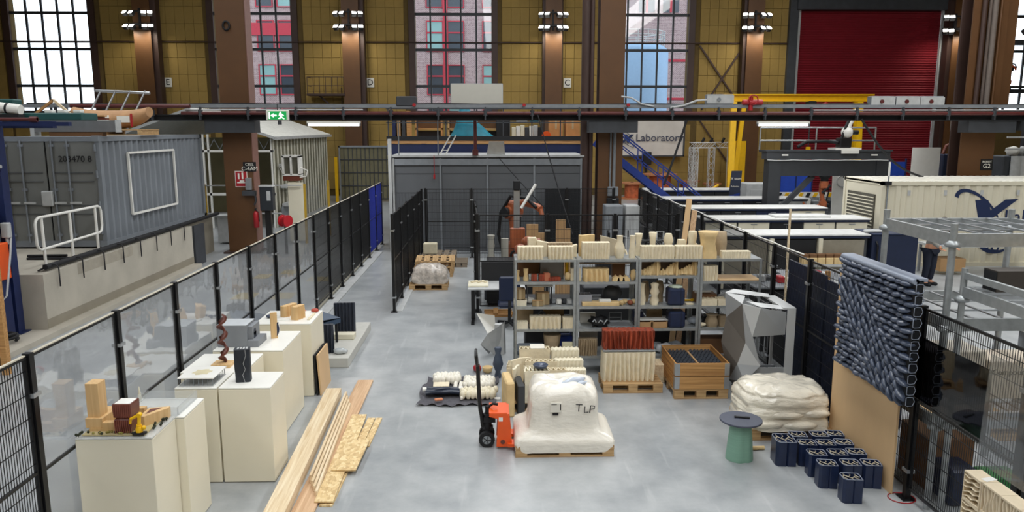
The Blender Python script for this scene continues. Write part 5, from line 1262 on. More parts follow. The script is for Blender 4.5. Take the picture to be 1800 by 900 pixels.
def heap(seed):
    m = MB(); rnd = random.Random(seed)
    for k in range(9):
        x = -.15 + k * .038; h_ = .05 + .2 * (k / 8) ** 1.2
        m.tube([(x + rnd.uniform(-.02, .02), -.02 + rnd.uniform(-.03, .03), 0), (x + rnd.uniform(-.02, .02), -.02, h_ * .5), (x + .02 + rnd.uniform(-.02, .02), rnd.uniform(-.02, .03), h_)], [.035, .03, .02], 7)
    return m
for k, x in enumerate((.18, .49, .79)):
    it('carved_relief', None, None, 2, 1, x, .14, ('carved relief nearest second rack', 'tan carved relief between two others', 'tan carved relief nearest the fence')[k], 'relief', parts=[('carving', heap(k), TAN), ('backing_board', MB().box(-.17, .06, 0, .13, .1, .25), M('dark_board', '5d4a38', .7)), ('side_board', MB().box(.12, -.09, 0, .145, .06, .25), TAN)])
it('ribbed_sample', wavy(.26, .12, .24, 5, .02, 15, flare=-.0), CLAY, 3, 1, .17, .12, 'greyish ribbed sample', 'block', .25)
it('long_board', bx(.66, .4, .03), PLY, 3, 1, .64, .22, 'wide plywood board', 'board', .0)
it('paper_scrap', MB().add([(-.08, 0, 0), (.07, .03, .0), (.0, .02, .12), (.1, .05, .1)], [(0, 1, 2), (1, 3, 2)]), WHITE, 3, 1, .12, .35, 'crumpled white paper', 'paper')
# third shelf
def carton(w, d, h): return [('carton', bx(w, d, h), M('grey_card', '93805f', .85)), ('flap', MB().box(-w / 2, -d / 2 - .004, h, w / 2, d * .1, h + .006), CARD), ('tape', MB().box(-.02, -d / 2 - .006, 0, .02, -d / 2, h), M('tape', 'b8a582', .4))]
it('carton', None, None, 0, 2, .10, .2, 'small grey cardboard carton', 'carton', .0, .10, carton(.16, .2, .16))
it('core_tile', hollow(.2, .16, .09, 4), CLAY2, 0, 2, .10, .16, 'cream core tile', 'tile')
it('carton', None, None, 0, 2, .46, .22, 'angled cardboard carton', 'carton', .12, 0, carton(.2, .2, .19))
it('carton', None, None, 0, 2, .38, .08, 'low cardboard carton', 'carton', -.05, 0, carton(.18, .1, .09))
for k in range(5): it('camera_part', MB().cbox(-.04, -.04, 0, .04, .04, .08, .01).cyl((0, -.06, .04), (0, -.03, .04), .03, 8), (BLACKM, GREY, WHITE, DGREY, LGREY)[k], 0, 2, .56 + k * .085, .2 + .05 * (k % 2), ('black', 'grey', 'white', 'charcoal', 'pale')[k] + ' camera part', 'equipment')
it('white_parcel', MB().ball((0, 0, .05), .07, 9, 6, 1.3, .8, .7, .4, 9), WHITE, 0, 2, .26, .26, 'white wrapped parcel', 'parcel')
it('upper_tray', bx(.42, .3, .03), LGREY, 0, 2, .42, .3, 'pale tray', 'tray', 0, .29)
for x in (-.2, .19): P('tray_leg', MB().box(x, -.1, -.29, x + .01, .1, 0), DGREY, bpy.data.objects['upper_tray'])
it('silver_core', hollow(.28, .2, .17, 5), M('silver_film', 'a9adb8', .3, .5), 1, 2, .12, .2, 'silver zigzag core', 'core')
it('black_sack', MB().ball((0, 0, .13), .15, 12, 8, 1.1, .7, .95, .35, 4), DGREY, 1, 2, .62, .36, 'dark grey sack', 'sack')
it('long_bar', bx(.6, .14, .06), TAN, 1, 2, .40, .10, 'long honey coloured bar', 'bar')
it('white_packet', bx(.19, .08, .04), WHITE, 1, 2, .47, .08, 'white packet', 'packet', 0, .061)
for k in range(4): it('tan_chunk', MB().ball((0, 0, .04), .05, 9, 6, 1, 1, .8, .5, k), TAN if k != 2 else M('rust_red', '8a4a30'), 1, 2, .74 + k * .07, .1 + .08 * (k % 2), ('round', 'flat', 'rusty', 'broken')[k] + ' tan chunk', 'sample')
it('tool_bundle', MB().cyl((-.2, 0, .03), (.2, .04, .03), .03, 8).cyl((-.1, .1, .05), (.1, .1, .05), .05, 8), GREY, 1, 2, .36, .34, 'grey tool bundle', 'tool')
it('waisted_vase', vz([(.055, 0), (.065, .08), (.05, .18), (.04, .28), (.055, .35)], .05, 6), CLAY, 2, 2, .09, .14, 'slim twisting vase', 'vase')
it('knobbly_vase', vz([(.06, 0), (.075, .07), (.045, .14), (.075, .21), (.05, .28), (.065, .34), (.04, .36)], .08, 12), CLAY, 2, 2, .29, .12, 'knobbly cream vase', 'vase')
it('greige_vase', vz([(.07, 0), (.06, .1), (.075, .22), (.05, .34)], .1, 8), GREIGE, 2, 2, .42, .36, 'grey brown twisted vase', 'vase')
it('greige_vase', vz([(.06, 0), (.07, .16), (.05, .33)], .1, 8), GREIGE, 2, 2, .19, .38, 'grey brown slender vase', 'vase')
def bin_(h): return [('bin_shell', MB().cbox(-.135, -.12, 0, .135, .12, h, .03), NAVY), ('bin_groove', MB().box(.06, -.124, 0, .066, -.118, h), BLACKM), ('paper_fill', MB().ball((0, 0, h + .01), .1, 9, 6, 1.2, 1, .35, .4, 2), M('pale_green_paper', 'c9d6c4', .7))]
it('navy_bin', None, None, 2, 2, .63, .14, 'navy bin full of papers', 'bin', 0, 0, bin_(.28))
it('yellow_tool', MB().cyl((-.16, 0, .015), (.16, 0, .015), .015, 8).cbox(.1, -.02, 0, .18, .02, .035, .005), YELLOW, 2, 2, .84, .35, 'yellow handled tool', 'tool')
it('flat_tile', bx(.12, .1, .02), CLAY, 2, 2, .86, .12, 'flat beige tile', 'tile')
it('brown_carton', bx(.34, .25, .14), CARDD, 3, 2, .18, .34, 'dark brown carton', 'carton', 0, .0)
it('zigzag_tile', hollow(.27, .22, .1, 4), CLAY, 3, 2, .16, .12, 'beige zigzag tile', 'tile')
it('zigzag_tile', hollow(.15, .2, .1, 2), CLAY, 3, 2, .39, .12, 'short beige zigzag tile', 'tile')
it('white_shaft', MB().cyl((-.15, 0, .02), (.12, .02, .02), .02, 8), WHITE, 3, 2, .16, .3, 'white shaft', 'tool', 0, .145)
it('grey_wrap', MB().ball((0, 0, .06), .1, 10, 6, 1.2, .8, .7, .3, 6), LGREY, 3, 2, .52, .34, 'grey wrapped lump', 'parcel')
# fourth shelf
it('patterned_block', hollow(.2, .14, .11, 4), CLAY2, 0, 3, .12, .1, 'small patterned core block', 'block')
it('ribbed_block', wavy(.50, .16, .2, 7, .018, 21), CLAY, 0, 3, .50, .11, 'wide cream ribbed block', 'block')
it('ribbed_block', wavy(.18, .14, .18, 4, .006, 22), CLAY, 0, 3, .87, .10, 'small square ribbed block', 'block')
it('dark_boards', bx(.3, .04, .28), GREIGE, 0, 3, .17, .36, 'grey brown leaning boards', 'board')
it('dark_boards', bx(.34, .04, .26), M('brown_board', '8a7352', .8), 0, 3, .66, .4, 'brown leaning board', 'board')
it('headset', MB().tube([(.05 * math.cos(t), 0, .06 + .06 * math.sin(t)) for t in [k * .35 for k in range(11)]], .015, 6).cyl((-.05, -.02, .04), (-.05, .02, .04), .03, 8), M('blue_grey', '5a6a80', .5), 0, 3, .46, .3, 'blue grey headset', 'headset', 0, .1)
P('stand', MB().box(-.07, -.06, -.1, .07, .06, .015), BLACKM, bpy.data.objects['headset'])
r_ = it('crumpled_bag', MB().ball((0, 0, .08), .14, 14, 8, 1.15, .8, .65, .6, 8), BLACKM, 1, 3, .4, .18, 'crumpled black film bag', 'bag')
P('silver_fold', MB().tube([(-.12 + k * .03, -.11 + .02 * math.sin(k), .1 + .035 * math.sin(k * 1.8)) for k in range(9)], .014, 5), LSTEEL, r_)
it('metal_sheet', bx(.6, .3, .008), LSTEEL, 1, 3, .62, .3, 'bright metal sheet', 'sheet')
it('white_box_file', bx(.26, .05, .17), WHITE, 1, 3, .24, .42, 'white box file', 'file')
it('wire_rack', MB().tube([(-.1, 0, 0), (-.1, 0, .16), (.1, 0, .16), (.1, 0, .02)], .01, 5).tube([(-.1, 0, .08), (.1, 0, .08)], .01, 5), GREY, 1, 3, .7, .4, 'small wire rack', 'rack', 0, .008)
def tray_(w): return [('tray', MB().box(-w / 2, -.12, 0, w / 2, .12, .012).box(-w / 2, -.12, 0, w / 2, -.105, .1).box(-w / 2, .105, 0, w / 2, .12, .12).box(-w / 2, -.12, 0, -w / 2 + .012, .12, .11).box(w / 2 - .012, -.12, 0, w / 2, .12, .11), CARD), ('paper_stack', MB().box(-w / 2 + .02, -.1, .012, w / 2 - .02, .1, .09), CARDD), ('top_sheet', MB().box(-w / 2 + .01, -.08, .12, w / 2 + .02, .12, .124), WHITE)]
it('card_tray', None, None, 2, 3, .12, .14, 'open cardboard tray', 'tray', 0, 0, tray_(.24))
it('card_tray', None, None, 2, 3, .37, .14, 'second cardboard tray with white sheet', 'tray', .05, 0, tray_(.24))
it('navy_bin', None, None, 2, 3, .65, .14, 'plain navy bin', 'bin', 0, 0, bin_(.27)[:2])
it('blue_crate', bx(.14, .2, .2), DBLUE, 2, 3, .09, .4, 'dark blue crate', 'crate')
it('greige_folder', bx(.26, .06, .22), GREIGE, 2, 3, .36, .42, 'grey brown folder', 'folder')
it('gathered_vase', vz([(.09, 0), (.11, .06), (.09, .12), (.075, .16), (.095, .2)], .08), GREIGE, 3, 3, .26, .14, 'gathered beige vase', 'vase')
it('gathered_vase', vz([(.08, 0), (.08, .1), (.07, .18)], .1), GREIGE, 3, 3, .44, .16, 'squat beige vase', 'vase')
it('tyre_stack', hollow(.3, .2, .12, 5), BLACKM, 3, 3, .32, .4, 'black cellular block', 'block', 0, .0)
it('white_pouch', MB().ball((0, 0, .06), .1, 10, 6, 1.2, .8, .6, .3, 3), M('pale_blue_pouch', 'b9c2cf', .4), 3, 3, .02, .3, 'pale blue pouch', 'pouch')
it('beige_lump', MB().ball((0, 0, .04), .07, 9, 6, 1.2, .8, .5, .3, 1), CLAY, 3, 3, .07, .1, 'beige lump', 'sample')
# bottom shelf
it('greige_pot', vz([(.11, 0), (.12, .1), (.13, .2), (.145, .32), (.125, .32)], .04, 5), GREIGE, 0, 4, .62, .2, 'large grey brown pot', 'pot')
it('cream_board_box', bx(.17, .08, .22), M('cream_board', 'd8d2b0', .6), 0, 4, .86, .06, 'upright cream board', 'board')
it('blue_bin', bx(.2, .2, .26), BLUE, 0, 4, .86, .36, 'blue plastic bin', 'bin')
it('felt_pile', bx(.46, .4, .1, .03), M('blue_grey_felt', '6d747c', .9), 0, 4, .28, .26, 'folded grey felt pile', 'felt')
it('ribbed_greige', wavy(.31, .14, .27, 8, .022, 31, ph=1.5), GREIGE, 1, 4, .2, .1, 'dark greige ribbed block', 'block')
it('grey_hardboard', MB().box(-.15, -.01, 0, .15, .01, .34), LGREY, 1, 4, .25, .34, 'grey panel', 'panel')
for k in range(4): it('plastic_bag', MB().ball((0, 0, .07), .13, 11, 7, 1.2, .9, .7, .4, k + 11), (LGREY, GREY, M('white_film', 'd5d8dc', .3), GREY)[k], 2, 4, .12 + k * .19, .16 + .12 * (k % 2), ('pale', 'dark', 'white', 'crushed')[k] + ' plastic bag', 'bag')
it('dark_carton', bx(.7, .3, .24), CARDD, 3, 4, .42, .24, 'long dark carton', 'carton')
# two boards standing behind the racks
for k, (m_, lab, x0, x1) in enumerate(((PLY, 'pale board leaning upright behind the third rack', 3.02, 3.36), (PINER, 'reddish board leaning upright behind the third rack', 3.13, 3.46))):
    S('leaning_board', MB().beam((x0, 12.35, 0), (x1, 12.75, 2.75 - .2 * k), .09, .03, up=(0, 1, 0)), m_, lab, 'board')
S('broom_stick', MB().cyl((5.3, 13.2, .0), (5.38, 13.4, 2.5), .022, 8), PINE, 'upright wooden pole beyond the guard fence before the benches', 'pole')

# ================================================================ ROBOT CELL, DESK, PALLETS
r = T('office_desk', 'grey desk with dark legs beside the robot cell', 'desk', (.05, 15.0, 0))
P('table_top', MB().cbox(-.57, -.2, .72, .6, .6, .75, .006), LGREY, r)
for x in (-.47, .5): P('leg', MB().box(x - .04, .15, .04, x + .04, .22, .72).box(x - .035, -.2, 0, x + .035, .55, .04), BLACK, r)
P('privacy_screen', MB().box(-.3, .62, .6, .7, .66, 1.15), BLACKM, r)
r = T('foam_tray', 'pale foam sheet with small clay pieces on the desk', 'tray', (-.32, 15.2, .75))
P('sheet', MB().cbox(-.2, -.25, 0, .22, .25, .04, .008), CREAM, r)
for k in range(7): P('clay_piece', MB().ball((-.12 + .045 * k, .05 + .04 * (k % 3), .055), .035, 7, 5, 1.1, .8, .6, .3, k), CLAY, r)
r = T('office_chair', 'dark blue office chair tucked at the desk', 'chair', (.32, 14.65, 0))
P('seat', MB().cbox(-.23, -.22, .44, .23, .22, .52, .03), NAVYP, r); P('backrest', MB().cbox(-.21, -.26, .58, .21, -.2, 1.08, .03), NAVYP, r); P('column', MB().cyl((0, 0, .1), (0, 0, .44), .03, 8), BLACKM, r); P('back_post', MB().box(-.03, -.25, .44, .03, -.21, .7), BLACKM, r)
for k in range(5):
    a = k * 1.257; l_ = P('base_arm', MB().beam((0, 0, .1), (.28 * math.cos(a), .28 * math.sin(a), .08), .045, .03), BLACKM, r)
    P('castor', MB().cyl((.27 * math.cos(a) - .02, .27 * math.sin(a), .03), (.27 * math.cos(a) + .02, .27 * math.sin(a), .03), .03, 8), BLACKM, l_)
S('scrap_timber', MB().box(-.3, -.3, 0, .3, -.2, .05).box(-.28, -.1, 0, .32, .0, .05).box(-.3, .1, 0, .3, .2, .05).box(-.1, -.3, .05, .0, .2, .08), CRATE, 'brown slats lying under the black cabinet by the desk', 'timber', (.1, 15.75, 0))
S('black_cabinet', MB().cbox(-.3, -.25, .09, .42, .25, 1.05, .01).box(-.28, -.2, 0, -.22, .2, .09).box(.34, -.2, 0, .4, .2, .09), BLACKM, 'black cabinet behind the desk in the robot cell', 'cabinet', (.15, 16.6, 0))
def robot(lab, loc, rz, m, sc=1., hang=False):
    r = T('industrial_robot', lab, 'robot', loc, rz); r.scale = (sc, sc, sc * (-1 if hang else 1))
    P('base', MB().lathe([(.3, 0), (.3, .08), (.22, .12), (.2, .3)], 16), BLACKM, r)
    P('turret', MB().cyl((0, 0, .3), (0, 0, .52), .24, 16).cbox(-.2, -.22, .4, .24, .22, .72, .05), m, r)
    P('counterbalance', MB().cyl((-.3, .15, .5), (.1, .15, .95), .08, 10), BLACKM, r)
    P('lower_arm', MB().tube([(.1, -.05, .6), (.12, -.05, .9), (.05, -.05, 1.25), (.0, -.05, 1.5)], [.16, .13, .12, .15], 12), m, r)
    e = P('elbow', MB().cyl((.0, -.26, 1.52), (.0, .2, 1.52), .17, 14).cbox(-.2, -.2, 1.45, .2, .16, 1.8, .06), m, r)
    P('motor', MB().cyl((.0, -.34, 1.52), (.0, -.26, 1.52), .13, 12).cyl((-.3, .0, 1.62), (-.2, .0, 1.62), .09, 10), BLACKM, e)
    P('forearm', MB().tube([(.1, 0, 1.68), (.45, 0, 1.78), (.85, 0, 1.72)], [.13, .1, .075], 12), m, r)
    P('wrist', MB().cyl((.85, 0, 1.72), (1.0, 0, 1.66), .09, 10).cyl((1.0, 0, 1.66), (1.05, 0, 1.5), .06, 10), m, r)
    P('cable_harness', MB().tube([(-.2, -.2, .4), (-.32, -.25, .9), (-.2, -.28, 1.5), (.1, -.2, 1.95), (.6, -.12, 1.92), (.95, -.1, 1.7)], .045, 7), BLACKM, r)
    return r
r = robot('orange robot arm folded upright in the guarded cell', (.50, 18.1, .55), -.85, RORANGE, .92)
r2 = T('robot_plinth', 'dark steel plinth carrying the orange cell robot', 'plinth', (.55, 18.0, 0))
P('column', MB().cbox(-.35, -.35, .02, .35, .35, .5, .02), DGREY, r2); P('plate', MB().box(-.42, -.42, .5, .42, .42, .549), GREY, r2); P('foot', MB().box(-.45, -.45, 0, .45, .45, .02), BLACKM, r2)
r = T('print_head', 'white and steel tool head hanging at the cell robot wrist', 'tool', (.55, 17.4, 1.9))
P('linear_rail', MB().box(-.07, -.04, -.3, .07, .04, .62), LSTEEL, r); P('motor', MB().cbox(-.08, -.08, .62, .08, .08, .85, .02), BLACKM, r); P('orange_guard', MB().cbox(-.16, -.06, -.75, .2, .06, -.25, .03), RORANGE, r); P('support_rod', MB().cyl((.1, 0, .2), (.45, .1, .75), .035, 8), WHITE, r); P('hose_coil', MB().tube([(.0 + .14 * math.cos(t), -.08, -.9 + .12 * math.sin(t)) for t in [k * .5 for k in range(26)]], .03, 6), BLACKM, r); P('mount', MB().box(-.05, .0, -.9, .05, .05, -.7), GREY, r)
P('guide_post', MB().box(-.03, .02, -1.9, .03, .06, -.6), GREY, r)
for k, (x, h_) in enumerate(((-.05, .9), (.27, .85))):
    r = T('clay_column', ('lumpy pale printed column in the robot cell', 'plain pale printed column in the robot cell')[k], 'sample', (x, 17.2, 0))
    P('stand', MB().cbox(-.16, -.16, 0, .16, .16, .62, .02), DGREY, r)
    P('print', MB().lathe([(.12, .62), (.1, .75), (.07, .85), (.09, 1.0), (.06, 1.1), (.085, 1.25), (.07, 1.4), (.09, 1.5)] if k == 0 else [(.09, .62), (.085, 1.0), (.09, 1.42)], 12), M('print_grey', 'a9a79d', .7), r)
for k, (x, w_, h_, l) in enumerate(((.98, .42, 1.85, 'wide cardboard sheet behind the robot cell fence'), (1.62, .34, 1.95, 'narrow cardboard sheet behind the robot cell fence'))):
    S('cardboard_sheet', MB().box(-w_ / 2, -.03, 0, w_ / 2, .03, h_ - .3).box(-w_ / 2, -.03, h_ - .3, w_ * .15, .03, h_ - .1), CARD, l, 'cardboard', (x, 17.2, .0))
S('rust_motor', MB().ball((0, 0, .14), .14, 12, 8, 1.3, .9, .9, .1, 1).cyl((.1, 0, .14), (.25, 0, .14), .08, 10), RORANGE, 'small rusty orange motor behind the racks', 'motor', (.78, 16.2, 1.35))
P('motor_stand', MB().box(-.08, -.08, -1.35, .08, .08, .03), BLACKM, bpy.data.objects['rust_motor'])
S('black_curtain', MB().box(-.55, -.05, 0, .55, .05, 2.05), M('curtain_black', '17191d', .8), 'black matt panel in front of the grey booth', 'panel', (2.2, 23.6, 0))
for k, (x, y, h_, lab) in enumerate(((3.65, 17.8, 1.6, 'black machine frame inside the robot cell corner'), (2.9, 18.6, 1.35, 'dark control desk inside the robot cell'))):
    r = T('cell_machine', lab, 'machine', (x, y, 0))
    P('cabinet', MB().cbox(-.3, -.25, 0, .3, .25, h_ * .6, .02), BLACKM, r); P('top_plate', MB().box(-.45, -.3, h_ * .6, .45, .3, h_ * .6 + .04), GREY, r); P('mast', MB().box(-.03, -.03, h_ * .6, .03, .03, h_), BLACK, r); P('handle', MB().tube([(.25, -.2, h_ * .6), (.25, -.2, h_ * .95), (.4, -.2, h_ * .95), (.4, -.2, h_ * .6)], .02, 6), LGREY, r)
for k, (x, w_) in enumerate(((3.62, .5), (4.05, .4))):
    r = T('control_cabinet', ('grey control cabinet behind the cell machines', 'white control cabinet with round gauge behind the cell')[k], 'cabinet', (x - .15 + .1 * k, 21.6, 0))
    P('body', MB().cbox(-w_ / 2, -.3, 0, w_ / 2, .3, 1.75, .02), GREY if k == 0 else LGREY, r); P('door_line', MB().box(-w_ / 2 + .03, -.305, .1, w_ / 2 - .03, -.3, 1.65), GREY if k == 0 else LGREY, r); P('handle', MB().box(-w_ / 2 + .06, -.33, .85, -w_ / 2 + .09, -.305, 1.05), BLACKM, r)
# pallets along the freestanding fence
pallet('wooden_pallet', 'pallet under the milky wrapped load by the fence', (-1.6, 18.5, 0), .95, .7)
r = T('wrapped_load', 'milky film wrapped load on a pallet by the fence', 'load', (-1.57, 18.5, .145))
P('film', MB().loft([ring(0, .42, .33, .3, n=32, wob=.08), ring(.08, .46, .35, .3, n=32, wob=.15, sd=5), ring(.16, .42, .33, .35, n=32, wob=.2, sd=2), ring(.26, .43, .33, .4, n=32, wob=.22, sd=1), ring(.36, .37, .29, .45, n=32, wob=.28, sd=3), ring(.43, .28, .22, .5, n=32, wob=.35, sd=8), ring(.46, .14, .11, .7, n=32, wob=.3, sd=3)]), MILKY, r)
for k in range(3): pallet('wooden_pallet', ('lowest pale pallet in the stack behind the wrapped load', 'middle pale pallet in the stack behind the wrapped load', 'topmost pale pallet in the stack behind the wrapped load')[k], (-1.62 + .02 * k, 20.3, .145 * k), 1.0, 1.05, PI / 2 + .02 * k)
for k in range(2): pallet('wooden_pallet', ('lower weathered grey pallet at the end of the fence', 'upper weathered grey pallet at the end of the fence')[k], (-1.6, 22.05, .145 * k), 1.0, 1.0, PI / 2, PALD)
pallet('wooden_pallet', 'single brown pallet beside the weathered stack', (-1.0, 21.6, 0), .5, .8, 0, PALD)
S('foam_cube', MB().cbox(-.2, -.15, 0, .2, .15, .32, .02), M('foam_cream', 'c9c1a8', .8), 'cream foam cube on the weathered pallets', 'block', (-1.85, 21.9, .29))

# ================================================================ GREY BOOTH AND MEZZANINE
r = STR('grey_booth', None, None, (-3.2, 24.0, 0), 'large grey steel booth standing beneath the mezzanine')
P('body', MB().box(0.02, .03, 0, 6.05, 2.4, 3.05), BOOTH, r)
for k in range(4):
    x0 = .1 + k * 1.49
    pn = P('panel', MB().box(x0, -.0, .15, x0 + 1.42, .03, 2.75), BOOTH, r)
    P('panel_fold', MB().box(x0 + .02, -.008, 2.5, x0 + 1.4, 0, 2.52).box(x0 + .02, -.008, 1.9, x0 + 1.4, 0, 1.91), DGREY, pn)
    rb_ = MB()
    for q in range(14): rb_.box(x0 + .05 + q * .098, -.01, .2, x0 + .1 + q * .098, .0, 1.88)
    P('rib_field', rb_, BOOTH, pn)
for k in range(5): P('seam_post', MB().box(.02 + k * 1.49, -.04, 0, .08 + k * 1.49, .02, 3.0), LGREY if k == 0 else GREY, r)
P('roof_edge', MB().box(-.02, -.06, 3.03, 6.1, 2.5, 3.09), LGREY, r); P('corner_post', MB().box(-.1, -.08, 0, .0, .1, 3.6), LGREY, r)
P('lintel_band', MB().box(.1, -.05, 2.78, 6.0, -.02, 2.98), GREY, r)  # lighter grey strip across the top of the booth front
S('roof_box', MB().prism([(-.3, 0), (.3, 0), (.26, .42), (-.22, .42)], -.2, .2, 'y'), LSTEEL, 'silver foil box on the grey booth roof', 'box', (.1, 24.6, 3.09))
S('roof_ladder', MB().beam((-.1, 0, 0), (.25, 0, .62), .06, .04).beam((.08, 0, 0), (.43, 0, .62), .06, .04).beam((.0, 0, .15), (.2, 0, .15), .03).beam((.15, 0, .4), (.35, 0, .4), .03), WHITE, 'short white ladder leaning on the booth roof edge', 'ladder', (-1.6, 24.3, 3.09))
S('red_drop_pipe', MB().cyl((0, 0, .12), (0, 0, 1.15), .05, 8).cyl((0, 0, .0), (0, 0, .18), .1, 10), DRED, 'dark red pipe dropping onto the grey booth roof', 'pipe', (-.55, 23.9, 3.09))
for x in (-2.95, -1.72): S('drop_rod', MB().cyl((0, 0, 0), (0, 0, 1.1), .02, 6), GREY, 'thin grey rod dropping onto the grey booth roof', 'rod', (x, 23.9, 3.09), 0, 'drop rods above the booth')
S('pendant_switch', MB().cyl((0, 0, .1), (0, 0, .75), .012, 5).cbox(-.03, -.03, 0, .03, .03, .14, .01), RED, 'red and white pendant switch hanging on the booth front', 'switch', (-1.85, 23.88, 2.35))
r = STR('mezzanine', None, None, (-3.7, 26.6, 0), 'blue steel mezzanine deck behind the grey booth')
P('deck', MB().box(0, 0, 3.4, 7.1, 4.0, 3.5), wood('deck_edge_wood', 'a9794a', 'c99b68', .6, 'X'), r)
P('fascia_beam', MB().box(0, .05, 3.0, 7.1, .12, 3.38), DBLUE, r)
for x in (.1, 1.2, 3.6, 6.9): P('leg', MB().box(x, .1, 0, x + .16, .26, 3.4), DBLUE, r)
P('kick_plate', MB().box(0, -.02, 3.5, 7.1, .02, 3.66), BLACKM, r)
rl = MB()
for k in range(8): rl.box(.05 + k, 0, 3.5, .09 + k, .04, 4.6)
for z in (4.1, 4.58): rl.box(0, 0, z, 7.1, .04, z + .04)
P('guard_rail', rl, DGREY, r)
P('blue_sheet', MB().box(.1, .14, 3.02, 2.5, .2, 3.3), M('sheet_blue', '2c4f8f', .5, var=.3, scale=2), r)
MX = -3.7
def mz(name, mb, m, x, y, lab, cat, rz=0, dz=0): return S(name, mb, m, lab, cat, (MX + x, 26.6 + y, 3.5 + dz), rz)
def frame_rack(lab, x, w, h, m):
    r = T('timber_rack', lab, 'frame', (MX + x, 28.4, 3.5))
    for xx in (-w / 2, w / 2 - .06): P('stile', MB().box(xx, -.3, 0, xx + .06, .3, h), m, r)
    for z in (0.02, h * .4, h - .05): P('rail', MB().box(-w / 2, -.3, z, w / 2, .3, z + .05), m, r)
    P('filling', MB().box(-w / 2 + .08, -.1, h * .45, w / 2 - .08, .25, h * .85), CARDD, r); P('filling', MB().box(-w / 2 + .08, -.1, .08, w / 2 - .08, .25, h * .35), BLACKM, r)
frame_rack('open timber frame shelf on the mezzanine beside the upright boards', 1.35, 1.0, .95, CRATE)
frame_rack('wide pale timber frame behind the teal tarpaulin', 3.0, 1.9, .95, PALW)
for k in range(4): mz('stacked_board', MB().box(-.06, -.3, 0, .06, .3, .85 + .06 * k), (DBLUE, CARD, DGREY, CRATE)[k], .2 + k * .17, .8, ('blue', 'cardboard', 'dark grey', 'brown')[k] + ' upright board at the mezzanine corner', 'board', 0)
def tarp(u, v):
    x = -.85 + 1.95 * u; h_ = .95 * math.exp(-((x + .25) / .28) ** 2) + .45 * math.exp(-((x - .2) / .5) ** 2) + .25 * max(0, 1 - abs(x) / 1.1)
    y = -.35 + .7 * v; s_ = math.sin(PI * v) ** .6
    return (x, y, h_ * s_ * (1 + .12 * noise.noise(Vector((x * 4, y * 4, 1)))) + .0)
mz('teal_tarpaulin', MB().grid(tarp, 30, 12), TEAL, 2.9, .45, 'crumpled teal tarpaulin heaped on the mezzanine', 'tarpaulin')
mz('black_crate', MB().cbox(-.25, -.3, 0, .25, .3, .7, .02), BLACKM, 4.08, 1.5, 'black crate beside the teal tarpaulin', 'crate')
for k in range(7): mz('white_binder', MB().cbox(-.07, -.15, 0, .07, .15, .46 + .04 * (k % 3), .01), (CREAM, WHITE, CREAM, DGREY, WHITE, LGREY, BLACKM)[k], 4.45 + k * .155, .5, ('first cream', 'first white', 'second cream', 'dark grey', 'second white', 'pale grey', 'black')[k] + ' box file on the mezzanine floor', 'box file')
mz('white_shelf', MB().box(-.6, -.2, .0, -.57, .2, .95).box(.57, -.2, 0, .6, .2, .95).box(-.6, -.2, .62, .6, .2, .66).box(-.6, -.2, .92, .6, .2, .95), DGREY, 4.9, .9, 'dark open shelf standing behind the box files', 'shelf')
mz('white_carton', MB().cbox(-.2, -.12, 0, .2, .12, .2, .01), WHITE, 4.75, .9, 'white carton on the dark mezzanine shelf', 'carton', 0, .66)
mz('teal_carton', MB().cbox(-.15, -.12, 0, .15, .12, .22, .01), TEAL, 5.2, .9, 'teal carton on the dark mezzanine shelf', 'carton', 0, .66)
for k, x in enumerate((5.95, 6.55)):
    r = T('cardboard_box', ('cardboard box on the mezzanine beside the box files', 'tall cardboard box at the mezzanine end')[k], 'box', (MX + x, 27.3, 3.5))
    P('carton', MB().cbox(-.25, -.25, 0, .25, .25, .9 - .1 * k, .01), M('orange_cardboard', 'c08a55', .8), r); P('tape', MB().box(-.03, -.256, .4, .03, -.25, .9 - .1 * k), M('tape', 'b8a582'), r)
S('orange_reel_small', MB().cyl((0, -.05, .17), (0, .05, .17), .16, 14).cyl((0, -.08, .17), (0, .08, .17), .05, 8), ORANGE, 'orange cable drum on the mezzanine floor', 'drum', (MX + 5.6, 26.85, 3.5))
# blue stairs down from the mezzanine
r = T('blue_stairs', 'blue steel stairs descending behind the brown column', 'stairs', (3.9, 28.2, 0))
a0, a1 = Vector((0, 0, 3.5)), Vector((4.3, 0, .0))
for y in (0, .9):
    P('stringer', MB().beam((0, y, 3.4), (4.3, y, .1), .06, .26), BLUE, r)
    P('handrail', MB().beam((0, y, 4.45), (4.3, y, 1.15), .05, .05).beam((0, y, 4.0), (4.3, y, .7), .04, .04), BLUE, r)
    for k in range(6): P('baluster', MB().box(.1 + k * .8 - .02, y - .02, 3.4 - (.1 + k * .8) * .767, .1 + k * .8 + .02, y + .02, 4.42 - (.1 + k * .8) * .767), BLUE, r)
tm = MB().box(-.14, 0, -.02, .14, .9, .02).mesh('tread', GREY)
for k in range(16): OB('tread', tm, r, (.2 + k * .26, 0, 3.25 - k * .2))

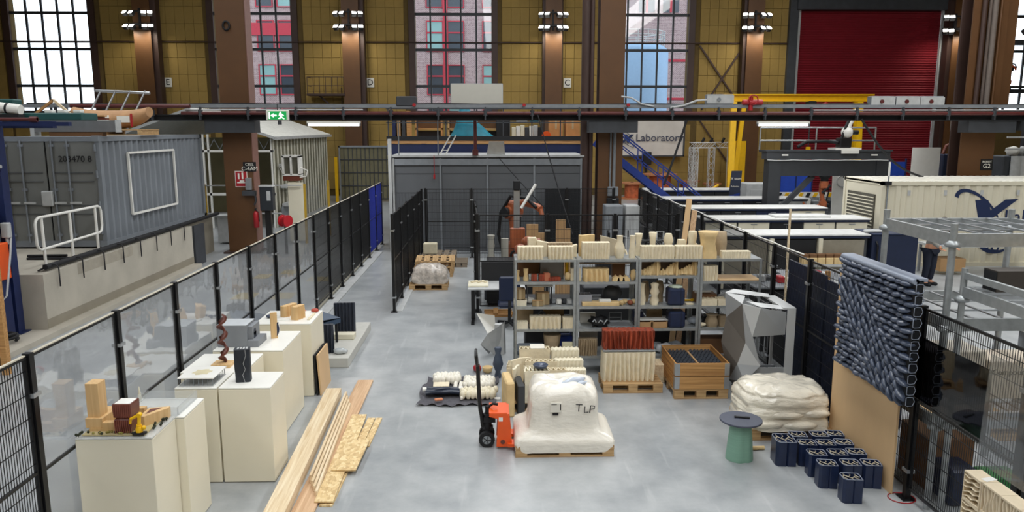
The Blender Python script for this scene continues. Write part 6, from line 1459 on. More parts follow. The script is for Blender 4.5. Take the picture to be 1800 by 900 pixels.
# ================================================================ RIGHT FOREGROUND
# film wrapped sacks on a pallet
pallet('wooden_pallet', 'pallet under the film wrapped heap of sacks', (3.82, 9.42, 0), 1.1, .85)
r = T('sack_heap', 'film wrapped heap of cream sacks beside the side table', 'sacks', (3.8, 9.42, .155))
rg = []; NL = 26
for k in range(NL + 1):
    u = k / NL; z = -.02 + .52 * math.sin(PI / 2 * u) if u < 1 else .5
    prof_ = (1 - max(0, (u - .35) / .65) ** 2.6) ** .55 if u < 1 else .03
    crease = 1 - .045 * max(0, math.cos(2 * PI * z / .135)) ** 6
    rr_ = []
    for i in range(96):
        t = 2 * PI * i / 96; c, s_ = math.cos(t), math.sin(t); pw_ = .5 + .35 * u
        w1 = 1 + .08 * noise.noise(Vector((c * 1.9, s_ * 1.9, z * 4))) + .028 * noise.noise(Vector((c * 5, s_ * 5, z * 16))) + .014 * noise.noise(Vector((c * 12, s_ * 12, z * 22)))
        q_ = max(.03, prof_) * crease * w1
        rr_.append((.585 * q_ * math.copysign(abs(c) ** pw_, c), .47 * q_ * math.copysign(abs(s_) ** pw_, s_), z + .03 * noise.noise(Vector((c * q_ * 4, s_ * q_ * 4, 5))) * u + (.012 * noise.noise(Vector((c * q_ * 11, s_ * q_ * 11, 9))) if u > .5 else 0)))
    rg.append(rr_)
P('film_wrap', MB().loft(rg, False), SACK, r)
for k, (cx, cy, w_, d_, z_) in enumerate(((-.3, -.42, .28, .1, .06), (.1, -.43, .3, .1, .05), (-.1, -.42, .32, .1, .19), (.3, -.41, .24, .1, .2), (-.52, -.1, .1, .25, .12))):
    P('sack_bulge', MB().ball((cx, cy, z_), 1, 14, 8, w_ * .8, d_ * .8, .06, .2, k), SACK, r)
S('cardboard_tube', MB().cyl((-.16, 0, .025), (.12, 0, .025), .025, 12), TAN, 'short cardboard tube lying in front of the sack heap', 'tube', (3.24, 8.72, 0), .05)
# navy extruded blocks
def navy_block(h, tall=False):
    o = MB()
    out = [(-.10, -.06), (-.075, -.085), (.0, -.085), (.012, -.075), (.022, -.085), (.10, -.085), (.105, -.07), (.105, .05), (.09, .085), (.01, .085), (-.005, .06), (-.03, .085), (-.09, .085), (-.105, .06)]
    inn = [(x * .88, y * .86) for x, y in out]
    n = len(out)
    vs = [(x, y, 0) for x, y in out] + [(x, y, h) for x, y in out] + [(x, y, h) for x, y in inn] + [(x, y, h - .05) for x, y in inn]
    fs = [(i, (i + 1) % n, n + (i + 1) % n, n + i) for i in range(n)] + [(n + i, n + (i + 1) % n, 2 * n + (i + 1) % n, 2 * n + i) for i in range(n)] + [(2 * n + i, 2 * n + (i + 1) % n, 3 * n + (i + 1) % n, 3 * n + i) for i in range(n)] + [tuple(range(3 * n, 4 * n))]
    return o.add(vs, fs)
def make_navy(h):
    r = T('navy_block', 'navy blue extruded block with cream lattice core', 'block', group='navy blocks standing on the floor')
    P('shell', navy_block(h), NAVY, r); P('rim', MB().tube([(x * .95, y * .95, h) for x, y in [(-.10, -.06), (-.075, -.085), (.1, -.085), (.105, .05), (.09, .085), (-.09, .085), (-.105, .06), (-.10, -.06)]], .006, 4), M('rim_grey', '8b93a3', .4), r)
    lt = MB()
    for k in range(3): lt.tube([(-.07 + k * .06 + .018 * math.sin(q * 1.5), -.07 + q * .0233, h - .008) for q in range(7)], .005, 4)
    lt.tube([(-.085 + k * .0283, .03 * math.sin(k * 1.6), h - .006) for k in range(7)], .007, 4)
    P('lattice_core', lt, M('lattice_grey_cream', 'b5ac97', .7), r)
    return r
proto = make_navy(.27)
NB = [(3.70, 8.56), (3.96, 8.56), (4.16, 8.58), (3.71, 8.32), (3.93, 8.31), (4.15, 8.32), (3.71, 8.04), (3.95, 8.04), (4.17, 8.05), (3.71, 7.77), (3.97, 7.77), (4.2, 7.76), (3.82, 7.43)]
for k, (x, y) in enumerate(NB):
    o = proto if k == 0 else dup(proto)
    o.location = (x, y, 0); o.rotation_euler = (0, 0, -.12 + .05 * math.sin(k * 2.1)); o['label'] = 'navy blue extruded block with cream lattice core in the floor cluster'
t2 = make_navy(.3); t2.location = (3.46, 8.38, 0); t2.scale = (1.15, 1.6, 1); t2.rotation_euler = (0, 0, -.1); t2['label'] = 'larger double navy block with exposed cream lattice at cluster end'; del t2['group']
# plywood sheet and slate relief panel on the fence
S('plywood_sheet', MB().box(-.012, -.77, 0, .012, .77, 2.2), PLY, 'tall pale plywood sheet standing against the guard fence', 'board', (4.34, 8.32, 0))
r = T('relief_panel', 'slate blue relief panel of overlapping scales with rolled top', 'panel', (4.2, 8.03, 1.12))
HP, LP = 1.32, 1.58
P('backing', MB().box(.03, -LP / 2, 0, .1, LP / 2, HP), M('slate_gap_shade', '11151c', .6), r)  # near-black colour puts in the shade of the gaps between scales
P('rolled_top', MB().tube([(.02, -LP / 2, HP - .01), (.02, LP / 2, HP - .01)], .032, 12).box(.02, -LP / 2, HP - .01, .14, LP / 2, HP + .022), M('slate_light', '8f98a8', .35, var=.08), r)
sc = MB().ball((0, 0, 0), 1, 12, 8, .062, .086, .029, .12, 2).mesh('scale', SLATE)
rnd = random.Random(9); nr, nc = 19, 11
for i in range(nr):
    for j in range(nc):
        u = (j + .5 + (.5 if i % 2 else 0)) / (nc + .5); v = (i + .5) / nr
        y = LP / 2 - u * LP; z = HP - .02 - v * (HP - .03)
        # rows flow level, swerve down the middle and level out again
        d = (u - .25) - (v - .32) * .9
        ang = 1.05 * math.exp(-(d / .30) ** 2) * (1 if v > .2 else .35)
        OB('scale', sc, r, (.025 + rnd.uniform(-.016, .012), y, z), (ang + rnd.uniform(-.1, .1), rnd.uniform(-.3, .1), .28 + rnd.uniform(-.12, .12)))
lp = MB().tube([(.02, 0, -.04), (.04, 0, -.048), (.09, 0, -.045), (.11, 0, 0), (.09, 0, .045), (.04, 0, .048), (.02, 0, .04), (.02, 0, -.04)], .004, 5).mesh('edge_loop', M('slate_light', '8f98a8'))
lpd = MB().box(.02, 0, -.04, .10, .01, .04).mesh('cavity_shade', BLACKM)  # black block paints the shade inside each hollow edge loop
for k in range(11):
    e = OB('edge_loop', lp, r, (0, -LP / 2 - .012, .06 + k * .118)); OB('cavity_shade', lpd, e, (0, .014, 0))
# smoked acrylic sheet, grey acrylic sheet, brick row by the fence
S('smoked_sheet', MB().box(-.006, -.56, 0, .006, .56, .64).box(-.008, -.57, -.015, .008, .57, 0), SMOKE, 'smoked dark acrylic sheet fixed on the guard fence', 'sheet', (4.40, 6.82, 1.19))
S('grey_sheet', MB().box(-.004, -.5, 0, .004, .5, .98), PERSP, 'grey clear acrylic sheet leaning above the clay brick row', 'sheet', (4.30, 5.68, 1.03), (0, .03, 0))
def cell_brick(vert):
    m = MB(); w, d, h = .075, .115, .25
    m.box(-w, -d, 0, w, d, .010).box(-w, -d, h - .014, w, d, h).box(-w + .085, -d + .002, .01, w - .001, d - .002, h - .014)
    m.box(-w, -d, .01, w - .08, -d + .009, h - .014).box(-w, d - .009, .01, w - .08, d, h - .014)
    if vert:
        for k in range(1, 6):
            y = -d + k * .038
            m.loft([[(x, y + .008 * math.sin(q * 1.1 + k * 1.7) + e, .01 + (h - .024) * q / 7) for x, e in ((-w + .002 * (k % 2), -.0045), (.012, -.0045), (.012, .0045), (-w + .002 * (k % 2), .0045))] for q in range(8)])
    else:
        for k in range(5):
            z = .03 + k * .045
            m.loft([[(x, -d + .009 + (2 * d - .018) * q / 8, z + .028 - .035 * q / 8 + .009 * math.sin(q * 1.3 + k) + e) for x, e in ((-w, -.004), (.012, -.004), (.012, .004), (-w, .004))] for q in range(9)])
    return m
bks = [cell_brick(v_).mesh('clay_brick', M('brick_cream', 'e3d3b6', .75, var=.08)) for v_ in (False, True)]
for j in range(5):
    for k in range(4):
        tag(OB('clay_brick', bks[1 if j else 0], None, (4.18 + .004 * (j % 2), 5.93 - j * .236, k * .252), (0, 0, .01 * (j - 2))), 'cream clay brick with wavy open cells stacked by the guard fence', 'brick', 'clay bricks stacked by the fence')
S('white_note', MB().box(-.06, -.03, 0, .06, .03, .004), WHITE, 'small white slip lying on the clay brick row', 'paper', (4.2, 5.86, 1.005), .3)
r = T('floor_cable', 'thin red cable on the floor at the fence post foot', 'cable', (4.4, 7.45, 0))
P('loop', MB().tube([(.14 * math.cos(t), .12 * math.sin(t), .006) for t in [k * .4 for k in range(18)]], .006, 5), RED, r)
# galvanised stillages beyond the fence
def stillage(lab, x0, y0, x1, y1, z0, h, n=5, m_=3):
    r = T('stillage', lab, 'stillage', (x0, y0, z0)); L, D = x1 - x0, y1 - y0
    for x in (0, L):
        for y in (0, D):
            p = P('post', MB().cyl((x, y, .0), (x, y, h + .2), .034, 12), STEEL, r)
            P('stacking_cup', MB().lathe([(.034, h - .02), (.07, h - .03), (.075, h - .0), (.034, h + .03)], 14, (x, y, 0)), STEEL, p)
    [P('side_beam', MB().box(*q), STEEL, r) for q in ((0, -.02, h - .03, L, .02, h + .1), (0, D - .02, h - .03, L, D + .02, h + .1), (-.02, 0, h - .03, .02, D, h + .1), (L - .02, 0, h - .03, L + .02, D, h + .1))]
    for k in range(1, n): P('grid_bar', MB().box(L * k / n - .015, 0, h + .085, L * k / n + .015, D, h + .1), LSTEEL, r)
    for k in range(1, m_): P('grid_bar', MB().box(0, D * k / m_ - .015, h + .07, L, D * k / m_ + .015, h + .085), LSTEEL, r)
    return r
stillage('lowest galvanised stillage standing behind the guard fence', 4.54, 7.22, 6.0, 8.5, 0, .92)
stillage('middle galvanised stillage in the stack behind the fence', 4.54, 7.22, 6.0, 8.5, 1.12, .84)
stillage('topmost galvanised stillage in the stack behind the fence', 4.54, 7.22, 6.0, 8.5, 2.04 + .12, .66)
r = T('stillage', 'galvanised stillage carrying steel bars and the yellow beam', 'stillage', (4.6, 5.4, 0))
for x in (0, 1.2):
    for y in (0, 1.68):
        p = P('post', MB().cyl((x, y, 0), (x, y, 2.6), .03, 12), STEEL, r)
        for z in (1.0, 2.3): P('stacking_cup', MB().lathe([(.03, z - .03), (.065, z - .03), (.07, z), (.03, z + .03)], 12, (x, y, 0)), STEEL, p)
[P('side_beam', MB().box(*q), STEEL, r) for q in ((-.02, 0, 2.32, .02, 1.68, 2.42), (-.02, 0, 2.5, .02, 1.68, 2.56), (0, 1.66, 2.32, 1.2, 1.7, 2.42), (-.02, 0, 1.0, .02, 1.68, 1.12), (0, 1.66, 1.0, 1.2, 1.7, 1.12))]
for k in range(9): P('grid_bar', MB().box(0, .1 + k * .18, 2.40, 1.2, .13 + k * .18, 2.43), LSTEEL, r)
r = T('striped_beam', 'black and yellow striped square beam lying on the stillage', 'beam', (5.2, 6.85, 2.43))
P('black_end', MB().box(-.5, -.1, 0, -.05, .1, .2), M('beam_dark', '3a342e', .6), r); P('yellow_end', MB().box(-.05, -.1, 0, .6, .1, .2), YELLOW, r); P('end_face', MB().box(-.505, -.09, .01, -.5, .09, .19), BLACKM, r)
for k in range(3): S('steel_angle', MB().beam((0, -.7, 0), (0, .7, 0), .05, .03), STEEL, 'grey steel angle bar on the stillage', 'bar', (5.45 + k * .12, 6.1, 2.45), 0, 'steel bars on the stillage')
r = T('paper_carton', 'white carton with three bold capitals behind the guard fence', 'carton', (4.98, 7.85, 1.12 + .84 + .1 - .84 + 0))
P('box', MB().cbox(-.3, -.2, -.16, .32, .25, .36, .01), M('carton_white', 'cfc8ba', .7), r); P('lettering', text_mesh('HBM', .16), None, r, (0, -.205, .17), FRONT)
r = T('paper_carton', 'wide white carton with small print behind the fence', 'carton', (5.55, 7.8, 1.06))
P('box', MB().cbox(-.22, -.2, -.0, .4, .25, .42, .01), M('carton_pinkish', 'd2c6b4', .7), r); P('lettering', text_mesh('Compound Mix', .09), None, r, (.08, -.205, .3), FRONT)
S('brown_carton', MB().cbox(-.25, -.3, 0, .25, .3, .6, .01), CARDD, 'dark brown carton in the lowest stillage', 'carton', (5.0, 7.9, 0))
S('green_crate', MB().cbox(-.2, -.15, 0, .2, .15, .25, .02), M('crate_green', '2f7a3a', .5), 'green crate in the lowest stillage', 'crate', (5.5, 7.55, 0))
S('dark_parts_box', MB().cbox(-.15, -.2, 0, .15, .2, .4, .02), NAVYP, 'dark blue parts box beside the green crate', 'crate', (4.95, 7.45, .0))
S('tilted_plate', MB().prism([(-.2, 0), (.5, 0), (.5, .55), (.0, .5)], -.02, .02, 'y'), M('plate_grey', '80858f', .5), 'dark grey steel plate standing behind the striped beam', 'plate', (5.5, 7.1, 2.43))
for k in range(2): S('yellow_rag', MB().ball((0, 0, .04), .06, 8, 6, .8, .6, 1.0, .4, k), YELLOW, 'small yellow rag on the dark steel plate', 'rag', (5.45 + k * .1, 7.08, 2.93), 0, 'yellow rags')
S('pallet_stack_far', MB().box(-.5, -.4, 0, .5, .4, .1).box(-.5, -.4, .16, .5, .4, .2).box(-.5, -.4, .1, -.4, .4, .16).box(.4, -.4, .1, .5, .4, .16), PALW, 'flat brown pallet on the floor beyond the fence', 'pallet', (6.3, 9.3, 0))
r = T('flat_sheets', 'loose sheets and tape on a bench beyond the stillages', 'bench', (7.9, 9.2, 0))
P('bench_top', MB().box(-.8, -.6, 1.25, 1.0, .6, 1.3), LGREY, r); [P('leg', MB().box(x_, y_, 0, x_ + .07, y_ + .07, 1.25), GREY, r) for x_ in (-.75, .9) for y_ in (-.5, .45)]
for k in range(4): P('sheet', MB().box(-.5 + k * .3, -.4, 1.3 + k * .012, -.1 + k * .3, .3, 1.31 + k * .012), (DGREY, YELLOW, SIGNW, RED)[k], r, None, (0, 0, .2 * k))

# ================================================================ RIGHT MIDDLE: bench cabinets, container, person
def bench(lab, x0, x1, y, d, h, fronts, legs=True):
    r = T('bench_cabinet', lab, 'cabinet', (x0, y, 0)); L = x1 - x0
    P('worktop', MB().cbox(-.04, -.05, h - .04, L + .04, d + .05, h, .006), M('bench_top_white', 'd5d6d4', .4), r)
    P('trim_band', MB().box(-.02, -.03, h - .10, L + .02, d, h - .04), NAVYP, r)
    P('carcass', MB().box(0, .05, .08, L, d, h - .1), DGREY, r)
    P('plinth', MB().box(.04, .05, 0, L - .04, d - .04, .08), BLACKM, r)
    n = len(fronts); w = L / n
    for k, f in enumerate(fronts):
        if f == 'o': continue
        dd = P('door', MB().box(k * w + .03, .0, .1, (k + 1) * w - .03, .05, h - .11), {'c': CREAM, 'n': NAVYP, 'k': BLACKM, 'g': LGREY}[f], r)
        P('handle', MB().box(k * w + w / 2 - .09, -.02, h - .17, k * w + w / 2 + .09, 0, h - .15), LSTEEL, dd)
        P('panel_gap', MB().box(k * w + w / 2 - .005, -.002, .12, k * w + w / 2 + .005, 0, h - .2), GREY, dd)
    return r
rr = bench('open fronted white bench holding yellow blocks by the fence', 5.5, 9.2, 18.0, .9, 1.38, ['o', 'o', 'o', 'o'])
# the open bench: hollow it visually with bays set into the front
for k in range(3):
    P('bay_back', MB().box(.15 + k * 1.2, -.02, .2, 1.2 + k * 1.2, .05, 1.24), M('bay_beige', '8d8778', .7) if k != 1 else BLACKM, rr)
    P('bay_post', MB().box(.05 + k * 1.2, -.08, .05, .15 + k * 1.2, .05, 1.28), CREAM, rr)
ys = T('block_row', 'row of yellow brown blocks in the open bench bay', 'blocks', (7.45, 17.80, 0))
P('shelf', MB().box(.0, -.1, .62, 1.45, .12, .68), LGREY, ys); P('shelf_leg', MB().box(.02, -.08, 0, .06, .1, .62).box(1.39, -.08, 0, 1.43, .1, .62), GREY, ys)
for k in range(7):
    P('block', MB().cbox(.02 + k * .2, -.08, .68, .2 + k * .2, .1, .84, .01), TAN, ys); P('block_top', MB().cbox(.02 + k * .2, -.06, .84, .2 + k * .2, .08, .93, .01), CARDD, ys)
r = T('navy_cabinet', 'tall navy end cabinet beside the bending person', 'cabinet', (9.3, 18.0, 0))
P('body', MB().cbox(0, 0, 0, 1.15, .9, 1.36, .01), NAVYP, r); P('worktop', MB().box(-.02, -.02, 1.36, 1.17, .92, 1.39), M('navy_top', '2a3654', .4), r); P('door_gap', MB().box(.35, -.004, .05, .36, 0, 1.3), BLACKM, r); P('handle', MB().tube([(.1, -.01, 1.2), (.12, -.06, 1.1), (.12, -.06, .7), (.1, -.01, .6)], .025, 6), BLACK, r)
P('grey_scanner', MB().cbox(-.1, .1, 1.39, .3, .3, 1.46, .02), LGREY, r)
bench('cream fronted white bench in the second row', 6.0, 10.7, 21.0, .9, 1.4, ['c', 'c', 'k', 'c', 'c'])
bench('dark fronted white bench in the third row', 6.2, 10.8, 24.0, .9, 1.4, ['k', 'k', 'n', 'c'])
bench('black fronted bench in the fourth row', 6.0, 9.0, 27.0, .9, 1.42, ['k', 'k', 'k'])
bench('pale fronted bench in the fourth row near the gantry', 9.2, 11.6, 27.4, .9, 1.38, ['k', 'g'])
bench('black fronted bench in the last row near the reels', 6.4, 10.6, 31.0, .9, 1.42, ['k', 'k', 'k'])
S('pale_flat_tray', MB().cbox(-.8, -.3, 0, .8, .3, .06, .01), M('lid_pale', 'd5d6d4', .4), 'pale flat lid lying on the second row bench', 'lid', (8.9, 21.5, 1.4))
# person working behind the stillages
def skin_body(name, vs, edges, rad, mat, parent, root=0):
    me = bpy.data.meshes.new(name); me.from_pydata(vs, edges, [])
    o = OB(name, me, parent); o.modifiers.new('skin', 'SKIN'); me.materials.append(mat)
    for k, rr_ in enumerate(rad): me.skin_vertices[0].data[k].radius = rr_ if isinstance(rr_, tuple) else (rr_, rr_)
    for k in range(len(vs)): me.skin_vertices[0].data[k].use_root = (k == root)
    s_ = o.modifiers.new('sub', 'SUBSURF'); s_.levels = 2; s_.render_levels = 2
    return o
r = T('person', 'person in grey sweater and dark trousers bending over the bench', 'person', (11.05, 18.45, 0), .35)
vs = [(0, 0, .95), (0, -.03, 1.12), (0, -.12, 1.32), (0, -.2, 1.45), (0, -.25, 1.53), (-.1, 0, .88), (-.11, -.02, .5), (-.12, .03, .09), (-.12, -.13, .04), (.1, 0, .88), (.12, -.0, .5), (.13, .06, .09), (.13, -.1, .04),
      (-.2, -.17, 1.41), (-.26, -.28, 1.15), (-.22, -.48, 1.02), (.2, -.17, 1.41), (.27, -.26, 1.15), (.24, -.46, 1.02)]
ed = [(0, 1), (1, 2), (2, 3), (3, 4), (0, 5), (5, 6), (6, 7), (7, 8), (0, 9), (9, 10), (10, 11), (11, 12), (3, 13), (13, 14), (14, 15), (3, 16), (16, 17), (17, 18)]
rad = [(.16, .12), (.155, .11), (.17, .12), (.12, .1), (.06, .06), .105, .075, .05, .04, .105, .075, .05, .04, .07, .052, .04, .07, .052, .04]
bd = skin_body('body', vs, ed, rad, SKIN, r)
vs2 = [(0, 0, .98), (0, -.03, 1.12), (0, -.12, 1.32), (0, -.2, 1.45), (-.2, -.17, 1.41), (-.26, -.28, 1.15), (-.23, -.45, 1.035), (.2, -.17, 1.41), (.27, -.26, 1.15), (.245, -.43, 1.035)]
skin_body('sweater', vs2, [(0, 1), (1, 2), (2, 3), (3, 4), (4, 5), (5, 6), (3, 7), (7, 8), (8, 9)], [(.175, .14), (.17, .13), (.185, .14), (.13, .115), .085, .065, .05, .085, .065, .05], M('sweater_grey', '8d8b85', .9), r)
vs3 = [(0, 0, .97), (-.1, 0, .88), (-.11, -.02, .5), (-.12, .03, .11), (.1, 0, .88), (.12, -.0, .5), (.13, .06, .11)]
skin_body('trousers', vs3, [(0, 1), (1, 2), (2, 3), (0, 4), (4, 5), (5, 6)], [(.17, .135), .12, .09, .07, .12, .09, .07], M('trousers_dark', '1b2233', .85), r)
for sx in (-1, 1): P('shoe', MB().cbox(-.05, -.2, 0, .05, .1, .085, .03), BLACKM, r, (sx * .125, .0 if sx < 0 else .03, 0))
P('head', MB().ball((0, -.33, 1.63), .1, 14, 10, .85, 1.05, 1.2).ball((0, -.435, 1.62), .02, 6, 5).ball((-.088, -.32, 1.63), .025, 6, 5, .5, 1, 1.3).ball((.088, -.32, 1.63), .025, 6, 5, .5, 1, 1.3), SKIN, r)
P('hair', MB().ball((0, -.305, 1.665), .108, 14, 10, .9, 1.0, 1.08), M('hair_brown', '3a2a1e', .8), r)
for sx in (-1, 1):
    hx_, hy, hz = (sx * .23, -.5, 1.0)
    P('hand', MB().cbox(hx_ - .035, hy - .05, hz - .015, hx_ + .035, hy + .05, hz + .015, .01), SKIN, r)
    for q in range(4): P('finger', MB().tube([(hx_ - .027 + q * .018, hy - .045, hz), (hx_ - .027 + q * .018, hy - .085, hz - .008), (hx_ - .027 + q * .018, hy - (.11 if q in (1, 2) else .1), hz - .028)], [.009, .008, .006], 6), SKIN, r)
    P('thumb', MB().tube([(hx_ - sx * .035, hy + .01, hz), (hx_ - sx * .055, hy - .025, hz - .005), (hx_ - sx * .05, hy - .05, hz - .015)], [.011, .009, .007], 6), SKIN, r)
r = T('tool_bench', 'low cream bench with machines in front of the white container', 'bench', (12.3, 19.6, 0))
P('top', MB().box(-.5, 0, .78, 2.8, .8, .84), LGREY, r)
for x in (-.45, 2.72):
    for y in (.03, .7): P('leg', MB().box(x, y, 0, x + .06, y + .06, .78), GREY, r)
P('grey_machine', MB().cbox(.9, .1, .84, 1.5, .6, 1.45, .03), GREY, r); P('black_machine', MB().cbox(.35, .1, .84, .75, .5, 1.05, .02).tube([(.0, .2, .9), (.05, .2, 1.2), (.2, .2, 1.32)], .04, 6), BLACKM, r); P('paper_roll', MB().cyl((.1, .3, .84), (.1, .3, 1.5), .07, 10), PLY, r); P('blue_tub', MB().cbox(-.3, .1, .84, -.05, .4, .96, .02), BLUE, r); P('cardboard_box', MB().cbox(-.2, .1, .1, .5, .6, .45, .01), CARD, r)
# white container with logo
r = T('white_container', 'cream white container with large navy logo and ribbed roof', 'container', (11.0, 21.0, 0))
CW = M('container_cream', 'd8d2bd', .5, var=.04, scale=.7)
sd = MB(); st = []; n = 20; L = 6.6
for k in range(n):
    x = .1 + k * L / n; q = L / n
    for dx, dy in ((0, .0), (q * .4, .0), (q * .5, .035), (q * .9, .035)): st.append((x + dx, dy))
st.append((.1 + L, 0))
for (x0, y0), (x1, y1) in zip(st, st[1:]): sd.add([(x0, y0, .1), (x1, y1, .1), (x1, y1, 2.34), (x0, y0, 2.34)], [(0, 1, 2, 3)])
P('front_side', sd, CW, r)
P('frame', MB().box(0, -.02, 0, .12, .1, 2.44).box(0, 2.2, 0, .12, 2.32, 2.44).box(0, -.02, 2.34, 6.8, .06, 2.44).box(0, -.02, 0, 6.8, .06, .12).box(0, 0, 2.34, .08, 2.3, 2.44).box(0, 0, 0, .08, 2.3, .12), CW, r)
rf = MB()
for k in range(33): rf.box(.05 + k * .205, 0, 2.42, .16 + k * .205, 2.3, 2.46)
P('roof_rib', rf, M('container_roof', 'eae8de', .4), r); P('roof', MB().box(0, 0, 2.38, 6.8, 2.3, 2.43), M('container_roof', 'eae8de'), r)
P('end_wall', MB().box(.03, .1, .1, .06, 2.2, 2.34), CW, r)
g_ = P('vent_grille', MB().box(-.01, .35, .3, .03, 2.0, 2.05), M('grille_dark', '55534a', .6), r)
sl = MB().box(-.03, .38, 0, .0, 1.97, .03).mesh('slat', CREAM)
for k in range(17): OB('slat', sl, g_, (0, 0, .34 + k * .1))
P('core', MB().box(.1, .1, .1, 6.7, 2.2, 2.38), CW, r)
def arc(cx, cz, rx, rz, a0, a1, w0, w1, tilt=0, n=26):
    o_, i_ = [], []
    for k in range(n + 1):
        t = math.radians(a0 + (a1 - a0) * k / n); w = w0 + (w1 - w0) * k / n
        c, s = math.cos(t), math.sin(t); ct, st_ = math.cos(tilt), math.sin(tilt)
        for lst, q in ((o_, 1), (i_, -1)):
            x, z = (rx + q * w / 2) * c, (rz + q * w / 2) * s
            lst.append((cx + x * ct - z * st_, cz + x * st_ + z * ct))
    m = MB()
    for k in range(n): m.prism([o_[k], o_[k + 1], i_[k + 1], i_[k]], -.006, 0, 'y')
    return m
P('logo_arc', arc(2.85, 1.55, .85, .38, 200, 55, .13, .05, -.75), LOGO, r, (0, -.002, 0)); P('logo_arc', arc(2.85, 1.55, .85, .38, 55, -25, .03, .02, -.75), LOGO, r, (0, -.002, 0)); P('logo_arc', arc(3.45, .72, .45, .3, 200, 340, .14, .05, 0), LOGO, r, (0, -.002, 0))
P('logo_letter', MB().prism([(2.72, 1.92), (3.1, 1.92), (3.2, 1.62), (3.6, 1.93), (3.98, 1.95), (3.3, 1.42), (3.34, .95), (2.95, .95), (2.75, 1.2), (2.86, 1.4)], -.006, 0, 'y'), LOGO, r, (0, -.003, 0))
P('lettering', text_mesh('Laboratory', .56, align='LEFT', mat=LOGO), None, r, (3.6, -.01, 1.42), FRONT); P('lettering', text_mesh('id', .6, shear=.3, mat=LOGO), None, r, (3.35, -.01, .62), FRONT)
for k in range(5): P('lashing_ring', MB().box(.75 + k * 1.05, -.02, 2.05, .83 + k * 1.05, 0, 2.2), LGREY, r)
r = T('antenna_mast', 'short white antenna mast on the white container corner', 'antenna', (11.15, 20.95, 0))
P('mast', MB().cyl((0, 0, 0), (0, 0, 2.6), .02, 6), GREY, r); P('tip', MB().cyl((0, 0, 2.6), (0, 0, 3.0), .03, 8), WHITE, r); P('clamp', MB().box(-.08, -.05, 2.35, .08, .05, 2.45), BLACKM, r)
# dark portal with robots
r = T('portal_frame', 'dark grey steel robot portal behind the benches', 'portal', (9.4, 26.0, 0))
P('cross_beam', MB().box(0, -.25, 2.88, 4.3, .25, 3.16).box(-.05, -.3, 3.14, 4.35, .3, 3.19), DGREY, r)
P('lower_beam', MB().box(.15, -.2, 2.3, 4.2, .2, 2.84), M('portal_grey', '2f3236', .55), r)
for x in (.1, 3.85): P('leg', MB().box(x, -.25, 0, x + .42, .25, 2.86), M('portal_grey', '2f3236'), r)
P('diagonal_brace', MB().beam((.5, 0, 1.0), (1.75, 0, 2.3), .16), DGREY, r); P('diagonal_brace', MB().beam((3.9, 0, 1.4), (2.9, 0, 2.3), .16), DGREY, r)
P('rail_cable', MB().tube([(.0 + k * .3, -.32, 2.86 - .02 * abs(math.sin(k))) for k in range(15)], .02, 5), LGREY, r)
for x in (.5, 3.6): P('name_plate', MB().box(x, -.31, 3.0, x + .22, -.3, 3.05), WHITE, r)
rl = MB()
for x in (.0, 2.0, 4.1): rl.cyl((x, .5, 3.18), (x, .5, 3.95), .03, 6)
for z in (3.5, 3.95): rl.cyl((0, .5, z), (4.1, .5, z), .03, 6)
P('top_railing', rl, LSTEEL, r); P('railing_bracket', MB().box(0, .25, 3.1, 4.2, .55, 3.18), DGREY, r)
robot('orange robot arm hanging under the dark portal', (11.55, 25.95, 2.3), 2.9, RORANGE, .62, True)
r = T('white_robot', 'white and black robot arm standing on the portal', 'robot', (12.15, 26.0, 3.19))
P('carriage', MB().box(-.4, -.3, 0, .5, .3, .07).box(-.2, -.34, -.12, .4, -.3, 0), WHITE, r); P('base', MB().cbox(-.2, -.2, .07, .2, .2, .42, .03), BLACK, r); P('shoulder', MB().ball((.05, -.1, .6), .2, 12, 8), WHITE, r); P('upper_arm', MB().tube([(.0, -.12, .5), (.1, -.12, .9), (.35, -.1, 1.35)], [.12, .1, .09], 10), WHITE, r); P('arm_cover', MB().tube([(-.15, -.15, .4), (.0, -.18, .9), (.25, -.16, 1.35)], .05, 6), BLACK, r); P('motor', MB().cyl((.2, -.2, .6), (.38, -.2, .6), .08, 8), BLACK, r); P('cable_duct', MB().tube([(-.2, 0, .25), (-.6, 0, .3), (-1.3, 0, .28), (-1.6, 0, .1)], .06, 6), BLACKM, r)
S('roll_up_banner', MB().prism([(-.2, 0), (.24, 0), (.3, 1.3), (-.1, 1.3)], -.02, .02, 'y'), M('banner_navy', '2a3348', .6), 'dark navy roll-up banner with white print by the portal', 'banner', (9.35, 29.0, 1.0))
o = bpy.data.objects['roll_up_banner']; P('blue_print', MB().prism([(-.19, .02), (.23, .02), (.25, .45), (-.15, .35)], -.026, -.02, 'y'), BLUE, o); P('lettering', text_mesh('X team', .14, mat=SIGNW), None, o, (.08, -.028, 1.0), FRONT); P('lettering', text_mesh('Robotics', .09, mat=SIGNW), None, o, (.05, -.028, .7), FRONT); P('stand', MB().box(-.05, -.1, -1.0, .05, .1, .02).box(-.25, -.2, -1.0, .25, .2, -.95), GREY, o)
S('grey_machine', MB().cbox(-.45, -.4, 0, .45, .4, 1.75, .03).box(-.3, -.42, 1.2, .3, -.4, 1.5), LGREY, 'pale grey machine cabinet behind the navy roll-up banner', 'machine', (10.6, 30.2, 0))
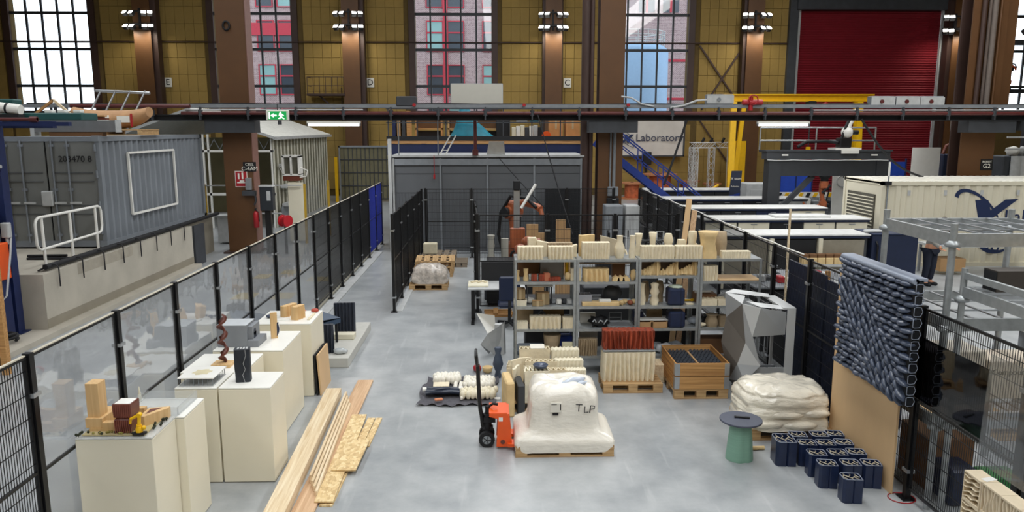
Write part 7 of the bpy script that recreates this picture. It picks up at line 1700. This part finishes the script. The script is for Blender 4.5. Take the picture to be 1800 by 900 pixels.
for k, (x, w_) in enumerate(((12.6, 1.3), (17.0, 1.4))):
    r = T('blue_screen', ('blue screen panel seen under the dark portal', 'blue screen panels in front of the red roller door')[k], 'screen', (x, 31 + k, 0))
    P('sheet', MB().box(-w_ / 2, 0, .15, w_ / 2, .03, 2.5), M('screen_blue', '1f44a8', .5), r); P('post', MB().box(-w_ / 2 - .05, -.03, 0, -w_ / 2, .05, 2.65).box(-.02, -.03, 0, .02, .05, 2.6).box(w_ / 2, -.03, 0, w_ / 2 + .05, .05, 2.65), DBLUE, r)
r = T('white_oval_board', 'tall white oval machine panel beside the portal robot', 'panel', (12.95, 27.5, 0))
P('panel', MB().prism([(-.35, 0), (.3, 0), (.38, 1.6), (.3, 2.5), (-.1, 2.6), (-.4, 2.3)], 0, .06, 'y'), WHITE, r); P('emblem', MB().tube([(-.05 + .2 * math.cos(t), -.01, 2.0 + .2 * math.sin(t)) for t in [k * .5 for k in range(14)]], .015, 4), LGREY, r)
r = T('hazard_bench', 'long machine with hazard striped front under the portal', 'machine', (12.4, 28.6, 0))
P('body', MB().cbox(-1.6, 0, 0, 1.4, .6, 1.3, .02), M('machine_mix', '8d9094', .6, var=.5, scale=9), r)
for k in range(10): P('hazard_stripe', MB().prism([(-1.5 + k * .28, 1.32), (-1.36 + k * .28, 1.32), (-1.28 + k * .28, 1.48), (-1.42 + k * .28, 1.48)], -.02, 0, 'y'), YELLOW if k % 2 else BLACKM, r)
P('stripe_board', MB().box(-1.55, 0, 1.3, 1.35, .05, 1.5), WHITE, r)
for k in range(9): P('machine_part', MB().cbox(-1.4 + k * .31, -.3, .9 + .06 * (k % 3), -1.2 + k * .31, 0, 1.2 + .08 * (k % 2), .02), (LGREY, DGREY, BLUE, WHITE, GREY)[k % 5], r)
S('white_display_sheet', MB().box(-.5, 0, 0, .5, .05, 3.25), WHITE, 'large plain white panel standing behind the white container', 'panel', (15.45, 26.6, 0), .0)
S('navy_pillar', MB().cbox(-.35, -.3, 0, .35, .3, 3.0, .03), NAVYP, 'navy machine cabinet beside the white panel', 'cabinet', (16.6, 27.2, 0))
S('cable_bunch', MB().tube([(-.2, 0, 0), (-.1, 0, .3), (.1, 0, .4), (.2, 0, .2), (.3, 0, 0)], .06, 6), BROWNC, 'brown cable bunch on top of the navy machine cabinet', 'cable', (16.6, 27.2, 3.0))
r = T('grey_machine_line', 'grey machine line with ribbed guard behind the white container', 'machine', (17.6, 25.2, 0))
P('base', MB().cbox(-.3, 0, 0, 3.5, 1.0, 3.0, .03), DGREY, r); P('guard', wavy(3.4, .1, .7, 10, .03, 2, lev=1, ph=0).move(1.6, -.12, 2.3), LGREY, r); P('rail', MB().box(-.3, -.1, 3.2, 3.5, -.04, 3.26).box(-.3, -.1, 3.6, 3.5, -.04, 3.66).box(.4, -.1, 3.0, .46, -.04, 3.7).box(1.8, -.1, 3.0, 1.86, -.04, 3.7), LGREY, r)
for k in range(8): P('machine_part', MB().ball((.2 + k * .38, .3, 3.15), .2, 8, 6, 1.1, .8, .9, .5, k), (WHITE, LGREY, GREEN, WHITE, GREY, YELLOW, DGREY, WHITE)[k], r)
# orange robot high on the far right with its shelf bracket
r = T('wall_platform', 'dark bracket platform carrying the small far orange robot', 'platform', (23.9, 36.4, 0))
P('deck', MB().box(-.4, -.5, 5.6, 2.2, .5, 5.75), BLACKM, r); P('post', MB().box(1.9, -.1, 0, 2.2, .1, 5.6), DGREY, r)
robot('small far orange robot on the dark bracket platform', (24.75, 36.4, 5.76), .5, ORANGE, .62)
P('brace', MB().beam((26.4, 38, 8.6), (28.3, 38, 10.0), .25), DGREY, STR('trim_4', MB().box(25.6, 37.9, 8.0, 29.5, 38.1, 8.25), DGREY, label='dark steel rail and brace near the window beyond the roller door'))

# ================================================================ BACK RIGHT
r = T('yellow_gantry', 'yellow portable gantry crane near the red roller door', 'crane', (15.8, 39.4, 0))
P('bridge_beam', MB().box(-3.9, -.12, 5.28, 4.0, .12, 5.33).box(-3.9, -.03, 5.33, 4.0, .03, 5.6).box(-3.9, -.14, 5.6, 4.0, .14, 5.66), YELLOW, r)
for sx in (-1, 1):
    x0 = sx * 3.3
    for y in (-1, 1): P('leg', MB().beam((x0, 0, 5.28), (x0 + sx * .0 + y * .35, y * 1.1, .2), .3, .22), YELLOW, r)
    P('foot_beam', MB().beam((x0 - .35, -1.2, .2), (x0 + .35, 1.2, .2), .2, .2), YELLOW, r)
    P('leg', MB().beam((x0 + (.55 if sx < 0 else -.2), .0, 5.28), (x0 + (.05 if sx < 0 else .1), -.2, .3), .22, .16), YELLOW, r)
    P('castor', MB().cyl((x0 - .4, -1.2, .1), (x0 - .3, -1.2, .1), .1, 10).cyl((x0 + .3, 1.2, .1), (x0 + .4, 1.2, .1), .1, 10), BLACKM, r)
P('trolley', MB().cbox(.55, -.25, 4.95, .95, .25, 5.3, .03), BLACKM, r); P('hoist_chain', MB().cyl((.75, 0, 2.9), (.75, 0, 5.0), .03, 6), DGREY, r); P('control_pendant', MB().cbox(.64, -.08, 2.6, .86, .08, 2.95, .02), YELLOW, r); P('red_hook', MB().ball((1.5, 0, 5.15), .17, 8, 6), RED, r)
S('yellow_sheet', MB().box(-.5, 0, 0, .5, .05, 3.2), YELLOW, 'tall yellow sheet standing behind the gantry leg', 'panel', (13.9, 42.8, 0))
# white lighting truss arch
def truss(p, q, w=.29, step=.3, r=.022):
    p, q = Vector(p), Vector(q); d = (q - p); L = d.length; d = d / L
    u = Vector((0, 1, 0)); a = d.cross(u).normalized(); cs = [(a * i + u * j) * w / 2 for i, j in ((-1, -1), (1, -1), (1, 1), (-1, 1))]
    m = MB()
    for c_ in cs: m.cyl(p + c_, q + c_, r, 6)
    n = max(2, int(L / step))
    for k in range(n):
        for e in range(4):
            c0, c1 = (cs[e], cs[(e + 1) % 4]) if k % 2 else (cs[(e + 1) % 4], cs[e])
            m.cyl(p + c0 + d * L * k / n, p + c1 + d * L * (k + 1) / n, r * .6, 5)
    return m
r = T('truss_arch', 'white aluminium lighting truss arch beside the yellow gantry', 'truss', (12.0, 41.4, 0))
TW = M('truss_white', 'd9dadb', .4, .3)
for x, y in ((-.95, -.3), (-.05, -.3), (1.2, .3), (-.95, .3)): P('leg_truss', truss((x, y, 0), (x, y, 2.85)), TW, r)
P('top_truss', truss((-1.1, -.3, 3.0), (.1, -.3, 3.0)), TW, r); P('top_truss', truss((-1.1, .3, 3.0), (1.35, .3, 3.0)), TW, r)
for x in (-.6, -.15, .5): P('lamp', MB().cyl((x, -.3, 3.15), (x + .12, -.3, 3.4), .07, 8), BLACKM, r)
# cable reels
def reel(lab, loc, s):
    r = T('cable_reel', lab, 'reel', loc); PO = wood('reel_wood', 'a4623a', 'd0936a', .7, 'X')
    for z, n_ in ((0.05, 'lower_flange'), (1.0 * s, 'upper_flange')): P(n_, MB().cyl((0, 0, z - .05), (0, 0, z + .03), .72 * s, 20), PO, r)
    P('drum', MB().cyl((0, 0, .08), (0, 0, s - .05), .45 * s, 18), M('orange_cable_wrap', 'b9603a', .7, var=.3, scale=6), r); P('hub', MB().cyl((0, 0, s + .03), (0, 0, s + .05), .1, 8), BLACKM, r)
reel('large orange wooden cable reel below the banner', (9.5, 42.6, 0), 1.35)
reel('small wooden cable reel beside the blue stairs', (7.8, 42.0, 0), .9)
reel('dark wooden cable reel between large reel and truss', (11.25, 43.1, 0), .92)
reel('low wooden cable reel in front of the truss arch', (12.7, 43.3, 0), .75)
S('white_sack', MB().ball((0, 0, .3), .35, 10, 7, 1.2, .8, .85, .3, 3), WHITE, 'white sack lying by the large cable reel', 'sack', (10.2, 41.3, 0))
for k in range(5): S('yard_machine', MB().cbox(-.4, -.3, 0, .4, .3, .8 + .2 * (k % 3), .05).cyl((-.3, 0, .8), (.3, .1, 1.15), .06, 6), (YELLOW, DGREY, BLACKM, WHITE, GREY)[k], ('yellow', 'dark grey', 'black', 'white', 'mid grey')[k] + ' small machine on the floor behind the gantry', 'machine', (10.9 + k * 1.0, 37.0 - (k % 2) * .9, 0))
S('wall_speaker', MB().cbox(-.25, -.2, 0, .25, .2, .75, .03).box(-.2, -.22, .08, .2, -.2, .68).cyl((0, -.23, .3), (0, -.2, .3), .15, 12).box(-.06, .0, -1.8, .06, .2, 0), BLACKM, 'black loudspeaker on the wall below the banner', 'speaker', (9.0, 44.05, 1.8))
# banner
r = T('cloth_banner', 'white cloth banner with navy logo lettering on back wall', 'banner', (9.2, 43.95, 3.34))
def bn(u, v): return (-1.9 + 3.8 * u, .04 * math.sin(u * 17) * (1 - v) * .6 + .03 * math.sin(u * 7 + v * 5), -.98 + 1.96 * v)
P('cloth', MB().grid(bn, 36, 8), M('banner_cloth', 'd6d0c8', .8, var=.05, scale=2), r)
P('lettering', text_mesh('Laboratory', .62, align='LEFT', mat=M('banner_ink', '3a3f55', .7, var=0)), None, r, (-.92, -.1, .02), FRONT)
P('logo_letter', MB().prism([(-1.62, .22), (-1.42, .22), (-1.36, .08), (-1.2, .22), (-1.02, .22), (-1.28, -.04), (-1.2, -.26), (-1.4, -.26), (-1.46, -.12), (-1.6, -.26), (-1.8, -.26), (-1.52, .0)], -.11, -.1, 'y'), LOGO, r)
P('logo_ring', arc(-1.42, -.02, .62, .25, 0, 360, .035, .035, -.8).move(0, -.1, 0), LOGO, r)
P('hem_frame', MB().box(1.88, -.02, -1.05, 1.98, .04, 1.0).box(-1.95, -.02, -1.06, 1.98, .04, -.98), DGREY, r)

# ================================================================ FACETED METAL SCULPTURE AND GEAR BY THE RIGHT FENCE
r = T('faceted_sculpture', 'large folded grey metal sculpture with open frame beside racks', 'sculpture', (3.9, 10.6, 0))
FV = dict(a=(3.50, 11.0, 1.5), b=(3.72, 10.75, 1.5), c=(3.58, 10.45, 1.45), d=(3.77, 10.22, 1.44), e=(3.70, 10.3, 1.0), f=(4.17, 10.3, 1.36), g=(4.17, 10.3, 1.03), h=(3.80, 10.2, .6), i=(3.62, 10.3, .33), j=(3.8, 10.3, .54), k=(4.18, 10.3, .54), l=(4.18, 10.3, .32), m=(3.50, 10.9, 1.14), n=(3.64, 10.4, .88), o=(3.46, 10.95, .75), p=(3.57, 10.5, .53), q=(3.55, 10.8, .2), u=(3.66, 11.1, 1.53), w=(3.72, 10.9, .0), x=(3.78, 10.45, .0))
FV = {k_: (v_[0] - 3.9, v_[1] - 10.6, v_[2]) for k_, v_ in FV.items()}
FM = [M('facet_silver', 'a3a6a8', .42, .1, var=.05, scale=2), M('facet_lit_tone', 'c6c8c8', .42, .05, var=.04, scale=2), M('facet_shaded_tone', '75706a', .42, .1, var=.08, scale=2)]  # three tones put each facet's light and dark into the colour
for nm, fi in (('acm', 0), ('abc', 1), ('cnm', 2), ('cen', 0), ('cde', 1), ('mno', 2), ('nop', 2), ('nhp', 1), ('neh', 0), ('phi', 0), ('opq', 2), ('piq', 0), ('qix', 2), ('qxw', 2)):
    vs_ = [FV[ch] for ch in nm]
    nrm = (Vector(vs_[1]) - Vector(vs_[0])).cross(Vector(vs_[2]) - Vector(vs_[0])).normalized() * .012
    if nrm.y < 0: nrm = -nrm
    bk = [tuple(Vector(v_) + nrm) for v_ in vs_]; n_ = len(vs_)
    P('facet', MB().add(vs_ + bk, [tuple(range(n_)), tuple(range(n_, 2 * n_))] + [(i_, (i_ + 1) % n_, n_ + (i_ + 1) % n_, n_ + i_) for i_ in range(n_)]), FM[fi], r)
for nm in ('dfge', 'jkli'):
    vs_ = [FV[ch] for ch in nm]; bk = [(a_, b_ + .015, c_) for a_, b_, c_ in vs_]
    P('cross_panel', MB().add(vs_ + bk, [(0, 1, 2, 3), (4, 5, 6, 7), (0, 1, 5, 4), (1, 2, 6, 5), (2, 3, 7, 6), (3, 0, 4, 7)]), FM[0], r)
P('frame_plate', MB().box(.28, -.32, .02, .40, -.30, 1.42), FM[1], r)
P('frame_side', MB().box(.36, .46, .02, .40, .5, 1.42), FM[1], r)
P('frame_top', MB().box(.22, -.3, 1.40, .40, .5, 1.425), FM[1], r)
P('top_strip', MB().add([(-.13, -.36, 1.45), (.27, -.3, 1.40), (.3, -.18, 1.42), (-.25, -.1, 1.48)], [(0, 1, 2, 3)]), FM[1], r); P('top_strip', MB().add([(-.4, .4, 1.5), (-.24, .5, 1.53), (.3, .5, 1.45), (.25, .3, 1.44)], [(0, 1, 2, 3)]), FM[1], r)
for z_ in (.35, 1.0): P('inner_bar', MB().box(-.1, .3, z_, .38, .33, z_ + .03), GREY, r)
P('foot', MB().box(-.2, -.2, 0, .40, .5, .02), DGREY, r)
for k, (y0, y1, h_) in enumerate(((8.95, 9.95, 1.9), (10.0, 11.3, 1.95))):
    S('navy_sheet', MB().box(-.012, y0, .0, .012, y1, h_), NAVYP, ('navy sheet standing behind the fence beside the plywood', 'wide navy sheet standing behind the fence near the racks')[k], 'sheet', (4.58, 0, 0))
S('speckled_board', MB().box(-.3, -.5, 0, .3, .5, .03), M('speckled_white', 'b9bcbc', .6, var=.2, scale=30), 'pale speckled board lying on crates behind the navy sheets', 'board', (5.05, 9.75, 1.8))
r = T('dark_crate_stack', 'stack of dark crates under the pale speckled board', 'crates', (5.05, 9.75, 0))
for k in range(3): P('crate', MB().cbox(-.35, -.45, k * .6, .35, .45, k * .6 + .59, .02), BLACKM if k % 2 else NAVYP, r)
for k, (x, y, w_, d_, h_, lab) in enumerate(((5.2, 12.3, .9, 1.2, .9, 'black work table with parts beyond the fence near the racks'), (5.5, 14.3, 1.2, 1.3, 1.0, 'long black work table beyond the fence behind the wooden pole'), (6.9, 15.6, 1.4, 1.2, .85, 'grey topped black work table before the open bench'))):
    r = T('work_table', lab, 'table', (x, y, 0))
    P('table_top', MB().cbox(-w_ / 2, -d_ / 2, h_ - .04, w_ / 2, d_ / 2, h_, .006), GREY if k else DGREY, r)
    for sx in (-1, 1):
        for sy in (-1, 1): P('leg', MB().box(sx * (w_ / 2 - .04) - .03, sy * (d_ / 2 - .04) - .03, 0, sx * (w_ / 2 - .04) + .03, sy * (d_ / 2 - .04) + .03, h_ - .04), BLACK, r)
    P('lower_case', MB().cbox(-w_ / 2 + .08, -d_ / 2 + .08, .02, w_ / 2 - .08, d_ / 2 - .08, h_ - .1, .02), BLACKM, r)
    for q in range(5): P('small_part', MB().cbox(-w_ / 2 + .1 + q * .16, -.3 + .13 * (q % 3), h_, -w_ / 2 + .22 + q * .16, -.1 + .13 * (q % 3), h_ + .08 + .05 * (q % 2), .015), (BLACKM, LGREY, DGREY, RED, WHITE)[q], r)
r = T('wooden_chair', 'slatted brown wooden frame standing beyond the fence', 'frame', (5.05, 11.35, 0))
for x in (-.16, .16): P('stile', MB().box(x - .03, -.03, 0, x + .03, .03, 1.75), CRATE, r)
for z in (1.15, 1.45): P('rail', MB().box(-.16, -.02, z, .16, .02, z + .06), CRATE, r)

for k, (x, w_, h_, m_, lab) in enumerate(((1.0, .9, 1.0, BLACKM, 'added black backdrop crate behind the rack beside the desk'), (2.0, .9, 1.25, DGREY, 'added dark grey backdrop crate behind the second rack'), (3.1, .9, .95, BLACKM, 'added black backdrop crate behind the third rack'))):
    r = T('backdrop_crate', lab, 'crate', (x, 12.9, 0))  # crates added as a dark backdrop to the rack gaps
    P('body', MB().cbox(-w_ / 2, -.3, .04, w_ / 2, .3, h_, .02), m_, r); P('lid_edge', MB().box(-w_ / 2 - .005, -.305, h_ * .75, w_ / 2 + .005, .305, h_ * .75 + .02), LSTEEL, r)
    for sx in (-1, 1): P('skid', MB().box(sx * .3 - .05, -.28, 0, sx * .3 + .05, .28, .04), BLACKM, r)
